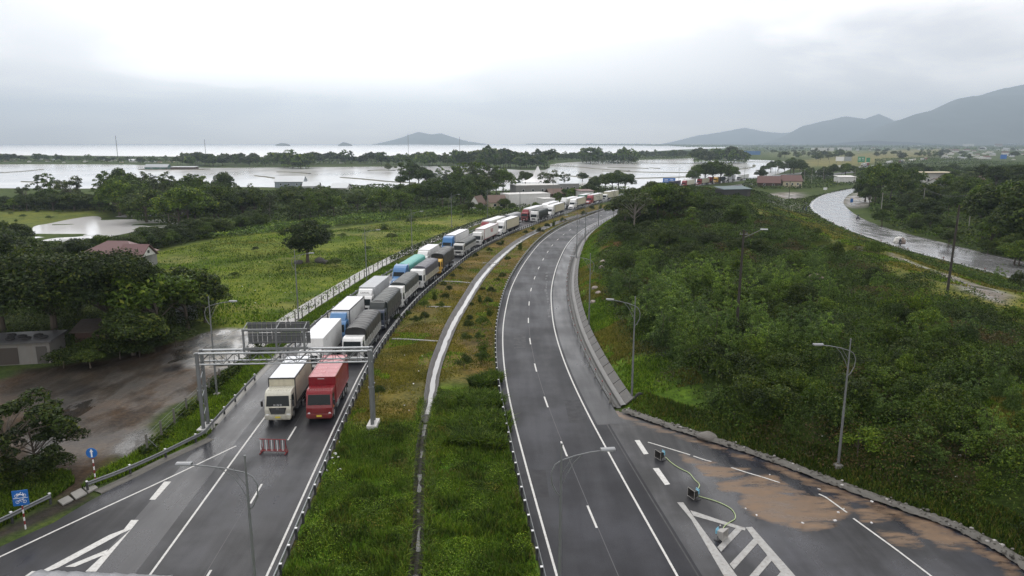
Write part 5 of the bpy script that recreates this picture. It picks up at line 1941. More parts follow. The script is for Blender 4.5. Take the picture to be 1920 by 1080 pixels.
def floodlight(x, y, rz, label, hm=None):
    r = thing('floodlight', label, 'floodlight', (x, y, 0), rz, 'portable floodlights on the apron')
    mb = MB()
    a_, b_ = (.50, .42), (.26, .24)
    z = .50
    vs = [(-.35, s0 * a_[0], z + s1 * a_[1]) for s0, s1 in ((-1, -1), (1, -1), (1, 1), (-1, 1))] + [(.25, s0 * b_[0], z + s1 * b_[1]) for s0, s1 in ((-1, -1), (1, -1), (1, 1), (-1, 1))]
    vs += [(-.352, s0 * (a_[0] - .04), z + s1 * (a_[1] - .04)) for s0, s1 in ((-1, -1), (1, -1), (1, 1), (-1, 1))]
    vs += [(.16, s0 * (b_[0] - .04), z + s1 * (b_[1] - .04)) for s0, s1 in ((-1, -1), (1, -1), (1, 1), (-1, 1))]
    fs = [(i, (i + 1) % 4, 4 + (i + 1) % 4, 4 + i) for i in range(4)] + [(i, (i + 1) % 4, 8 + (i + 1) % 4, 8 + i) for i in range(4)] + [(8 + i, 8 + (i + 1) % 4, 12 + (i + 1) % 4, 12 + i) for i in range(4)]
    mb.add(vs, fs, 0)
    part('housing', mb.mesh('housing', hm or M('black_housing', (.03, .028, .026), .5)), r)
    rim_ = MB()
    for s0, s1, e0, e1 in ((-1, 1, 1, 1), (1, -1, 1, 1), (-1, -1, 1, -1), (-1, -1, -1, 1)):
        rim_.tube([(-.36, s0 * .5, z + s1 * .42), (-.36, e0 * .5, z + e1 * .42)], .022, 5)
    part('rim', rim_.mesh('rim', HOUS), r)
    part('reflector', MB().box((.17, 0, z), (.02, .44, .40)).mesh('reflector', BLACK), r)
    part('ballast_box', MB().box((.36, 0, z + .06), (.18, .44, .34)).box((.40, 0, z + .32), (.06, .5, .08)).mesh('ballast_box', BLUE_C, bevel=.03), r)
    r.scale = (.78, .78, .78)
    part('stand', MB().tube([(-.2, -.54, .04), (.4, -.54, .04)], .03, 6).tube([(-.2, .54, .04), (.4, .54, .04)], .03, 6).tube([(.05, -.54, .04), (.05, -.54, z)], .03, 6).tube([(.05, .54, .04), (.05, .54, z)], .03, 6).mesh('stand', DARK), r)
    return r


f1, f2, f3 = G(1238, 860), G(1301, 933), G(1352, 1010)
floodlight(*f1, 0.45, 'floodlight nearest the guard wall, black mouth towards the carriageway')
floodlight(*f2, 0.40, 'middle floodlight on the bare asphalt beside the sand')
floodlight(*f3, 2.4, 'floodlight turned backwards inside the white hatching', hm=HOUS)


def cable(name, px, label):
    P = smooth_poly(GP(px), .15, 3)
    solo(name, MB().tube([(a_, b_, .035) for a_, b_ in P], .03, 6).mesh(name, CABLE, smooth=True), label, 'cable')


cable('power_cable', [(1248, 858), (1258, 868), (1276, 880), (1293, 887), (1302, 900), (1312, 908), (1311, 914), (1304, 922), (1302, 928)], 'yellow green cable running between the first and middle floodlight')
cable('power_cable', [(1310, 931), (1328, 936), (1345, 941), (1362, 949), (1373, 956), (1379, 966), (1379, 974), (1370, 979), (1358, 986), (1353, 999)], 'yellow green cable looping from the middle floodlight to the hatching')

# old tyre leaning by the lamp
x, y = G(1196, 760)
ty = solo('old_tyre', MB().lathe([(.30, -.13), (.48, -.16), (.56, -.10), (.58, 0), (.56, .10), (.48, .16), (.30, .13), (.30, -.13)], axis='y', n=28).mesh('old_tyre', RUBBER, smooth=True), 'black tyre leaning beside the lamp post at the end of the wall', 'tyre', (x + .2, y, 0.75))
ty.rotation_euler = (-.35, 0, .15)

# ------------------------------------------------------------------ poles and wires
POLE = M('concrete_pole', (0.035, 0.030, 0.025), .85, var=.25)
POLE_P = M('pale_pole', (0.30, 0.29, 0.27), .8, var=.2)


def pole(x, y, h, label, m=POLE, arm=False, r=.17, lampdir=None, lean=0.0, z=None, insul=True, group=None):
    z = float(ground_z(np.array([x]), np.array([y]))[0]) if z is None else z
    t_ = thing('utility_pole', label, 'pole', (x, y, z), 0, group)
    t_.rotation_euler = (0, lean, 0)
    part('shaft', MB().tube([(0, 0, -.5), (0, 0, h)], [r, r * .6], 8).mesh('shaft', m), t_)
    if insul:
        part('cross_arm', MB().box((0, 0, h - .5), (.9, .08, .08)).lathe([(0, h - .46), (.05, h - .44), (.05, h - .3), (0, h - .28)], (.38, 0, 0), n=8).lathe([(0, h - .46), (.05, h - .44), (.05, h - .3), (0, h - .28)], (-.38, 0, 0), n=8).mesh('cross_arm', STEEL_D), t_)
    if lampdir:
        a_ = lampdir
        part('lamp_arm', MB().tube([(0, 0, h - .9), (a_ * .9, .0, h - .5), (a_ * 2.0, 0, h + .05)], .03, 6).mesh('lamp_arm', STEEL_D), t_)
        part('lamp_head', MB().prism([(-.14, -.05), (-.1, .09), (.1, .09), (.14, -.05)], -.1, .75).mesh('lamp_head', STEEL, bevel=.02), t_, (a_ * 2.0, 0, h + .08), 0 if a_ > 0 else math.pi)
    return t_


def wire(a_, b_, sag, label, group, r=.022):
    pts = []
    for k in range(17):
        t_ = k / 16
        pts.append((a_[0] + (b_[0] - a_[0]) * t_, a_[1] + (b_[1] - a_[1]) * t_, a_[2] + (b_[2] - a_[2]) * t_ - sag * 4 * t_ * (1 - t_)))
    solo('overhead_wire', MB().tube(pts, r, 4).mesh('overhead_wire', BLACK), label, 'wire', group=group)


# ------------------------------------------------------------------ buildings
ROOF_TILE = M('red_roof_tile', (0.11, 0.05, 0.042), .6, var=.3, scale=1.5, bump=.4)
ROOF_TIN = M('tin_roof', (0.30, 0.32, 0.34), .4, .4, var=.2, scale=.8)
ROOF_BROWN = M('brown_tile', (0.12, 0.075, 0.055), .7, var=.3, scale=1.5)
W_WHITE = M('white_wall', (0.62, 0.62, 0.60), .8, var=.12, dirt=.35)
W_CREAM = M('cream_wall', (0.52, 0.46, 0.33), .8, var=.15, dirt=.35)
W_GREYW = M('grey_wall', (0.24, 0.24, 0.23), .85, var=.2, dirt=.4)
W_BRICK = M('brick_wall', (0.075, 0.045, 0.035), .85, var=.3, scale=3)
W_BLUE = M('blue_sheet_wall', (0.06, 0.17, 0.38), .5, var=.15)
DOOR = M('dark_door', (0.06, 0.055, 0.05), .6)


def house(name, label, x, y, rz, w_, d_, h, roof='gable', wall=W_WHITE, rm=ROOF_TILE, rise=None, wins=2, door=True, over=.5, group=None, cat='house', z=None, detail=True):
    z = float(ground_z(np.array([x]), np.array([y]))[0]) if z is None else z
    t_ = thing(name, label, cat, (x, y, z), rz, group)
    rise = rise if rise is not None else d_ * .28
    mb = MB().bb(-w_ / 2, w_ / 2, -d_ / 2, d_ / 2, -.4, h)
    if roof == 'gable':
        for s_ in (-1, 1):
            mb.prism([(-d_ / 2, h), (0, h + rise), (d_ / 2, h)], s_ * w_ / 2 - .1, s_ * w_ / 2 + .0 if s_ > 0 else s_ * w_ / 2 + .1)
    part('wall', mb.mesh('wall', wall), t_)
    rb = MB()
    if roof == 'gable':
        e = over
        k = rise / (d_ / 2)
        for s_ in (-1, 1):
            rb.prism([(0, h + rise + .12), (s_ * (d_ / 2 + e), h - k * e + .12), (s_ * (d_ / 2 + e), h - k * e), (0, h + rise)], -w_ / 2 - e, w_ / 2 + e)
    elif roof == 'hip':
        e = over
        a_, b_ = w_ / 2 + e, d_ / 2 + e
        rl = max(0.05, a_ - b_)
        vs = [(-a_, -b_, h), (a_, -b_, h), (a_, b_, h), (-a_, b_, h), (-rl, 0, h + rise), (rl, 0, h + rise)]
        rb.add(vs, [(0, 1, 5, 4), (1, 2, 5), (2, 3, 4, 5), (3, 0, 4), (3, 2, 1, 0)])
    elif roof == 'shed':
        rb.prism([(-d_ / 2 - over, h + .05), (d_ / 2 + over, h + rise), (d_ / 2 + over, h + rise + .1), (-d_ / 2 - over, h + .15)], -w_ / 2 - over, w_ / 2 + over)
    else:
        rb.bb(-w_ / 2 - over, w_ / 2 + over, -d_ / 2 - over, d_ / 2 + over, h, h + .22)
    part('roof', rb.mesh('roof', rm), t_)
    if detail:
        for k in range(wins):
            u = -w_ / 2 + (k + .75) * w_ / (wins + .5)
            f_ = part('window', MB().box((0, 0, 0), (1.2, .08, 1.2)).mesh('window', WHITE_S), t_, (u, -d_ / 2 - .03, h * .55))
            part('pane', MB().box((0, -.05, 0), (1.0, .02, 1.0)).mesh('pane', GLASS), f_)
        if door:
            part('door', MB().box((0, -.03, 1.05), (1.1, .08, 2.1)).mesh('door', DOOR), t_, (w_ / 2 - .9, -d_ / 2, 0))
    return t_

# ================================================================== placing: trucks
QG = 'trucks queued on the left carriageway'
R_, L_ = -1.6, -5.35


def q(lane, y, *a, **k):
    off = R_ if lane == 'R' else L_
    x_, y_, _ = lane_pos(off, y)
    _, _, rz = lane_pos(off, y + a[4] * .5 if len(a) > 4 else y + 5)
    label, nm = a[0], a[1]
    return truck(label, nm, x_, y_, rz, a[2], a[3], k.pop('ccol'), a[4], k.pop('cab'), group=QG, **k)


t_ = q('R', 62.0, 'red box truck at the head of the queue, pale red roof, red ribbed cab', 'box_truck', 'over', 'box', 9.0, ccol=P_RED, cab=P_RED, roof=ROOF_R, trim=P_RED, z1=3.72, ribs=True, plate=1, grille=P_RED, round_lamps=True, box0=1.95)
part('box_lettering', MB().box((-.1, 1.925, 3.55), (.62, .012, .045)).mesh('box_lettering', LETTER_W), t_)
part('door_emblem', MB().lathe([(0, -.01), (.17, -.01), (.17, .01)], axis='x', n=20).mesh('door_emblem', AMBER), t_, (1.2, .75, 1.3))
q('L', 61.9, 'cream box truck at the head of the queue beside the red one, black grille', 'box_truck', 'over', 'box', 9.1, ccol=P_BEIGE, cab=P_CREAM, roof=ALU, trim=DARK, z1=3.72, ribs=True, plate=1, letters='H I N O', big_grille=True, box0=1.95)
q('R', 79.8, 'white cab truck under a rippled black tarpaulin, right behind the gantry column', 'tarpaulin_truck', 'over', 'tarp', 11.6, ccol=T_BLACK, cab=P_WHITE, z1=3.75, bed=P_GREY, big_grille=True, seed=1)
q('R', 94.0, 'dark truck with tarpaulin over cab top and cargo, third in the median lane', 'tarpaulin_truck', 'over', 'tarp', 11.8, ccol=T_GREEN, cab=P_DBLUE, z1=3.85, bed=DARK, deflector=T_GREEN, seed=2)
q('R', 107.2, 'white high cab truck with dark green tarpaulin and white slatted bed', 'tarpaulin_truck', 'over', 'tarp', 12.0, ccol=T_GREEN, cab=P_WHITE, z1=3.8, bed=P_WHITE, high=True, big_grille=True, seed=3)
q('R', 122.2, 'white cab truck with slate coloured tarpaulin roof and beige sides', 'tarpaulin_truck', 'over', 'tarp', 12.0, ccol=T_PURP, cab=P_WHITE, z1=3.8, bed=P_BEIGE, high=True, big_grille=True, seed=4)
q('R', 136.4, 'yellow cab truck with dark tarpaulin', 'tarpaulin_truck', 'over', 'tarp', 12.6, ccol=T_BLACK, cab=P_YEL, z1=3.9, bed=T_BLACK, grille=P_YEL, seed=5)
q('R', 158.5, 'grey truck with low sides and a dark humped tarpaulin', 'tarpaulin_truck', 'over', 'tarp', 12.6, ccol=T_GREEN, cab=P_GREY, z1=3.15, bed=P_GREY, seed=6)
t_ = q('R', 175.8, 'white cab tractor with white trailer edged in red and red lettering', 'semi_truck', 'over', 'container', 16.5, ccol=P_WHITE, cab=P_WHITE, z1=4.0, trim=P_RED, high=True)
o = part('trailer_lettering', text_mesh('trailer_lettering', 'T&Y', 1.35, LETTER_R, .01), t_, (1.30, 9.8, 2.9))
o.rotation_euler = (math.pi / 2, 0, math.pi / 2)
q('R', 195.0, 'white bonneted tractor with a beige box trailer behind the red lettered one', 'semi_truck', 'nose', 'container', 17.5, ccol=P_BEIGE, cab=P_WHITE, z1=4.0, trim=DARK)
q('R', 230.0, 'white cab truck with grey tarpaulin roof beside the red tractor', 'tarpaulin_truck', 'over', 'tarp', 12.5, ccol=T_GREEN, cab=P_WHITE, z1=3.7, bed=T_GREEN, high=True, seed=7)
q('R', 245.0, 'white bonneted tractor with a beige container, behind the grey tarpaulin truck', 'semi_truck', 'nose', 'container', 17.0, ccol=P_BEIGE, cab=P_WHITE, z1=4.0, trim=DARK, simple=True)
q('R', 274.0, 'white bonneted tractor with a cream container on dark chassis, in the bend', 'semi_truck', 'nose', 'container', 17.0, ccol=P_BEIGE, cab=P_WHITE, z1=4.0, trim=DARK, simple=True)
q('R', 296.0, 'dark red bonneted tractor with cream trailer by the trees of the bend', 'semi_truck', 'nose', 'container', 17.0, ccol=P_CREAM, cab=P_DRED, z1=4.0, simple=True)
q('L', 74.4, 'white roofed box truck half hidden behind the gantry', 'box_truck', 'over', 'box', 11.5, ccol=P_WHITE, cab=P_WHITE, z1=4.0, box0=2.2)
q('L', 87.6, 'blue cab truck with a long white box, behind the first white roof', 'box_truck', 'over', 'box', 11.0, ccol=P_WHITE, cab=P_LBLUE, z1=4.0, deflector=P_LBLUE, box0=2.4, trim=DARK)
t_ = q('L', 102.6, 'white cab truck with a plain grey box and lettered roof deflector', 'box_truck', 'over', 'box', 11.6, ccol=P_GREYBOX, cab=P_WHITE, z1=4.0, roof=M('grey_roof', (0.36, .38, .40), .4), deflector=P_WHITE, box0=2.3)
o = part('lettering', text_mesh('lettering', 'CAPITAL', 0.36, LETTER_D, .004), t_, (0, .98, 3.38))
o.rotation_euler = (0.86, 0, 0)
q('L', 122.3, 'pale blue bonneted tractor with a teal tarpaulin load', 'tarpaulin_truck', 'nose', 'tarp', 16.5, ccol=T_TEAL, cab=P_LBLUE, z1=3.7, bed=T_TEAL, tall=3.75, seed=8)
q('L', 140.5, 'white truck with a smooth white box between the teal and the blue loads', 'box_truck', 'over', 'box', 10.5, ccol=P_WHITE, cab=P_WHITE, z1=4.0, deflector=P_WHITE, box0=2.3)
q('L', 160.6, 'blue bonneted tractor with white oval emblem and a white trailer', 'semi_truck', 'nose', 'box', 17.5, ccol=P_WHITE, cab=P_BLUE, z1=4.05, oval=True, trim=DARK)
q('L', 194.2, 'red tractor with a white trailer, half hidden by the white cab tractor', 'semi_truck', 'over', 'container', 16.5, ccol=P_WHITE, cab=P_RED, z1=4.0, trim=P_WHITE, deflector=P_RED)
q('L', 212.5, 'dark sided truck with pale tarpaulin roof seen behind the beige trailer', 'tarpaulin_truck', 'over', 'tarp', 13.0, ccol=T_GREY, cab=P_DBLUE, z1=3.8, bed=DARK, seed=9)
q('L', 231.5, 'red cab tractor with a white trailer, in full view before the bend', 'semi_truck', 'over', 'container', 17.0, ccol=P_WHITE, cab=P_RED, z1=4.0, deflector=P_RED)
q('L', 250.5, 'white streamlined tractor with rounded white trailer, near the warehouse', 'semi_truck', 'nose', 'box', 17.0, ccol=P_WHITE, cab=P_WHITE, z1=4.0, simple=True)
q('L', 276.0, 'white flat fronted tractor side by side with the white bonneted one', 'semi_truck', 'over', 'box', 16.5, ccol=P_WHITE, cab=P_WHITE, z1=3.9, simple=True, high=True, deflector=P_WHITE)
q('L', 296.0, 'green sided truck with a pale roof behind the dark red tractor', 'box_truck', 'over', 'box', 12.5, ccol=P_GREEN, cab=P_GREEN, z1=3.9, simple=True)
q('R', 316.0, 'cream trailer truck at the end of the visible bend', 'semi_truck', 'over', 'container', 16.5, ccol=P_BEIGE, cab=P_WHITE, z1=4.0, simple=True)
for ln, y, lab, nm, kd, ck, cc, cb in [
        ('L', 404, 'dark container truck leading the distant part of the queue', 'semi_truck', 'over', 'container', P_DBLUE, P_DBLUE),
        ('R', 414, 'red bonneted tractor with cream lettered container in the distant queue', 'semi_truck', 'nose', 'container', P_CREAM, P_RED),
        ('L', 424, 'white roofed trailer behind the cream container of the distant queue', 'semi_truck', 'over', 'container', P_WHITE, P_WHITE),
        ('R', 434, 'bright red tractor with beige container in the distant queue', 'semi_truck', 'nose', 'container', P_BEIGE, P_RED),
        ('L', 455, 'crimson flat fronted truck beside the yellow cab in the distance', 'box_truck', 'over', 'box', P_DRED, P_DRED),
        ('R', 456, 'yellow cab tractor with a dark blue container in the distance', 'semi_truck', 'nose', 'container', P_DBLUE, P_YEL),
        ('L', 478, 'white tractor with silver container behind the dark blue one', 'semi_truck', 'over', 'container', P_GREYBOX, P_WHITE),
        ('R', 490, 'white box trailer parked last in the open stretch of the distance', 'semi_truck', 'over', 'container', P_WHITE, P_GREY)]:
    q(ln, y, lab, nm, kd, ck, 16.5, ccol=cc, cab=cb, z1=4.0, simple=True)
cols = [P_WHITE, P_BEIGE, P_GREYBOX, P_RED, P_WHITE, P_GREY, P_DBLUE, P_BEIGE]
for k, y in enumerate((690, 712, 760, 782, 850, 872, 905, 928, 952, 985, 1012, 1050)):
    x_, y_, rz = lane_pos((R_, L_)[k % 2], y)
    truck('tiny pale truck in the farthest bend of the queue', 'semi_truck', x_, y_, rz, 'over', 'container', cols[k % 8], 16.5, cols[(k * 3 + 1) % 8], z1=4.0, group='farthest trucks of the queue', simple=True)
# trucks just leaving the picture at the lower left
x_, y_ = G(318, 1072, 3.3)
r_ = truck('truck with grey ribbed tarpaulin roof turning off at the bottom edge', 'tarpaulin_truck', x_ + 2.2, y_ - 1.35, math.pi / 2 - .07, 'over', 'tarp', T_GREY, 9.4, P_WHITE, z1=3.3, bed=P_GREY, seed=11)
x_, y_ = G(-24, 1075, 2.6)
truck('red truck mostly outside the lower left edge of the picture', 'box_truck', x_ - .4, y_ - 1.2, math.pi / 2, 'over', 'box', P_RED, 8.0, P_RED, z1=2.6, simple=True)

# ================================================================== lamps
lm = [((407, 741), 0, 'street lamp behind the gantry at the edge of the wet yard'), ((560, 600), 0, 'street lamp by the concrete lane behind the sign panel'), ((688, 531), .1, 'street lamp on the fence line beside the grey box truck'),
      ((773, 476), .2, 'street lamp on the fence line beside the blue tractor'), ((847, 425), .35, 'street lamp in front of the palm grove'), ((914, 410), .4, 'street lamp by the white gabled house'),
      ((975, 400), .5, 'street lamp before the white warehouse'), ((1037, 378), .55, 'street lamp beyond the warehouse')]
for p, a, lab in lm:
    x_, y_ = G(*p)
    lamp(x_, y_, a, lab)
lamp(-13.2, 32.4, math.pi, 'near street lamp at the bottom with its arm over the queue carriageway', arm=2.7)
lamp(2.55, 33.8, 0.12, 'near street lamp at the bottom with its arm over the empty carriageway', arm=2.1)
for p, a, lab in [((1184, 758), math.pi - .3, 'street lamp at the end of the concrete wall, tyre at its foot'), ((1570, 888), math.pi, 'street lamp standing in the grass above the stone kerb'),
                  ((1104, 620), math.pi - .15, 'street lamp on the grass slope beside the wall'), ((1081, 487), math.pi, 'street lamp at the narrow part of the concrete shoulder'), ((1097, 458), math.pi, 'street lamp halfway up the bend by the shoulder'),
                  ((1122, 426), math.pi, 'street lamp higher in the bend by the shoulder'), ((1150, 411), math.pi, 'street lamp last before the trees hide the bend')]:
    x_, y_ = G(*p)
    lamp(x_, y_, a, lab, z=float(ground_z(np.array([x_]), np.array([y_]))[0]))
for k, y in enumerate((395, 430, 465, 500, 535, 575, 620, 665, 710, 760, 815, 880)):
    p = lane_pos(-11.5 if k % 2 else 14.0, y)
    lamp(p[0], p[1], math.pi if not k % 2 else 0.6, 'thin distant street lamp beside the far queue', group='distant street lamps', Hh=11)

# ================================================================== poles, masts, wires
x_, y_ = G(1377, 672)
pole(x_, y_, 12.6, 'dark leaning concrete pole with a street lamp head in the bushes', r=.2, lampdir=1, lean=.01)
x_, y_ = G(1769, 604)
pole(x_, y_, 13.2, 'bare dark concrete pole beside the flooded track', r=.2, lean=.012, insul=False)
tops = []
for p, h_, lab in [((1650, 414), 9.5, 'pale utility pole at the bend of the old road'), ((1727, 416), 11, 'pale utility pole right of the old road, first of the roadside line'), ((1815, 436), 11, 'pale utility pole right of the old road, second of the roadside line'), ((1794, 435), 6.5, 'short pole stub in the bushes right of the old road')]:
    x_, y_ = G(*p)
    pole(x_, y_, h_, lab, POLE_P, r=.14, group='roadside utility poles')
    z_ = float(ground_z(np.array([x_]), np.array([y_]))[0])
    if h_ > 9:
        tops.append((x_, y_, z_ + h_ - .35))
tops.append((190, 150, 14))
for a_, b_ in zip(tops[:-1], tops[1:]):
    for dx in (-.38, .38):
        wire((a_[0] + dx, a_[1], a_[2]), (b_[0] + dx, b_[1], b_[2]), 1.4, 'thin overhead wire sagging between the roadside poles', 'overhead wires')
for p, h_, lab in [((1479, 375), 8.5, 'dark pole on the verge of the road branch'), ((1507, 344), 9, 'pole by the red roofed house'), ((1521, 345), 9, 'pole between the house and the white hut'), ((1543, 340), 9, 'pole beside the white hut'), ((1601, 346), 10, 'pole at the far mouth of the old road')]:
    x_, y_ = G(*p)
    pole(x_, y_, h_, lab, POLE if p[0] < 1490 else POLE_P, r=.14)
for p, h_, lab in [((221, 296), 46, 'thin lattice mast above the spit, leftmost'), ((386, 293), 36, 'lattice mast above the palms of the spit'), ((766, 289), 40, 'tall dark mast left of the island'), ((862, 289), 36, 'mast right of the island')]:
    x_, y_ = G(*p)
    h_ = {221: 41, 386: 31, 766: 37, 862: 32}[p[0]] / F * depth(y_)
    mb = MB()
    for s0, s1 in ((-1, 0), (.5, .87), (.5, -.87)):
        mb.tube([(s0 * .5, s1 * .5, 0), (s0 * .22, s1 * .22, h_)], .16, 5)
    k = 0
    while k < h_ - 2.5:
        mb.tube([(-.5, 0, k), (.4, .5, k + 1.6)], .05, 4)
        mb.tube([(.4, .5, k), (.4, -.5, k + 1.6)], .05, 4)
        k += 1.8
    solo('radio_mast', mb.mesh('radio_mast', STEEL_D), lab, 'mast', (x_, y_, 0))

# ================================================================== buildings
def hp(px, w_px, *a, **k):
    x_, y_ = G(*px)
    return x_, y_, w_px * depth(y_) / F


x_, y_, w_ = hp((222, 503), 120)
hs = house('farmhouse', 'single storey farmhouse with a maroon tiled roof behind the big trees', x_ - 1.2, y_ + 3, -0.10, 12.0, 7.5, 2.9, 'hip', W_GREYW, M('maroon_tile', (0.135, 0.066, 0.064), .5, var=.25, scale=2, bump=.4), rise=2.5, wins=3)
hs2 = MB().prism([(-2.6, 2.9), (0, 4.9), (2.6, 2.9)], 5.6, 6.0)
g_ = part('gable_front', MB().prism([(-2.4, 2.6), (0, 4.6), (2.4, 2.6)], 3.0, 7.4).mesh('gable_front', W_WHITE), hs, (0, -1.2, 0))
part('gable_roof', MB().prism([(0, 4.95), (-3.0, 2.55), (-3.0, 2.42), (0, 4.75)], 2.0, 7.8).prism([(0, 4.95), (3.0, 2.55), (3.0, 2.42), (0, 4.75)], 2.0, 7.8).mesh('gable_roof', M('maroon_tile', (0.2, .085, .085))), hs, (0, -1.2, 0))
part('vent', MB().box((7.42, 0, 3.4), (.05, .7, .6)).mesh('vent', BLACK), hs, (0, -1.2, 0))
x_, y_ = G(132, 478)
wt = thing('water_tank', 'white rounded water tank on a stand above the trees', 'water tank', (x_, y_, 0))
part('drum', MB().lathe([(0, -1.25), (.6, -1.2), (.85, -.95), (.85, .95), (.6, 1.2), (0, 1.25)], (0, 0, 3.2), axis='x', n=20).mesh('drum', M('tank_white', (.72, .73, .72), .35, .0), smooth=True), wt)
part('stand', MB().box((0, 0, 2.3), (2.2, 1.6, .12)).tube([(-.9, -.6, 0), (-.9, -.6, 2.3)], .06, 6).tube([(.9, -.6, 0), (.9, -.6, 2.3)], .06, 6).tube([(-.9, .6, 0), (-.9, .6, 2.3)], .06, 6).tube([(.9, .6, 0), (.9, .6, 2.3)], .06, 6).mesh('stand', STEEL_D), wt)
# low shed with tyres on its roof
x_, y_ = G(35, 683)
sh = house('low_shed', 'low tin roofed shed with old tyres lying on its roof', x_ - 1.0, y_ + 2.0, .20, 8.2, 4.4, 2.6, 'flat', M('pale_shed_wall', (.17, .165, .155), .8, var=.3, dirt=.6), M('dark_tin', (.10, .10, .105), .35, .3, var=.4), wins=0, door=True, over=.35, cat='shed')  # pale wall darkened in its colour for the shade of the trees
part('shutter', MB().box((-.6, -2.24, 1.1), (2.6, .06, 2.0)).mesh('shutter', M('brown_shutter', (.05, .042, .036), .8, var=.3)), sh)
ca_, sa_ = math.cos(.20), math.sin(.20)
tyre_me = MB().lathe([(.22, -.10), (.40, -.13), (.50, -.08), (.52, 0), (.50, .08), (.40, .13), (.22, .10), (.22, -.10)], axis='z', n=22).mesh('roof_tyre', RUBBER, smooth=True)
for k, (u, v) in enumerate([(-1.9, -1.5), (-.4, -1.2), (.5, -.2), (1.4, -1.3), (2.2, -.1), (-1.0, .6), (3.1, -1.0)]):
    solo('roof_tyre', tyre_me, 'old tyre lying on the tin roof of the low shed', 'tyre', (x_ - 1.0 + u * ca_ - v * sa_, y_ + 2.0 + u * sa_ + v * ca_, float(sh.location.z) + 2.96), group='tyres on the shed roof')
x_, y_ = G(190, 655)
house('brick_hut', 'dark brick hut under the big trees at the yard', x_, y_ + 2, .25, 6.5, 4, 2.5, 'shed', W_BRICK, M('rusty_tin', (.07, .055, .045), .7, var=.4), rise=.6, wins=0, cat='hut')
x_, y_ = G(352, 602)
solo('metal_sheet_fence', MB().bb(-1.6, 1.6, -.04, .04, 0, 2.4).bb(-.9, -.86, -.07, .07, 0, 2.5).bb(.5, .54, -.07, .07, 0, 2.5).mesh('metal_sheet_fence', ROOF_TIN), 'weathered metal sheet fence beside the trees of the yard', 'fence', (x_, y_, 0), .9)
# left and middle distance
x_, y_, w_ = hp((540, 352), 52)
house('long_shed', 'long pale tin shed at the edge of the flooded field', x_, y_ + 6, .05, w_, 10, 3.6, 'gable', M('pale_sheet', (.22, .26, .29), .6), ROOF_TIN, wins=3, cat='shed')
x_, y_, w_ = hp((585, 358), 28)
house('small_house', 'small white house in the wood with a tin roof', x_, y_, .1, w_, 7, 3, 'gable', W_WHITE, ROOF_TIN, wins=2)
x_, y_, w_ = hp((640, 362), 30)
house('small_house', 'small white house in the wood half hidden by palms', x_, y_, -.1, w_, 7, 3, 'gable', W_WHITE, ROOF_TIN, wins=2)
x_, y_, w_ = hp((896, 394), 18)
house('white_chapel_house', 'white steep gabled house among the trees by the queue', x_, y_ + 2, math.pi / 2 - .35, 7, w_, 2.6, 'gable', W_WHITE, ROOF_BROWN, rise=2.8, wins=1, over=.3)
x_, y_, w_ = hp((925, 392), 30)
house('brown_roofed_house', 'brown roofed house with a pale gable edge beside the white gabled one', x_ + 1, y_ + 4, .25, w_, 7, 2.8, 'gable', W_CREAM, ROOF_BROWN, rise=2.4, wins=2)
x_, y_, w_ = hp((985, 388), 85)
house('warehouse', 'long white warehouse behind the queue', x_, y_ + 4, .42, w_, 9, 5.2, 'flat', W_WHITE, W_WHITE, wins=0, over=.1, cat='warehouse')
x_, y_, w_ = hp((1018, 389), 26)
house('white_box_building', 'white box shaped building with a dark door at the end of the warehouse', x_ + 1.0, y_ - 3, .42, w_ * .9, 6, 3.9, 'flat', W_WHITE, W_WHITE, wins=0, over=.1)
x_, y_, w_ = hp((1003, 368), 85)
house('flat_roofed_store', 'grey flat roofed store behind the white warehouse', x_, y_ + 8, .25, w_, 12, 5.2, 'flat', W_GREYW, W_WHITE, wins=4, over=.1, cat='store')
x_, y_, w_ = hp((1060, 362), 46)
house('flat_roofed_store', 'smaller grey store right of the tented yard', x_, y_ + 8, .3, w_, 10, 4.5, 'flat', W_GREYW, ROOF_TIN, wins=3, over=.1, cat='store')
x_, y_ = G(1003, 362)
for k, (dx, s_) in enumerate(((-14, .8), (2, 1.25))):
    tn = thing('canopy_tent', ('small', 'large')[k] + ' white peaked canopy tent behind the grey store', 'tent', (x_ + dx, y_ + 18, 0), 0, 'white canopy tents')
    part('tent_roof', MB().lathe([(7 * s_, 5.0), (4 * s_, 6.2), (2 * s_, 7.8), (.3, 10.5 * s_), (0, 10.6 * s_)], n=16).mesh('tent_roof', M('tent_white', (.7, .7, .7), .5), smooth=True), tn)
    for a_ in range(6):
        part('tent_pole', MB().tube([(6.6 * s_ * math.cos(a_ * 1.047), 6.6 * s_ * math.sin(a_ * 1.047), 0), (6.6 * s_ * math.cos(a_ * 1.047), 6.6 * s_ * math.sin(a_ * 1.047), 5.1)], .08, 6).mesh('tent_pole', STEEL), tn)
x_, y_, w_ = hp((1036, 372), 22)
house('brown_roofed_house', 'low brown tiled house between warehouse and trees', x_ + 1, y_, .3, w_ * 1.3, 7, 2.6, 'gable', W_BRICK, ROOF_BROWN, wins=1)
x_, y_, w_ = hp((1097, 376), 26)
house('white_hut', 'white flat hut behind the white bonneted tractor', x_, y_ + 3, .3, w_, 6, 4.2, 'shed', W_WHITE, ROOF_TILE, rise=.5, wins=0, cat='hut')
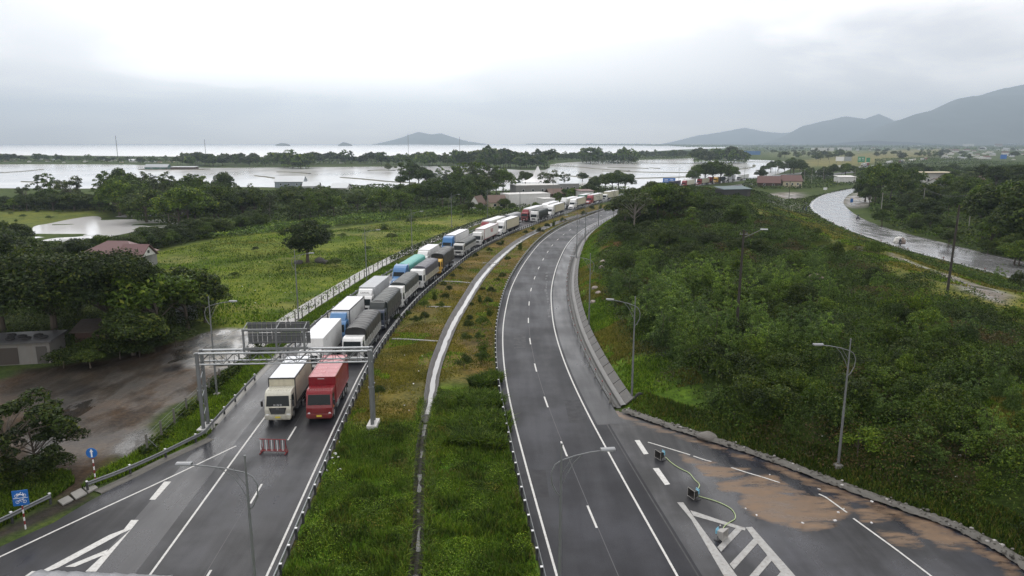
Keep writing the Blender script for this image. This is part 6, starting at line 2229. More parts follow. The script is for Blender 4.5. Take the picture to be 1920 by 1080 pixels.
# raft farm on the water
x_, y_ = G(312, 318)
house('fish_farm_house', 'low fish farm house on a dark bank in the flooded field', x_ - 10, y_ + 4, .0, 22, 9, 2.6, 'gable', M('green_wall', (.06, .14, .11), .7), ROOF_TIN, wins=2)
house('fish_farm_shed', 'open fish farm shed beside the low house on the bank', x_ + 16, y_ + 4, .0, 24, 8, 2.4, 'shed', W_BRICK, ROOF_TIN, rise=.6, wins=0)
structure('field_bank', MB().bb(x_ - 26, x_ + 38, y_ - 3, y_ + 12, -.1, .6).mesh('field_bank', SOILV, bevel=.3))
# right hand side
x_, y_, w_ = hp((1448, 352), 40)
house('red_roofed_house', 'left red roofed cottage beyond the road junction', x_, y_ + 6, -.35, w_, 9, 3, 'gable', W_BRICK, ROOF_TILE, rise=3.4, wins=2)
x_, y_, w_ = hp((1488, 352), 34)
house('red_roofed_house', 'cream cottage with a red roof and three windows beyond the junction', x_, y_ + 5, -.15, w_, 9, 4.0, 'gable', W_CREAM, ROOF_TILE, rise=3.0, wins=3)
x_, y_, w_ = hp((1590, 344), 32)
house('white_hut', 'long white hut at the far end of the old road', x_, y_ + 5, .1, w_, 7, 4.0, 'shed', W_WHITE, W_WHITE, rise=.8, wins=0, cat='hut')
x_, y_ = G(1757, 362)
house('villa', 'two storey white villa with a wide flat roof in the right hand wood', x_, y_ + 6, .05, 17, 9, 8.2, 'flat', W_WHITE, W_CREAM, wins=3, over=1.8, cat='house')
house('maroon_roofed_house', 'low house with a dark maroon roof in front of the villa', x_ + 4, y_ - 12, .0, 20, 8, 3.2, 'gable', W_WHITE, M('dark_maroon_tile', (.09, .035, .035), .6), wins=2, rise=2.0)
house('grey_roofed_house', 'pale house with a grey brown gable at the left of the maroon roof', x_ - 12, y_ - 22, .5, 11, 8, 3.4, 'gable', W_WHITE, ROOF_BROWN, wins=2, rise=2.4)
x_, y_ = G(1350, 400)
house('dark_shed', 'dark lean-to shed with a blue green roof edge among the trees', G(1372, 392)[0], G(1372, 392)[1], .3, 12, 6, 3.0, 'shed', M('dark_sheet', (.03, .03, .03), .6), M('teal_sheet', (.03, .075, .085), .5), rise=.9, wins=0, cat='shed')
x_, y_, w_ = hp((1410, 290), 26)
house('blue_hall', 'blue sheet hall on the plain beyond the flooded fields', x_, y_, 0, w_, 18, 8, 'flat', W_BLUE, W_BLUE, detail=False, cat='hall')
x_, y_, w_ = hp((1542, 283), 36)
house('white_hall', 'broad white hall on the far plain', x_, y_, 0, w_, 30, 10, 'flat', W_WHITE, W_WHITE, detail=False, cat='hall')
x_, y_, w_ = hp((1567, 282), 20)
house('white_hall', 'smaller white hall right of the broad one on the far plain', x_ + 30, y_, 0, w_, 30, 10, 'flat', W_WHITE, W_WHITE, detail=False, cat='hall')
x_, y_, w_ = hp((1877, 270), 30)
house('white_block', 'white factory block on the skyline at the right', x_, y_, 0, w_, 30, 9 * depth(y_) / F, 'flat', W_WHITE, W_WHITE, detail=False, cat='building')
x_, y_, w_ = hp((1815, 276), 18)
house('white_block', 'small white block left of the factory on the skyline', x_, y_, 0, w_, 20, 6 * depth(y_) / F, 'flat', W_WHITE, W_WHITE, detail=False, cat='building')


def billboard(px, py, wpx, hpx, z0px, mat, label, cat='billboard', marks=None):
    x0, y0 = G(px, py)
    k = depth(y0) / F
    t0 = thing('billboard', label, cat, (x0, y0, 0))
    zz = z0px * k
    part('panel', MB().bb(-wpx * k / 2, wpx * k / 2, -.15, .15, zz, zz + hpx * k).mesh('panel', mat), t0)
    for s0 in (-1, 1):
        part('leg', MB().tube([(s0 * wpx * k * .35, .25, 0), (s0 * wpx * k * .35, .25, zz + hpx * k * .5)], .22, 8).mesh('leg', STEEL_D), t0)
    if marks:
        part('legend', marks(wpx * k, hpx * k, zz), t0)


def roadsign_marks(w_, h_, z):
    mb = MB()
    for u, v, a_, b_ in [(-.25, .7, .3, .1), (.2, .7, .25, .1), (-.25, .4, .35, .1), (.25, .4, .2, .1)]:
        mb.box((u * w_, -.19, z + v * h_), (a_ * w_, .04, b_ * h_))
    return mb.mesh('legend', WHITE_S)


billboard(1254, 352, 23, 9, 9, BLUE_S, 'blue direction sign with white lines above the hill trees', 'road sign', roadsign_marks)
billboard(1614, 309, 13, 10, 5, GREEN_S, 'large green road sign over the far road', 'road sign', roadsign_marks)
billboard(1627, 309, 7, 8, 5, GREEN_S, 'narrow green road sign beside the large one', 'road sign')
billboard(1574, 306, 15, 8, 4, WHITE_S, 'white billboard on the far road')
billboard(1589, 306, 13, 8, 4, M('grey_board', (.30, .33, .35), .5), 'grey billboard back right of the white one')
billboard(1880, 306, 12, 8, 8, BLUE_S, 'blue billboard in the town at the right')
x_, y_ = G(1596, 386)
s_ = thing('blue_road_sign', 'small blue sign at the bend of the old road', 'road sign', (x_, y_, 0))
part('board', MB().box((0, -.05, 2.2), (1.1, .05, 1.6)).mesh('board', BLUE_S), s_)
part('post', MB().tube([(0, 0, 0), (0, 0, 2.9)], .05, 8).mesh('post', STEEL), s_)
x_, y_ = G(1547, 359)
s_ = thing('notice_board', 'small white notice board on the verge of the junction', 'sign', (x_, y_, 0))
part('board', MB().box((0, 0, 1.5), (2.0, .06, 1.2)).mesh('board', WHITE_S), s_)
part('post', MB().tube([(0, .06, 0), (0, .06, 1.6)], .06, 8).mesh('post', STEEL), s_)

# small far houses
HM = []
for k, (wm, rm) in enumerate([(W_WHITE, W_WHITE), (W_WHITE, ROOF_TILE), (W_CREAM, ROOF_TILE), (W_WHITE, ROOF_TIN), (W_WHITE, W_CREAM), (W_CREAM, ROOF_TIN)]):
    mb = MB().bb(-.5, .5, -.4, .4, 0, .45, 0)
    if k in (1, 2, 3, 5):
        for s0 in (-1, 1):
            mb.prism([(0, .75), (s0 * .46, .42), (s0 * .46, .38), (0, .68)], -.55, .55, 1)
    else:
        mb.bb(-.52, .52, -.42, .42, .45, .50, 1).bb(-.3, .1, -.2, .2, .50, .66, 0)
    HM.append(mb.mesh('far_house', [wm, rm]))


def far_house(px, py, wpx, label, group, k=None):
    x0, y0 = G(px, py)
    s0 = wpx * depth(y0) / F
    o_ = solo('far_house', HM[random.randrange(6) if k is None else k], label, 'house', (x0, y0, -.2), random.uniform(-.5, .5), group)
    o_.scale = (s0, s0 * .8, s0 * random.uniform(.5, .8))


for px, py, w_ in [(12, 303, 9), (22, 302, 8), (30, 302, 6), (75, 301, 9), (90, 303, 8), (103, 302, 7), (55, 304, 6), (120, 305, 6), (160, 304, 7), (200, 303, 9), (212, 303, 12), (228, 305, 6), (250, 304, 13), (268, 304, 12), (285, 304, 12), (300, 305, 7), (322, 304, 10),
                   (640, 306, 7), (710, 304, 5), (905, 294, 7), (925, 294, 14), (945, 294, 8), (958, 292, 6), (985, 292, 7), (1075, 298, 8), (1128, 294, 7), (1165, 294, 6), (1198, 296, 8), (1230, 291, 6), (1240, 296, 5)]:
    far_house(px, py, w_, 'small pale house among the trees of the spit', 'houses on the spit')
for k in range(95):
    px = random.uniform(1010, 1900)
    far_house(px, 269.3 + random.random() * 2.8, random.uniform(1.6, 4.2), 'tiny pale house of the town at the foot of the hills', 'houses of the far town', random.choice([0, 0, 1, 3, 4]))
for k in range(55):
    px = random.uniform(1760, 1950)
    far_house(px, random.uniform(276, 300), random.uniform(5, 11), 'pale town house crowded along the far right road', 'houses of the right hand town', random.choice([0, 1, 3, 3, 4]))
for k in range(14):
    far_house(random.uniform(1480, 1740), random.uniform(274, 286), random.uniform(3, 6), 'pale farmhouse scattered over the far plain', 'houses of the plain')

# ================================================================== living things and bikes
def body(name, joints, edges, mat_, parent=None, loc=(0, 0, 0), rz=0.0, sub=2):
    """one continuous skinned body: joints {name: (x, y, z, r)}"""
    me = bpy.data.meshes.new(name)
    ks = list(joints)
    me.from_pydata([joints[k][:3] for k in ks], [(ks.index(a_), ks.index(b_)) for a_, b_ in edges], [])
    o_ = bpy.data.objects.new(name, me)
    COL.objects.link(o_)
    md = o_.modifiers.new('skin', 'SKIN')
    for i, k in enumerate(ks):
        r_ = joints[k][3]
        me.skin_vertices[0].data[i].radius = (r_, r_)
    me.skin_vertices[0].data[0].use_root = True
    sb = o_.modifiers.new('sub', 'SUBSURF')
    sb.levels = sub
    sb.render_levels = sub
    me.materials.append(mat_)
    bpy.context.view_layer.update()
    me2 = bpy.data.meshes.new_from_object(o_.evaluated_get(bpy.context.evaluated_depsgraph_get()))
    bpy.data.objects.remove(o_)
    me2.polygons.foreach_set('use_smooth', np.ones(len(me2.polygons), bool))
    return part(name, me2, parent, loc, rz)


CLOTH_D = M('dark_clothes', (.03, .032, .04), .9)
CLOTH_B = M('blue_clothes', (.04, .06, .13), .9)
SKIN = M('skin', (.33, .20, .14), .6)


def standing(x, y, rz, label, cl, step=0.0):
    r_ = thing('person', label, 'person', (x, y, float(ground_z(np.array([x]), np.array([y]))[0]) + .07), rz)
    J = {'pel': (0, 0, .95, .14), 'che': (0, .0, 1.28, .16), 'nec': (0, 0, 1.47, .06), 'hea': (0, -.02, 1.62, .10), 'top': (0, -.01, 1.72, .07),
         'shl': (-.19, 0, 1.40, .07), 'ell': (-.25, .02, 1.13, .05), 'hal': (-.24, -.06, .86, .04), 'shr': (.19, 0, 1.40, .07), 'elr': (.25, .02, 1.13, .05), 'har': (.24, -.08, .88, .04),
         'hil': (-.10, 0, .88, .10), 'knl': (-.11, -.02 - step, .48, .07), 'fol': (-.12, .02 - step * .6, .06, .05), 'tol': (-.13, -.16 - step * .6, .03, .04),
         'hir': (.10, 0, .88, .10), 'knr': (.11, -.02 + step, .48, .07), 'for': (.12, .02 + step, .06, .05), 'tor': (.13, -.16 + step, .03, .04)}
    E_ = [('pel', 'che'), ('che', 'nec'), ('nec', 'hea'), ('hea', 'top'), ('che', 'shl'), ('shl', 'ell'), ('ell', 'hal'), ('che', 'shr'), ('shr', 'elr'), ('elr', 'har'), ('pel', 'hil'), ('hil', 'knl'), ('knl', 'fol'), ('fol', 'tol'), ('pel', 'hir'), ('hir', 'knr'), ('knr', 'for'), ('for', 'tor')]
    body('figure', J, E_, cl, r_)
    part('hair', MB().lathe([(0, .115), (.07, .10), (.105, .05), (.11, 0), (.10, -.05)], (0, 0, 1.66), n=14).mesh('hair', BLACK, smooth=True), r_)
    return r_


x_, y_ = G(1506, 396)
standing(x_, y_, .3, 'person in dark clothes standing at the edge of the road junction', CLOTH_D)
x_, y_ = G(1511, 397)
standing(x_, y_, -.6, 'person in blue clothes standing beside the one in dark clothes', CLOTH_B, .05)


def motorbike(x, y, rz, label, load=False):
    r_ = thing('motorcycle', label, 'motorcycle', (x, y, .03), rz)
    for yy in (-.62, .62):
        w_o = part('wheel', MB().lathe([(.24, -.04), (.29, -.05), (.31, 0), (.29, .05), (.24, .04)], axis='x', n=20).lathe([(0, -.02), (.24, -.01), (.24, .01), (0, .02)], axis='x', n=12).mesh('wheel', RUBBER), r_, (0, yy, .31))
    part('frame', MB().tube([(0, -.62, .31), (0, -.42, .95)], .03, 6).tube([(-.32, -.40, 1.02), (.32, -.40, 1.02)], .02, 6).prism([(-.42, .85), (-.25, .42), (.35, .35), (.7, .62), (.68, .78), (.0, .72)], -.10, .10).mesh('frame', P_DBLUE, bevel=.02), r_)
    part('saddle', MB().box((0, .32, .80), (.22, .75, .10)).mesh('saddle', BLACK, bevel=.03), r_)
    part('headlight', MB().lathe([(0, -.04), (.08, -.03), (.09, .03)], axis='y', n=12).mesh('headlight', LAMPGLASS), r_, (0, -.50, .92))
    p_ = thing('person', 'rider on the ' + ('overloaded motorcycle, dark jacket' if load else 'small motorcycle coming down the wet old road'), 'person', (x, y, .03), rz)
    J = {'pel': (0, .22, .90, .14), 'che': (0, .10, 1.24, .16), 'nec': (0, .06, 1.42, .06), 'hea': (0, .02, 1.56, .11), 'top': (0, .02, 1.66, .08),
         'shl': (-.19, .08, 1.36, .07), 'ell': (-.28, -.12, 1.16, .05), 'hal': (-.29, -.36, 1.06, .04), 'shr': (.19, .08, 1.36, .07), 'elr': (.28, -.12, 1.16, .05), 'har': (.29, -.36, 1.06, .04),
         'hil': (-.13, .18, .86, .10), 'knl': (-.20, -.22, .78, .08), 'fol': (-.18, -.08, .34, .06), 'tol': (-.18, -.24, .30, .05), 'hir': (.13, .18, .86, .10), 'knr': (.20, -.22, .78, .08), 'for': (.18, -.08, .34, .06), 'tor': (.18, -.24, .30, .05)}
    E_ = [('pel', 'che'), ('che', 'nec'), ('nec', 'hea'), ('hea', 'top'), ('che', 'shl'), ('shl', 'ell'), ('ell', 'hal'), ('che', 'shr'), ('shr', 'elr'), ('elr', 'har'), ('pel', 'hil'), ('hil', 'knl'), ('knl', 'fol'), ('fol', 'tol'), ('pel', 'hir'), ('hir', 'knr'), ('knr', 'for'), ('for', 'tor')]
    body('figure', J, E_, CLOTH_D, p_)
    part('helmet', MB().lathe([(0, .15), (.09, .13), (.14, .05), (.14, -.04), (.12, -.08)], (0, .02, 1.60), n=14).mesh('helmet', CLOTH_B, smooth=True), p_)
    if load:
        rng = np.random.default_rng(5)
        lo = [(-.75, .55, .95, .62), (.75, .55, .95, .62), (0, .95, 1.45, .75), (-.5, .85, 1.55, .55), (.5, .85, 1.5, .55)]
        for k, (a_, b_, c_, s_) in enumerate(lo):
            bm = bmesh.new()
            bmesh.ops.create_icosphere(bm, subdivisions=3, radius=1)
            for v in bm.verts:
                n_ = 1 + .12 * math.sin(v.co.x * 5 + k) * math.cos(v.co.z * 6 + k)
                v.co = Vector((np.sign(v.co.x) * abs(v.co.x) ** .7, np.sign(v.co.y) * abs(v.co.y) ** .7, np.sign(v.co.z) * abs(v.co.z) ** .7)) * n_ * s_
            me = bpy.data.meshes.new('cargo_sack')
            bm.to_mesh(me)
            bm.free()
            me.polygons.foreach_set('use_smooth', np.ones(len(me.polygons), bool))
            me.materials.append(M('sack_white', (.58, .57, .54), .6, var=.2) if k in (0, 2, 3) else M('sack_brown', (.22, .18, .15), .8, var=.3))
            o_ = part('cargo_sack', me, None)
            o_.location = Matrix.Rotation(rz, 4, 'Z') @ Vector((a_, b_, c_)) + Vector((x, y, .03))
            tag(o_, ('pale sack tied on the right of the overloaded motorcycle', 'brown sack tied on the left of the overloaded motorcycle', 'big pale sack behind the rider of the overloaded motorcycle', 'upper pale bundle on the overloaded motorcycle', 'upper brown bundle on the overloaded motorcycle')[k], 'sack', 'load of the motorcycle')


x_, y_ = G(1687, 461)
motorbike(x_, y_, -.25, 'motorcycle piled high with pale and brown sacks on the wet old road', True)
x_, y_ = G(1608.5, 412)
motorbike(x_, y_, .25, 'small motorcycle far up on the wet old road')
# dark cow by the branch road
x_, y_ = G(1447, 397)
cw = thing('cow', 'black cow standing on the grey branch road', 'cow', (x_, y_, 0.02), 1.2)
J = {'mid': (0, 0, 1.02, .36), 'sho': (0, -.6, 1.08, .34), 'nec': (0, -.95, 1.25, .20), 'hea': (0, -1.25, 1.28, .15), 'muz': (0, -1.55, 1.12, .10), 'rum': (0, .62, 1.08, .33), 'tl1': (0, .98, 1.05, .05), 'tl2': (0, 1.06, .55, .03)}
for s0, c_ in ((-1, 'l'), (1, 'r')):
    J.update({'fe' + c_: (s0 * .2, -.6, .85, .14), 'fk' + c_: (s0 * .2, -.62, .45, .09), 'ff' + c_: (s0 * .2, -.60, .05, .07), 'he' + c_: (s0 * .2, .58, .85, .17), 'hk' + c_: (s0 * .2, .72, .48, .09), 'hf' + c_: (s0 * .2, .66, .05, .07), 'er' + c_: (s0 * .22, -1.15, 1.38, .05)})
E_ = [('mid', 'sho'), ('sho', 'nec'), ('nec', 'hea'), ('hea', 'muz'), ('mid', 'rum'), ('rum', 'tl1'), ('tl1', 'tl2')]
for c_ in 'lr':
    E_ += [('sho', 'fe' + c_), ('fe' + c_, 'fk' + c_), ('fk' + c_, 'ff' + c_), ('rum', 'he' + c_), ('he' + c_, 'hk' + c_), ('hk' + c_, 'hf' + c_), ('hea', 'er' + c_)]
body('figure', J, E_, M('black_hide', (.018, .016, .015), .8), cw)

# boulder, rocks
def rock(x, y, r_, label, seed, group=None, sq=.7, mat_=None):
    bm = bmesh.new()
    bmesh.ops.create_icosphere(bm, subdivisions=3, radius=1)
    rng = np.random.default_rng(seed)
    pl = rng.normal(size=(9, 3))
    pl /= np.linalg.norm(pl, axis=1)[:, None]
    for v in bm.verts:
        p = np.array(v.co)
        for n_ in pl:
            e = p @ n_ - .72
            if e > 0:
                p = p - n_ * e * .85
        v.co = Vector(p * np.array([1.15, 1, sq]) * r_)
    me = bpy.data.meshes.new('boulder')
    bm.to_mesh(me)
    bm.free()
    me.materials.append(mat_ or M('boulder_stone', (.24, .18, .15), .8, var=.35, scale=1.2, bump=.4))
    z = float(ground_z(np.array([x]), np.array([y]))[0])
    solo('boulder', me, label, 'boulder', (x, y, z + r_ * sq * .4), seed, group)


x_, y_ = G(1531, 540, 3)
rock(x_, y_, 1.55, 'big brown boulder rising from the bushes of the hill', 3, sq=.9)
for k, (px, py) in enumerate([(1130, 498), (1128, 508), (1140, 480), (1116, 538), (1122, 548), (1112, 560)]):
    x_, y_ = G(px, py, 1.8)
    rock(x_, y_, .7 - .04 * k, 'pale rock bared on the red earth of the slope', 20 + k, 'rocks on the slope', mat_=M('pale_stone', (.27, .23, .20), .8, var=.3))
x_, y_ = G(1326, 806, .8)
rock(x_, y_, .8, 'grey rock half buried at the foot of the hill behind the kerb', 31, mat_=M('grey_stone', (.16, .15, .135), .85, var=.3))
for k, (px, py, r_) in enumerate([(560, 495, 1.0), (600, 492, 1.2), (612, 494, .8)]):
    x_, y_ = G(px, py)
    rock(x_, y_, r_, 'dark rock heaped at the foot of the round meadow tree', 40 + k, 'rocks by the meadow tree', mat_=M('dark_stone', (.08, .075, .07), .85, var=.3))

# ================================================================== trees
def tr(px, py, hpx, key, label, wide=1.0, group=None, zz=0.0, cat='tree'):
    x0, y0 = G(px, py, zz)
    nm = {'broad_dark': 'broadleaf_tree', 'broad_mid': 'broadleaf_tree', 'round_dark': 'round_tree', 'tall_grey': 'slender_tree', 'tall_mid': 'slender_tree', 'airy': 'airy_tree', 'airy_near': 'airy_tree', 'big_dark': 'shade_tree',
          'palm': 'palm_tree', 'banana': 'banana_plant', 'shrub_light': 'bush', 'shrub_mid': 'bush', 'shrub_dark': 'bush'}[key]
    return plant(nm, key, x0, y0, hpx * depth(y0, zz) / F, label, cat, group, wide)


tr(15, 905, 185, 'airy_near', 'small airy dark tree at the left edge above the square blue sign', 1.25)
tr(70, 892, 120, 'airy_near', 'lower dark tree beside the small airy one at the left edge', 1.3)
for px, py in [(15, 915), (45, 905), (75, 898), (102, 890), (-10, 925)]:
    tr(px, py, 46, 'shrub_dark', 'dark bush under the airy trees at the left edge', 1.3, 'bushes at the left edge', cat='bush')
tr(105, 650, 205, 'big_dark', 'largest dark shade tree over the tyre shed', 1.15)
tr(215, 645, 190, 'big_dark', 'dark shade tree over the brick hut', 0.9)
tr(10, 640, 175, 'big_dark', 'dark shade tree cut by the left edge of the picture', 1.0)
tr(150, 590, 125, 'big_dark', 'dark tree in front of the farmhouse', 1.0)
for px, py, h_, k in [(298, 640, 150, 'broad_mid'), (352, 616, 122, 'broad_dark'), (265, 600, 112, 'broad_dark'), (322, 590, 92, 'broad_mid'), (385, 602, 84, 'broad_dark'), (250, 665, 100, 'broad_dark'), (205, 610, 125, 'broad_dark')]:
    tr(px, py, h_, k, 'broadleaf tree beside the wet yard, in a row with others', 1.15, 'trees beside the wet yard')
for px, py, h_, k in [(8, 530, 95, 'broad_dark'), (40, 515, 80, 'broad_dark'), (75, 505, 60, 'broad_dark'), (-20, 490, 90, 'broad_dark'), (25, 470, 60, 'broad_dark'), (100, 500, 40, 'broad_mid'), (55, 545, 70, 'broad_dark')]:
    tr(px, py, h_, k, 'dark broadleaf tree crowding the left edge by the pond', 1.1, 'dark trees left of the pond')
tr(577, 492, 84, 'round_dark', 'lone round dark tree standing in the meadow', 1.15)
tr(140, 395, 37, 'round_dark', 'lone round tree on the bank of the small pond', 1.6)
tr(492, 430, 33, 'round_dark', 'dark cone shaped bush at the meadow corner', 0.9)
tr(50, 386, 46, 'airy', 'pale thin crowned tree left of a dark pair against the water', .8)
tr(77, 388, 62, 'tall_mid', 'left one of a dark slim pair against the flooded field', 1.0)
tr(97, 388, 64, 'tall_mid', 'right one of a dark slim pair against the flooded field', 1.1)
tr(134, 388, 66, 'airy', 'open crowned tree beside the dark slim pair', .9)
tr(150, 388, 60, 'tall_grey', 'thin grey tree next to the open crowned one', .9)
tr(420, 372, 50, 'broad_dark', 'dark bushy tree on the bank right of the tall row', .85)
tr(424, 366, 50, 'airy', 'bare topped tree behind the dark bushy one', .6)
rg = random.Random(11)
for k in range(26):
    px = 195 + k * 7.8 + rg.uniform(-3, 3)
    tr(px, rg.uniform(388, 402), rg.uniform(52, 74), rg.choice(['tall_grey', 'tall_mid', 'tall_grey', 'tall_mid', 'broad_mid']), 'slender tree in the tall row along the flooded field', rg.uniform(.9, 1.25), 'tall row along the flooded field')
for k in range(16):
    tr(-10 + k * 16 + rg.uniform(-5, 5), rg.uniform(386, 396), rg.uniform(22, 34), rg.choice(['broad_dark', 'broad_mid', 'broad_dark']), 'low dark tree in the grove behind the small meadow', 1.2, 'grove behind the small meadow')
wood = [(170, 396), (345, 436), (480, 424), (640, 410), (800, 396), (905, 386), (930, 376), (905, 356), (700, 354), (560, 357), (420, 372), (300, 392), (230, 394)]
wp = GP(wood)
cnt = 0
while cnt < 120:
    px, py = rg.uniform(170, 930), rg.uniform(352, 438)
    if not bool(pip(np.array([px]), np.array([py]), wood)[0]):
        continue
    x0, y0 = G(px, py)
    top_ = np.interp(px, [170, 200, 390, 425, 560, 740, 752, 800, 850, 930], [338, 334, 334, 350, 354, 352, 338, 346, 326, 322]) + 30 * rg.random() ** 1.4 - 9
    h_ = min(13.5, max(3.6, (py - top_) * depth(y0) / F)) * rg.uniform(.85, 1.0)
    key = rg.choice(['tall_mid', 'tall_grey', 'broad_mid', 'broad_dark', 'broad_dark', 'broad_mid', 'tall_mid'])
    plant({'t': 'slender_tree', 'b': 'broadleaf_tree'}[key[0]], key, x0, y0, h_, 'green tree of the dense wood behind the meadow', 'tree', 'dense wood behind the meadow', rg.uniform(.95, 1.35))
    cnt += 1
for k in range(46):
    t0 = k / 45
    px = np.interp(t0, [0, .35, .6, 1], [0, 230, 330, 485]) + rg.uniform(-4, 4)
    py = np.interp(t0, [0, .35, .6, 1], [522, 476, 455, 424]) + rg.uniform(-5, 2)
    x0, y0 = G(px, py)
    plant('hedge_tree', rg.choice(['broad_dark', 'broad_dark', 'round_dark', 'broad_mid']), x0, y0, rg.uniform(3.6, 5.6), 'low dark tree in the hedge between pond and meadow', 'tree', 'hedge between pond and meadow', 1.35)
for px, py, h_ in [(560, 400, 30), (640, 405, 34), (668, 400, 36), (690, 402, 34), (702, 398, 32), (676, 392, 40), (655, 395, 38), (715, 396, 34), (600, 402, 30), (830, 396, 26), (841, 398, 28)]:
    tr(px, py, h_, 'palm', 'coconut palm in the wood behind the meadow', 1.0, 'palms in the wood')
for k in range(12):
    tr(242 + k * 5.6, 408 + rg.uniform(-1.5, 1.5), rg.uniform(14, 18), 'banana', 'banana plant in the row on the far bank of the pond', 1.0, 'banana row by the pond', cat='plant')
for px, py, h_, k, w_ in [(752, 356, 52, 'tall_mid', 1.2), (768, 354, 56, 'tall_mid', 1.3), (785, 352, 48, 'broad_dark', 1.0), (800, 355, 40, 'broad_mid', 1.0), (825, 352, 42, 'tall_mid', 1.2), (838, 356, 38, 'tall_grey', 1.0),
                          (852, 372, 62, 'tall_mid', 1.2), (866, 370, 66, 'tall_mid', 1.3), (880, 374, 70, 'tall_grey', 1.3), (893, 372, 70, 'tall_mid', 1.3), (906, 372, 68, 'tall_mid', 1.3), (918, 374, 66, 'tall_grey', 1.2), (930, 370, 60, 'tall_mid', 1.2), (943, 366, 50, 'broad_mid', 1.0)]:
    tr(px, py, h_, k, 'tall green tree towering over the wood near the white gabled house', w_, 'tallest trees of the wood')
for px, py, h_, k, w_, lab in [(985, 352, 34, 'broad_dark', .95, 'dark spreading tree left of the white tents'), (1030, 362, 50, 'airy', .9, 'thin leafed tree right of the white tents'), (1058, 352, 34, 'airy', .7, 'small airy tree on the water edge past the stores'),
                               (1010, 345, 18, 'broad_mid', 1.0, 'low round tree behind the grey store'), (1092, 340, 18, 'round_dark', 1.2, 'round tree on a small bank in the water'), (967, 352, 18, 'broad_mid', 1.1, 'light green tree beside the dark spreading one')]:
    tr(px, py, h_, k, lab, w_)
for px, py, h_ in [(1122, 360, 34), (1135, 358, 36), (1148, 358, 34), (1160, 358, 38), (1172, 360, 36), (1112, 362, 26), (1105, 366, 24), (1060, 372, 20), (1072, 374, 22), (1085, 372, 18), (945, 392, 22), (960, 396, 16), (900, 402, 22), (880, 400, 24), (868, 402, 20), (1046, 378, 18), (1005, 392, 14), (935, 400, 14), (890, 392, 26)]:
    tr(px, py, h_, rg.choice(['broad_dark', 'broad_mid']), 'bushy tree among the stores behind the queue', 1.1, 'trees among the stores')
# trees on the far end of the hill
far_end = [(1165, 432), (1200, 425), (1260, 425), (1340, 425), (1385, 440), (1400, 405), (1340, 388), (1190, 392)]
cnt = 0
while cnt < 34:
    px, py = rg.uniform(1165, 1400), rg.uniform(388, 440)
    if not bool(pip(np.array([px]), np.array([py]), far_end)[0]):
        continue
    x0, y0 = G(px, py, 3)
    top_ = np.interp(px, [1165, 1200, 1250, 1285, 1310, 1340, 1400], [374, 354, 347, 356, 376, 384, 394]) + 10 * rg.random()
    plant('broadleaf_tree', rg.choice(['broad_dark', 'broad_dark', 'round_dark', 'broad_mid']), x0, y0, max(2.2, (py - top_) * depth(y0, 4) / F), 'dark tree on the far end of the wooded hill', 'tree', 'dark trees on the hill end', rg.uniform(1.0, 1.35))
    cnt += 1
tr(1188, 440, 84, 'airy', 'tall open tree with a bare dark trunk on the edge of the hill', 1.1, zz=3)
tr(1172, 428, 60, 'broad_dark', 'dark layered tree leaning over the bend', 1.2, zz=3)
tr(1296, 442, 48, 'tall_mid', 'light green cone shaped tree in the middle of the hill', 1.7, zz=3.5)
for px, py, h_ in [(1250, 470, 34), (1330, 470, 34), (1380, 480, 36), (1425, 480, 32), (1215, 480, 30), (1290, 490, 30)]:
    tr(px, py, h_, 'broad_dark', 'dark low tree standing out of the hill bushes', 1.2, 'low trees of the hill', zz=3)
# right hand wood
rw = [(1628, 394), (1660, 416), (1720, 434), (1800, 452), (1920, 484), (2060, 520), (2060, 385), (1920, 350), (1750, 346), (1640, 354)]
cnt = 0
while cnt < 78:
    px, py = rg.uniform(1625, 2050), rg.uniform(346, 515)
    if not bool(pip(np.array([px]), np.array([py]), rw)[0]):
        continue
    x0, y0 = G(px, py, 2)
    dr = (py - np.interp(px, [1628, 1720, 1920, 2060], [394, 434, 484, 520]))
    h_ = rg.uniform(3.0, 5.5) if dr > -28 else rg.uniform(6, 10.5)
    plant('broadleaf_tree', rg.choice(['broad_dark', 'broad_mid', 'broad_dark', 'round_dark', 'broad_mid']), x0, y0, h_, 'green tree of the wood right of the old road', 'tree', 'wood right of the old road', rg.uniform(1.0, 1.3))
    cnt += 1
for px, py, h_, k, w_ in [(1640, 384, 74, 'broad_mid', .9), (1668, 382, 72, 'broad_mid', .9), (1622, 378, 46, 'round_dark', 1.0), (1690, 390, 60, 'broad_dark', 1.0), (1705, 380, 58, 'broad_mid', 1.0), (1630, 388, 40, 'broad_dark', 1.0)]:
    tr(px, py, h_, k, 'big tree at the inner bend of the old road', w_, 'big trees at the road bend')
for px, py, h_, k in [(1845, 420, 100, 'broad_mid'), (1875, 425, 118, 'broad_dark'), (1905, 430, 128, 'broad_mid'), (1935, 440, 140, 'broad_dark'), (1890, 440, 90, 'broad_dark'), (1860, 440, 70, 'broad_mid')]:
    tr(px, py, h_, k, 'tall dark tree at the right edge above the old road', 1.0, 'tall trees at the right edge', zz=4)
for k in range(8):
    tr(rg.uniform(1775, 1830), rg.uniform(352, 366), rg.uniform(24, 32), 'palm', 'palm beside the villa in the right hand wood', 1.0, 'palms by the villa', zz=3)
for k in range(34):
    px = rg.uniform(1420, 1625)
    py = np.interp(px, [1420, 1480, 1625], [334, 332, 336]) + rg.uniform(-8, 6)
    if 1430 < px < 1502 and py > 328:
        py -= 12
    tr(px, py, rg.uniform(13, 25), rg.choice(['broad_dark', 'broad_mid', 'broad_dark', 'tall_mid']), 'tree behind the red roofed cottages of the junction', 1.1, 'trees behind the junction')
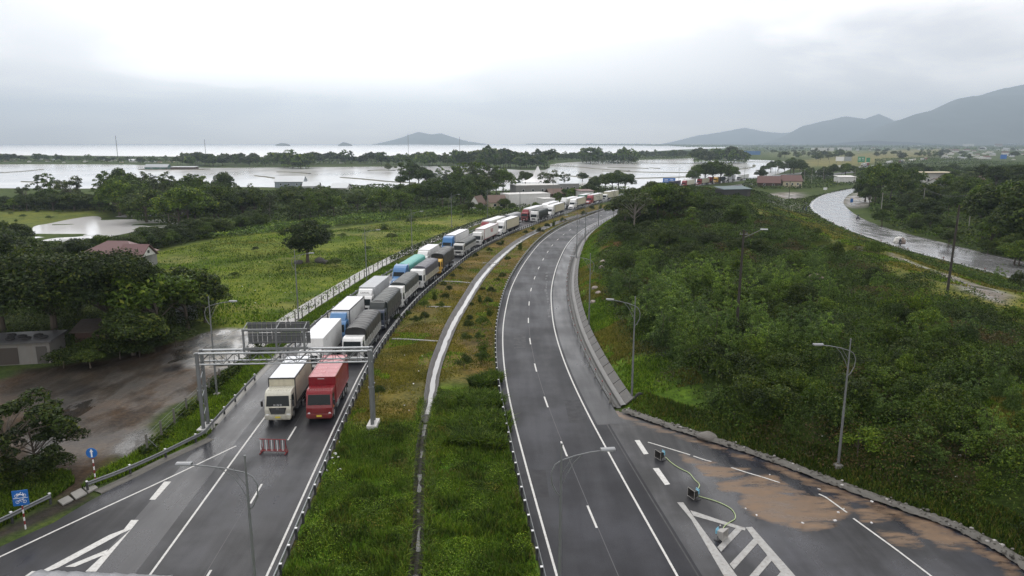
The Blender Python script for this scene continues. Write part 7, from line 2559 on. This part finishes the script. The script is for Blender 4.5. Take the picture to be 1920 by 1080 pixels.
for px, py, h_, k in [(1308, 346, 38, 'broad_mid'), (1322, 346, 44, 'broad_dark'), (1336, 345, 46, 'broad_mid'), (1350, 345, 42, 'broad_dark'), (1366, 343, 40, 'tall_mid'), (1298, 347, 28, 'broad_mid'), (1374, 342, 30, 'broad_mid')]:
    tr(px, py, h_, k, 'broad tree of the clump behind the distant queue', .95, 'clump behind the distant queue')
for k in range(40):
    px = rg.uniform(1640, 1900)
    tr(px, rg.uniform(318, 346), rg.uniform(14, 24), rg.choice(['broad_dark', 'broad_mid', 'round_dark']), 'tree between the right hand town and the villa', 1.15, 'trees before the right hand town', zz=2)
for k in range(70):
    px = rg.uniform(1450, 1930)
    a_, b_ = G(px, rg.uniform(277, 301))
    far_tree(a_, b_, rg.uniform(7, 13), 'far tree scattered on the plain at the right', 'far trees of the right hand plain', rg.uniform(1.1, 1.7))

# far trees
for x0, x1, py, h0, h1, n, lab in [
        (-60, 110, 305, 7, 10, 16, 'spit at the left edge'), (110, 200, 304, 5, 8, 10, 'left part of the spit'), (200, 330, 307, 5, 8, 10, 'village of the spit'), (330, 470, 312, 8, 12, 26, 'palm covered spit'), (470, 560, 312, 8, 12, 14, 'spit behind the bushy islet'),
        (527, 580, 317, 11, 14, 9, 'bushy islet'), (560, 740, 309, 9, 12, 26, 'middle of the spit'), (740, 870, 312, 10, 13, 22, 'long dark bank'), (850, 1030, 317, 12, 16, 32, 'dark wood on the water'), (1030, 1092, 303, 8, 10, 10, 'strip right of the dark wood'),
        (1090, 1195, 307, 11, 15, 20, 'wooded island'), (1195, 1305, 297, 8, 11, 18, 'bank behind the open water'), (1300, 1400, 307, 12, 16, 20, 'wooded bank by the distant queue'), (1490, 1580, 297, 8, 11, 14, 'row of trees on the plain')]:
    for k in range(n):
        px = x0 + (k + rg.random()) * (x1 - x0) / n
        a_, b_ = G(px, py + rg.uniform(-4.0, .5))
        far_tree(a_, b_, rg.uniform(h0, h1) * rg.uniform(.9, 1.5), 'far tree on the ' + lab, 'far trees, ' + lab, rg.uniform(1.0, 1.5))
a_, b_ = G(728, 320)
far_tree(a_, b_, 7, 'single small tree on a mud bank in the flooded field', None, 1.2)
a_, b_ = G(538, 300)
for k, px in enumerate((538, 546)):
    a_, b_ = G(px, 302)
    plant('palm_tree', 'palm', a_, b_, 17, ('left', 'right')[k] + ' one of two tall palms against the sea', 'tree', None, .8)

# ================================================================== bushes on the hill and in the median
cnt = 0
rg = random.Random(21)
cand = []
while len(cand) < 1100:
    py = rg.uniform(440, 1010)
    px = rg.uniform(1100, 1990)
    if len(cand) % 3 == 0:
        px, py = rg.uniform(1130, 1560), rg.uniform(505, 695)
    elif len(cand) % 3 == 1:
        px, py = rg.uniform(1180, 1960), rg.uniform(690, 1010)
    x0, y0 = G(px, py, 2.5)
    cand.append((x0, y0, px, py))
cx = np.array([c_[0] for c_ in cand])
cyy = np.array([c_[1] for c_ in cand])
ok = pip(cx, cyy, MOUND)
db_ = np.minimum(dist_line(cx, cyy, _bnd[::4]), dist_line(cx, cyy, KERB[::4]))
do_ = dist_line(cx, cyy, OLD_L[::3])
track = dist_line(cx, cyy, np.array(GP([(1655, 485), (1730, 520), (1800, 552), (1880, 605)])))
clear = pip(cx, cyy, OPEN) | pip(cx, cyy, GLADE)
for i in range(1100):
    if cnt >= 282:
        break
    if not ok[i] or db_[i] < (6.0 if cyy[i] > 62 else 3.2) or do_[i] < 7 or track[i] < 4.5 or (clear[i] and rg.random() < .8) or (do_[i] < 22 and rg.random() < .5):
        continue
    x0, y0, px, py = cand[i]
    lt = vnoise(np.array([x0]), np.array([y0]), 13, 71)[0]
    if 1120 < px < 1560 and 520 < py < 690 and lt > .25:
        key, h_ = 'shrub_light', rg.uniform(3.0, 5.2)
    elif py > 690:
        key, h_ = rg.choice(['shrub_dark', 'shrub_mid', 'shrub_mid', 'shrub_light']), rg.uniform(1.6, 3.2)
    else:
        key, h_ = rg.choice(['shrub_dark', 'shrub_mid', 'shrub_light', 'shrub_mid']), rg.uniform(2.0, 4.2)
    gname = {'shrub_light': 'feathery light green bush on the hill between the two roads', 'shrub_mid': 'mid green bush on the hill between the two roads', 'shrub_dark': 'dark bush on the hill between the two roads'}[key]
    plant('bush', key, x0, y0, h_, gname, 'bush', {'shrub_light': 'light bushes on the hill', 'shrub_mid': 'green bushes on the hill', 'shrub_dark': 'dark bushes on the hill'}[key], rg.uniform(.75, 1.25))
    cnt += 1
for px, py, h_, k in [(870, 693, 26, 'shrub_dark'), (902, 682, 24, 'shrub_mid'), (905, 662, 22, 'shrub_mid'), (874, 642, 17, 'shrub_dark'), (901, 640, 16, 'shrub_mid'), (878, 620, 17, 'shrub_dark'), (905, 618, 22, 'shrub_mid'), (880, 606, 14, 'shrub_dark'),
                      (918, 592, 14, 'shrub_mid'), (915, 575, 16, 'shrub_mid'), (884, 578, 10, 'shrub_dark'), (900, 566, 12, 'shrub_mid'), (922, 552, 13, 'shrub_dark'), (905, 548, 9, 'shrub_dark'), (942, 525, 12, 'shrub_dark'), (932, 530, 9, 'shrub_dark'), (952, 492, 10, 'shrub_dark'),
                      (975, 468, 12, 'shrub_mid'), (1013, 440, 12, 'shrub_dark'), (1025, 430, 10, 'shrub_dark'), (1038, 424, 9, 'shrub_mid'), (1056, 413, 9, 'shrub_dark'), (1110, 396, 9, 'shrub_dark'), (1126, 392, 8, 'shrub_mid'), (1095, 401, 9, 'shrub_dark'),
                      (776, 608, 15, 'shrub_mid'), (797, 606, 18, 'shrub_dark'), (796, 582, 17, 'shrub_mid'), (824, 580, 14, 'shrub_mid'), (815, 562, 14, 'shrub_mid'), (834, 564, 14, 'shrub_dark'), (842, 550, 13, 'shrub_dark'), (832, 540, 11, 'shrub_dark'), (848, 522, 9, 'shrub_dark'),
                      (862, 508, 8, 'shrub_dark'), (892, 486, 10, 'shrub_dark'), (918, 474, 9, 'shrub_dark'), (936, 464, 9, 'shrub_dark'), (942, 458, 8, 'shrub_mid'), (985, 440, 8, 'shrub_dark'), (998, 434, 8, 'shrub_mid'), (745, 605, 14, 'shrub_dark'), (765, 596, 12, 'shrub_mid'), (710, 745, 20, 'shrub_dark')]:
    tr(px, py, h_ * 1.35, k, 'small planted shrub on the grass between the carriageways', .80, 'median shrubs', cat='shrub')
for px, py, h_, k in [(735, 450, 14, 'shrub_dark'), (690, 470, 10, 'shrub_mid'), (640, 445, 10, 'shrub_mid'), (480, 470, 10, 'shrub_dark'), (440, 520, 12, 'shrub_mid'), (630, 500, 18, 'shrub_dark'), (720, 430, 12, 'shrub_mid'), (610, 430, 12, 'shrub_dark'), (560, 435, 12, 'shrub_mid'), (770, 420, 12, 'shrub_dark')]:
    tr(px, py, h_, k, 'low bush on the meadow behind the fence', 1.5, 'meadow bushes', cat='shrub')

# ================================================================== ground cover
def hill_h(x, y):
    db0 = np.minimum(dist_line(x, y, _bnd[::6]), dist_line(x, y, KERB[::6]) - .6)
    do0 = dist_line(x, y, OLD_L[::4])
    e = np.maximum(sstep(3.0, 8.0, db0), sstep(1.2, 3.0, dist_line(x, y, KERB[::6])) * (y < 62)) * (0.25 + .75 * sstep(10, 30, do0))
    return 0.12 + e * (0.25 + (2.6 + 2.2 * sstep(80, 62, y)) * np.clip(fbm(x, y, 3.4, 81, 2) - .28, 0, 1) + .8 * vnoise(x, y, 1.0, 84) ** 2)


def hill_d(x, y):
    db0 = np.minimum(dist_line(x, y, _bnd[::6]), dist_line(x, y, KERB[::6]) - .6)
    do0 = dist_line(x, y, OLD_L[::4])
    tk = dist_line(x, y, np.array(GP([(1655, 485), (1730, 520), (1800, 552), (1880, 605)])))
    d_ = np.clip(60.0 / y, .10, 1) ** 1.15 * np.where(pip(x, y, OPEN), .05 + .5 * (fbm(x, y, 7, 97) > .60), 1.0) * np.where(pip(x, y, GLADE), .08, 1.0)
    return d_ * np.maximum(sstep(2.5, 7, db0), sstep(.9, 2.6, dist_line(x, y, KERB[::6])) * (y < 62)) * (0.25 + .75 * sstep(12, 26, do0)) * sstep(2.0, 4.5, tk)


def hill_m(x, y, rng):
    a_ = fbm(x, y, 16, 91) + rng.normal(size=len(x)) * .05
    b_ = fbm(x, y, 7, 95) + rng.normal(size=len(x)) * .05
    m_ = np.zeros(len(x), int)
    m_[a_ > .56] = 1
    m_[b_ < .46] = 3
    m_[(b_ > .72) & (a_ < .56)] = 2
    return m_


canopy('hill_undergrowth', MOUND, 700000, lambda x, y: .046 + .00092 * y, hill_h, [L_UNDER, L_MID, L_RUST, L_DARK], 5, hill_d, mat_fn=hill_m)
canopy('wood_undergrowth', wp, 40000, lambda x, y: .22 + .0009 * y, lambda x, y: .5 + 3.2 * fbm(x, y, 9, 101), [L_DARK, L_MID], 6, mat_fn=lambda x, y, r: (fbm(x, y, 12, 103) > .5).astype(int))
canopy('meadow_edge_undergrowth', GP([(330, 455), (480, 440), (640, 424), (800, 408), (900, 396), (900, 386), (800, 396), (640, 408), (480, 424), (330, 438)]), 16000, lambda x, y: .16 + .0009 * y, lambda x, y: .3 + 1.8 * fbm(x, y, 6, 105), [L_MID, L_LIGHT], 7, mat_fn=lambda x, y, r: (fbm(x, y, 8, 107) > .52).astype(int))
canopy('grove_undergrowth', GP([(-80, 396), (200, 394), (205, 382), (-80, 384)]), 9000, lambda x, y: .5 + 0 * x, lambda x, y: .5 + 2.5 * fbm(x, y, 8, 111), [L_DARK], 8)
canopy('yard_undergrowth', GP([(-60, 712), (40, 700), (240, 676), (330, 634), (400, 612), (410, 580), (330, 545), (150, 540), (-60, 560)]), 60000, lambda x, y: .13 + 0 * x, lambda x, y: .6 + 2.6 * fbm(x, y, 5, 113), [L_DEEP, L_DARK], 9, lambda x, y: ~((x > -66) & (x < -54) & (y > 70) & (y < 84)), mat_fn=lambda x, y, r: (fbm(x, y, 6, 115) > .55).astype(int))
canopy('pond_edge_undergrowth', GP([(-60, 560), (120, 520), (250, 478), (480, 428), (480, 418), (320, 440), (220, 452), (120, 462), (40, 470), (-60, 470)]), 26000, lambda x, y: .25 + 0 * x, lambda x, y: .4 + 2.2 * fbm(x, y, 6, 117), [L_DARK], 10)
canopy('roadside_undergrowth', GP(rw, 1.5), 60000, lambda x, y: .14 + .0010 * y, lambda x, y: .4 + 2.6 * fbm(x, y, 7, 121), [L_MID, L_DARK, L_UNDER], 11, mat_fn=lambda x, y, r: np.digitize(fbm(x, y, 10, 123), [.45, .6]))
canopy('verge_undergrowth', GP([(1990, 560), (1900, 535), (1820, 512), (1760, 496), (1690, 474), (1640, 462), (1640, 472), (1700, 492), (1760, 515), (1820, 540), (1890, 575), (1990, 615)]), 14000, lambda x, y: .18 + 0 * x, lambda x, y: .2 + 1.1 * fbm(x, y, 5, 127), [L_MID, L_UNDER], 13, mat_fn=lambda x, y, r: (fbm(x, y, 6, 129) > .5).astype(int))
canopy('junction_undergrowth', GP([(1390, 352), (1440, 358), (1560, 352), (1620, 345), (1620, 332), (1500, 332), (1400, 338)]), 9000, lambda x, y: .55 + 0 * x, lambda x, y: .4 + 2.0 * fbm(x, y, 9, 131), [L_MID, L_DARK], 14, mat_fn=lambda x, y, r: (fbm(x, y, 10, 133) > .5).astype(int))
canopy('store_undergrowth', GP([(860, 410), (950, 405), (1040, 385), (1150, 366), (1180, 352), (1040, 350), (940, 360), (880, 380)]), 12000, lambda x, y: .42 + 0 * x, lambda x, y: .4 + 2.0 * fbm(x, y, 9, 135), [L_MID, L_DARK], 15, mat_fn=lambda x, y, r: (fbm(x, y, 10, 137) > .5).astype(int))
tlm = lambda x, y, r: (fbm(x, y, 60, 139) > .52).astype(int)
for nm_, pg, n, lf, hh in [('spit_treeline', [(-200, 307), (110, 306), (330, 308), (480, 313), (560, 313), (700, 308), (860, 312), (1030, 317), (1040, 305), (1100, 305), (1200, 301), (1310, 297), (1400, 294), (1400, 285), (1240, 287), (1140, 292), (1040, 291), (900, 297), (560, 300), (250, 298), (-200, 296)], 26000, 1.0, 6.0),
                           ('islet_treeline', [(1090, 307.5), (1190, 307.5), (1198, 303), (1090, 301)], 2500, .9, 6.0), ('bank_treeline', [(1300, 307.5), (1398, 307.5), (1402, 301), (1302, 300)], 2500, .9, 7.0), ('shore_treeline', [(527, 317), (580, 317), (582, 313), (527, 313)], 1200, .8, 6.0)]:
    canopy(nm_, GP(pg), n, lambda x, y, lf=lf: lf * y / 900, lambda x, y, hh=hh: .6 + hh * fbm(x, y, 40, 141), [L_DARK, L_MID], 16, mat_fn=tlm)
canopy('plain_treeline', GP([(985, 270.6), (1250, 271.5), (1420, 273), (1700, 272), (2100, 271), (2100, 300), (1900, 300), (1790, 283), (1700, 279), (1560, 284), (1440, 290), (1380, 281), (1250, 273.5), (1000, 271.6)]), 46000, lambda x, y: .9 + y * .0011, lambda x, y: 1 + 11 * np.clip(fbm(x, y, 160, 143) - .25, 0, 1), [L_DARK, L_MID], 17,
       dens_fn=lambda x, y: np.clip((fbm(x, y, 260, 145, 4) - .42) * 6, .02, 1) * np.clip(y / 5000, .12, 1), mat_fn=tlm)
canopy('town_treeline', GP([(1640, 300), (1760, 296), (1960, 310), (1960, 340), (1800, 336), (1640, 330)]), 16000, lambda x, y: .7 + 0 * x, lambda x, y: .5 + 4 * fbm(x, y, 25, 147), [L_DARK, L_MID], 18, mat_fn=tlm)

# grass
med_a = [tuple(p) for p in offset(path(CLf, 33, 300, 3.0), 1.0)]
med_b = [tuple(p) for p in offset(path(RLf, 33, 300, 3.0), -1.1)]
medp = med_a + med_b[::-1]


def off_drain(x, y):
    return dist_line(x, y, DRAIN[::4]) > np.interp(y, [60, 66, 82, 104, 150], [.26, .62, .78, .95, 1.15])


def lush_d(x, y):
    r_ = x > np.interp(y, DRAIN[:, 1], DRAIN[:, 0])
    lim = np.where(r_, 71, 61) + (fbm(x, y, 5, 151) - .5) * 6
    return off_drain(x, y) * sstep(lim + 1.5, lim - 1.5, y) * np.clip(.35 + 1.2 * fbm(x, y, 3, 153), 0, 1)


gm_ = lambda x, y, r: np.where(r.random(len(x)) < .05 + .3 * (fbm(x, y, 4, 155) > .64), 1, np.where(fbm(x, y, 1.6, 195) < .44, 2, 0))
blades('median_grass', [p for p in medp if p[1] < 76], 95000, .36, .05, [L_GRASS, L_DRY, L_MID], 21, lush_d, mat_fn=gm_, hfn=lambda x, y: .2 + 1.9 * fbm(x, y, 1.7, 157) ** 1.3)
blades('median_dry_grass', [p for p in medp if p[1] > 56], 60000, .16, .10, [L_DRY, L_GRASS], 22, lambda x, y: off_drain(x, y) * np.clip(75 / y, .2, 1) ** 2 * (y > 62) * np.clip(2.2 * fbm(x, y, 4, 159) - .5, 0, 1), mat_fn=lambda x, y, r: (fbm(x, y, 6, 161) > .62).astype(int))
canopy('median_weeds', [p for p in medp if p[1] < 76], 60000, lambda x, y: .055 + 0 * x, lambda x, y: .12 + .75 * np.clip(fbm(x, y, 1.9, 191, 2) - .30, 0, 1), [L_GRASS, L_MID, L_DRY], 23, lambda x, y: lush_d(x, y) * np.clip(fbm(x, y, 1.9, 191, 2) * 3 - .9, 0, 1), mat_fn=lambda x, y, r: np.digitize(fbm(x, y, 2.4, 193) + r.normal(size=len(x)) * .06, [.52, .80]))
for px, py in [(20, 402), (45, 408), (70, 398), (110, 400), (160, 392), (30, 415), (180, 398), (95, 410), (5, 396)]:
    tr(px, py, rg.uniform(5, 9), 'shrub_mid', 'low bush on the small meadow by the pond', 1.6, 'bushes of the small meadow', cat='bush')
for px, py in [(150, 672), (185, 668), (225, 672), (262, 668), (290, 660), (120, 690), (330, 648), (170, 690)]:
    tr(px, py, rg.uniform(26, 44), rg.choice(['broad_dark', 'shrub_dark']), 'dark bush at the shaded edge of the wet yard', 1.5, 'dark bushes at the yard edge', cat='bush')
for k, pg in enumerate([[(835, 806), (858, 782), (900, 775), (955, 790), (958, 812), (905, 815), (868, 828)], [(828, 838), (870, 820), (930, 828), (948, 842), (930, 848), (860, 838)], [(858, 755), (905, 744), (945, 755), (940, 770), (880, 772)], [(880, 722), (930, 708), (942, 716), (905, 732)]]):
    blades('tall_weeds', GP(pg), 5000, .95, .09, [L_MID, L_GRASS], 30 + k, mat_fn=lambda x, y, r: (r.random(len(x)) < .3).astype(int), lean=.8)
vp = [tuple(p) for p in FENCE if 52 < p[1] < 150]
vr = [tuple(p) for p in offset(path(CLf, 58, 150, 2.0), -11.6)]
blades('verge_grass', vp + vr[::-1], 45000, .32, .07, [L_GRASS, L_MID], 41, lambda x, y: np.clip(60 / y, .1, 1) ** 1.4 * np.clip(1.6 * fbm(x, y, 3, 163), 0, 1), mat_fn=lambda x, y, r: (r.random(len(x)) < .35).astype(int), hfn=lambda x, y: .4 + 1.4 * fbm(x, y, 2.5, 165))
blades('verge_grass', GP([(150, 915), (190, 880), (196, 880), (236, 860), (330, 800), (395, 745), (395, 812), (300, 858), (235, 890), (168, 915)]), 14000, .35, .06, [L_GRASS, L_MID], 42, mat_fn=lambda x, y, r: (r.random(len(x)) < .35).astype(int))
blades('verge_grass', GP([(-80, 1050), (0, 988), (97, 935), (140, 905), (132, 885), (105, 880), (60, 890), (-80, 900)]), 22000, .38, .06, [L_MID, L_GRASS], 43, mat_fn=lambda x, y, r: (r.random(len(x)) < .4).astype(int), hfn=lambda x, y: .3 + 1.5 * fbm(x, y, 2.5, 167))
slope = [tuple(p) for p in offset(_bnd, .9)] + [tuple(p) for p in offset(_bnd, 8.0)][::-1]
blades('slope_grass', slope, 60000, .30, .10, [L_GRASS, L_DRY], 44, lambda x, y: np.clip(68 / y, .15, 1) ** 1.6 * np.clip(2 * fbm(x, y, 4, 169) - .2, .05, 1), mat_fn=lambda x, y, r: (fbm(x, y, 5, 171) > .58).astype(int), hfn=lambda x, y: .5 + fbm(x, y, 3, 173))
kg = [tuple(p) for p in offset(KERB, -.75)] + [tuple(p) for p in offset(KERB, -3.2)][::-1]
blades('kerb_grass', kg, 26000, .28, .06, [L_MID, L_DRY], 45, mat_fn=lambda x, y, r: (r.random(len(x)) < .2).astype(int), hfn=lambda x, y: .4 + 1.4 * fbm(x, y, 2, 175))
blades('meadow_grass', GP([(275, 478), (430, 444), (640, 430), (880, 398), (950, 392), (900, 420), (820, 448), (700, 503), (570, 590), (500, 612), (400, 612), (330, 540)]), 34000, .22, .16, [L_GRASS, L_MID, L_DRY], 46, lambda x, y: np.clip(100 / y, .1, 1) * np.clip(2.4 * fbm(x, y, 9, 177) - .6, .02, 1), mat_fn=lambda x, y, r: np.digitize(fbm(x, y, 14, 179) + r.normal(size=len(x)) * .05, [.50, .74]), hfn=lambda x, y: .4 + 1.6 * fbm(x, y, 7, 181))
oldv = [tuple(p) for p in OLD_L[4:-20]] + [tuple(p) for p in offset(OLD_L[4:-20], -26)][::-1]
blades('roadside_grass', GP([(1990, 545), (1840, 512), (1690, 472), (1615, 447), (1565, 426), (1520, 404), (1400, 400), (1440, 430), (1540, 470), (1640, 520), (1760, 570), (1990, 640)]), 45000, .34, .20, [L_GRASS, L_DRY], 47, lambda x, y: np.clip(120 / y, .1, 1) * np.clip(2.2 * fbm(x, y, 8, 183) - .4, .02, 1) * (dist_line(x, y, np.array(GP([(1655, 485), (1730, 520), (1800, 552), (1880, 605)]))) > 2.4) * (dist_line(x, y, OLD_L[::3]) > .8), mat_fn=lambda x, y, r: (fbm(x, y, 9, 185) > .5).astype(int))
blades('glade_grass', GLADE, 16000, .45, .10, [L_GRASS, L_DRY], 48, mat_fn=lambda x, y, r: (fbm(x, y, 4, 187) > .5).astype(int))
dp_ = DRAIN[(DRAIN[:, 1] > 33) & (DRAIN[:, 1] < 68)]
for sd_ in (-1, 1):
    e0, e1 = sorted((sd_ * .36, sd_ * .9))
    blades('ditch_grass', [tuple(p) for p in offset(dp_, e0)] + [tuple(p) for p in offset(dp_, e1)][::-1], 5500, .45, .05, [L_GRASS, L_MID, L_DRY], 52 + sd_, lambda x, y: np.clip(.25 + 1.2 * fbm(x, y, 1.6, 211), 0, 1), lean=1.1, mat_fn=lambda x, y, r: np.where(r.random(len(x)) < .1, 2, (r.random(len(x)) < .45).astype(int)))
# creeper over the far fence
fp = FENCE[(FENCE[:, 1] > 150) & (FENCE[:, 1] < 262)]
rng = np.random.default_rng(77)
i_ = rng.integers(0, len(fp), 5000)
V, Q = leaf_cards(np.c_[fp[i_] + rng.normal(size=(5000, 2)) * .22, rng.random(5000) ** .6 * 1.6], rng.normal(size=(5000, 3)) + np.array([0, -.4, .5]), .12 + .10 * rng.random(5000), .6, rng)
tag(part('fence_creeper', npmesh('fence_creeper', V, Q, [L_DARK])), kind='stuff')
fp = FENCE[(FENCE[:, 1] > 54) & (FENCE[:, 1] < 84)]
i_ = rng.integers(0, len(fp), 7000)
hh = np.clip(vnoise(fp[i_][:, 1], fp[i_][:, 0], 3.5, 5) - .25, 0, 1) * 2.2
V, Q = leaf_cards(np.c_[fp[i_] + rng.normal(size=(7000, 2)) * .3, rng.random(7000) * hh], rng.normal(size=(7000, 3)) + np.array([0, 0, .5]), .10 + .08 * rng.random(7000), .6, rng)
tag(part('fence_creeper', npmesh('fence_creeper', V, Q, [L_DARK])), kind='stuff')
# scattered litter on the grass
mb = MB()
for k in range(70):
    px, py = random.choice([(random.uniform(690, 830), random.uniform(500, 800)), (random.uniform(1320, 1900), random.uniform(835, 1000)), (random.uniform(600, 640), random.uniform(830, 890)), (random.uniform(440, 640), random.uniform(480, 600))])
    x0, y0 = G(px, py)
    z0 = float(ground_z(np.array([x0]), np.array([y0]))[0])
    if 600 < px < 840 and not pip(np.array([x0]), np.array([y0]), medp)[0]:
        continue
    s0 = random.uniform(.08, .22)
    mb.box((x0, y0, z0 + .25), (s0, s0 * .7, .06), 0, Matrix.Rotation(random.random() * 3, 3, 'Z') @ Matrix.Rotation(random.uniform(-.5, .5), 3, 'X'))
tag(part('litter', mb.mesh('litter', M('litter_plastic', (.6, .6, .6), .5))), kind='stuff')
# marker stones along the old road
for k in range(4, 60, 7):
    p = offset(OLD_L, -.9)[min(k, len(OLD_L) - 1)]
    solo('marker_post', MB().bb(-.1, .1, -.1, .1, -.1, .75, 0).bb(-.1, .1, -.1, .1, .75, .95, 1).mesh('marker_post', [CONC, RED_P], bevel=.02), 'stubby marker post on the near edge of the old road', 'marker post', (p[0], p[1], 0), 0, 'marker posts of the old road')

# ================================================================== air
allz = [max((o_.matrix_world @ Vector(c_)).z for c_ in o_.bound_box) for o_ in sc.objects if o_.type == 'MESH' and o_.name.startswith(('mountain', 'island'))]
ztop = max(allz) + 12
x0, x1, y0, y1 = gx[0] - 60, gx[-1] + 60, gy[0] - 60, gy[-1] + 60
hzm = bpy.data.materials.new('haze')
hzm.use_nodes = True
t = hzm.node_tree
t.nodes.clear()
out = N(t, 'ShaderNodeOutputMaterial')
pv = N(t, 'ShaderNodeVolumePrincipled')
pv.inputs['Color'].default_value = (0.69, 0.845, 1.0, 1)
pv.inputs['Density'].default_value = 0.00017
pv.inputs['Anisotropy'].default_value = 0.62
t.links.new(pv.outputs[0], out.inputs['Volume'])
hb = part('haze', MB().bb(x0, x1, y0, y1, -2.2, ztop).mesh('haze', hzm))
tag(hb, kind='stuff')
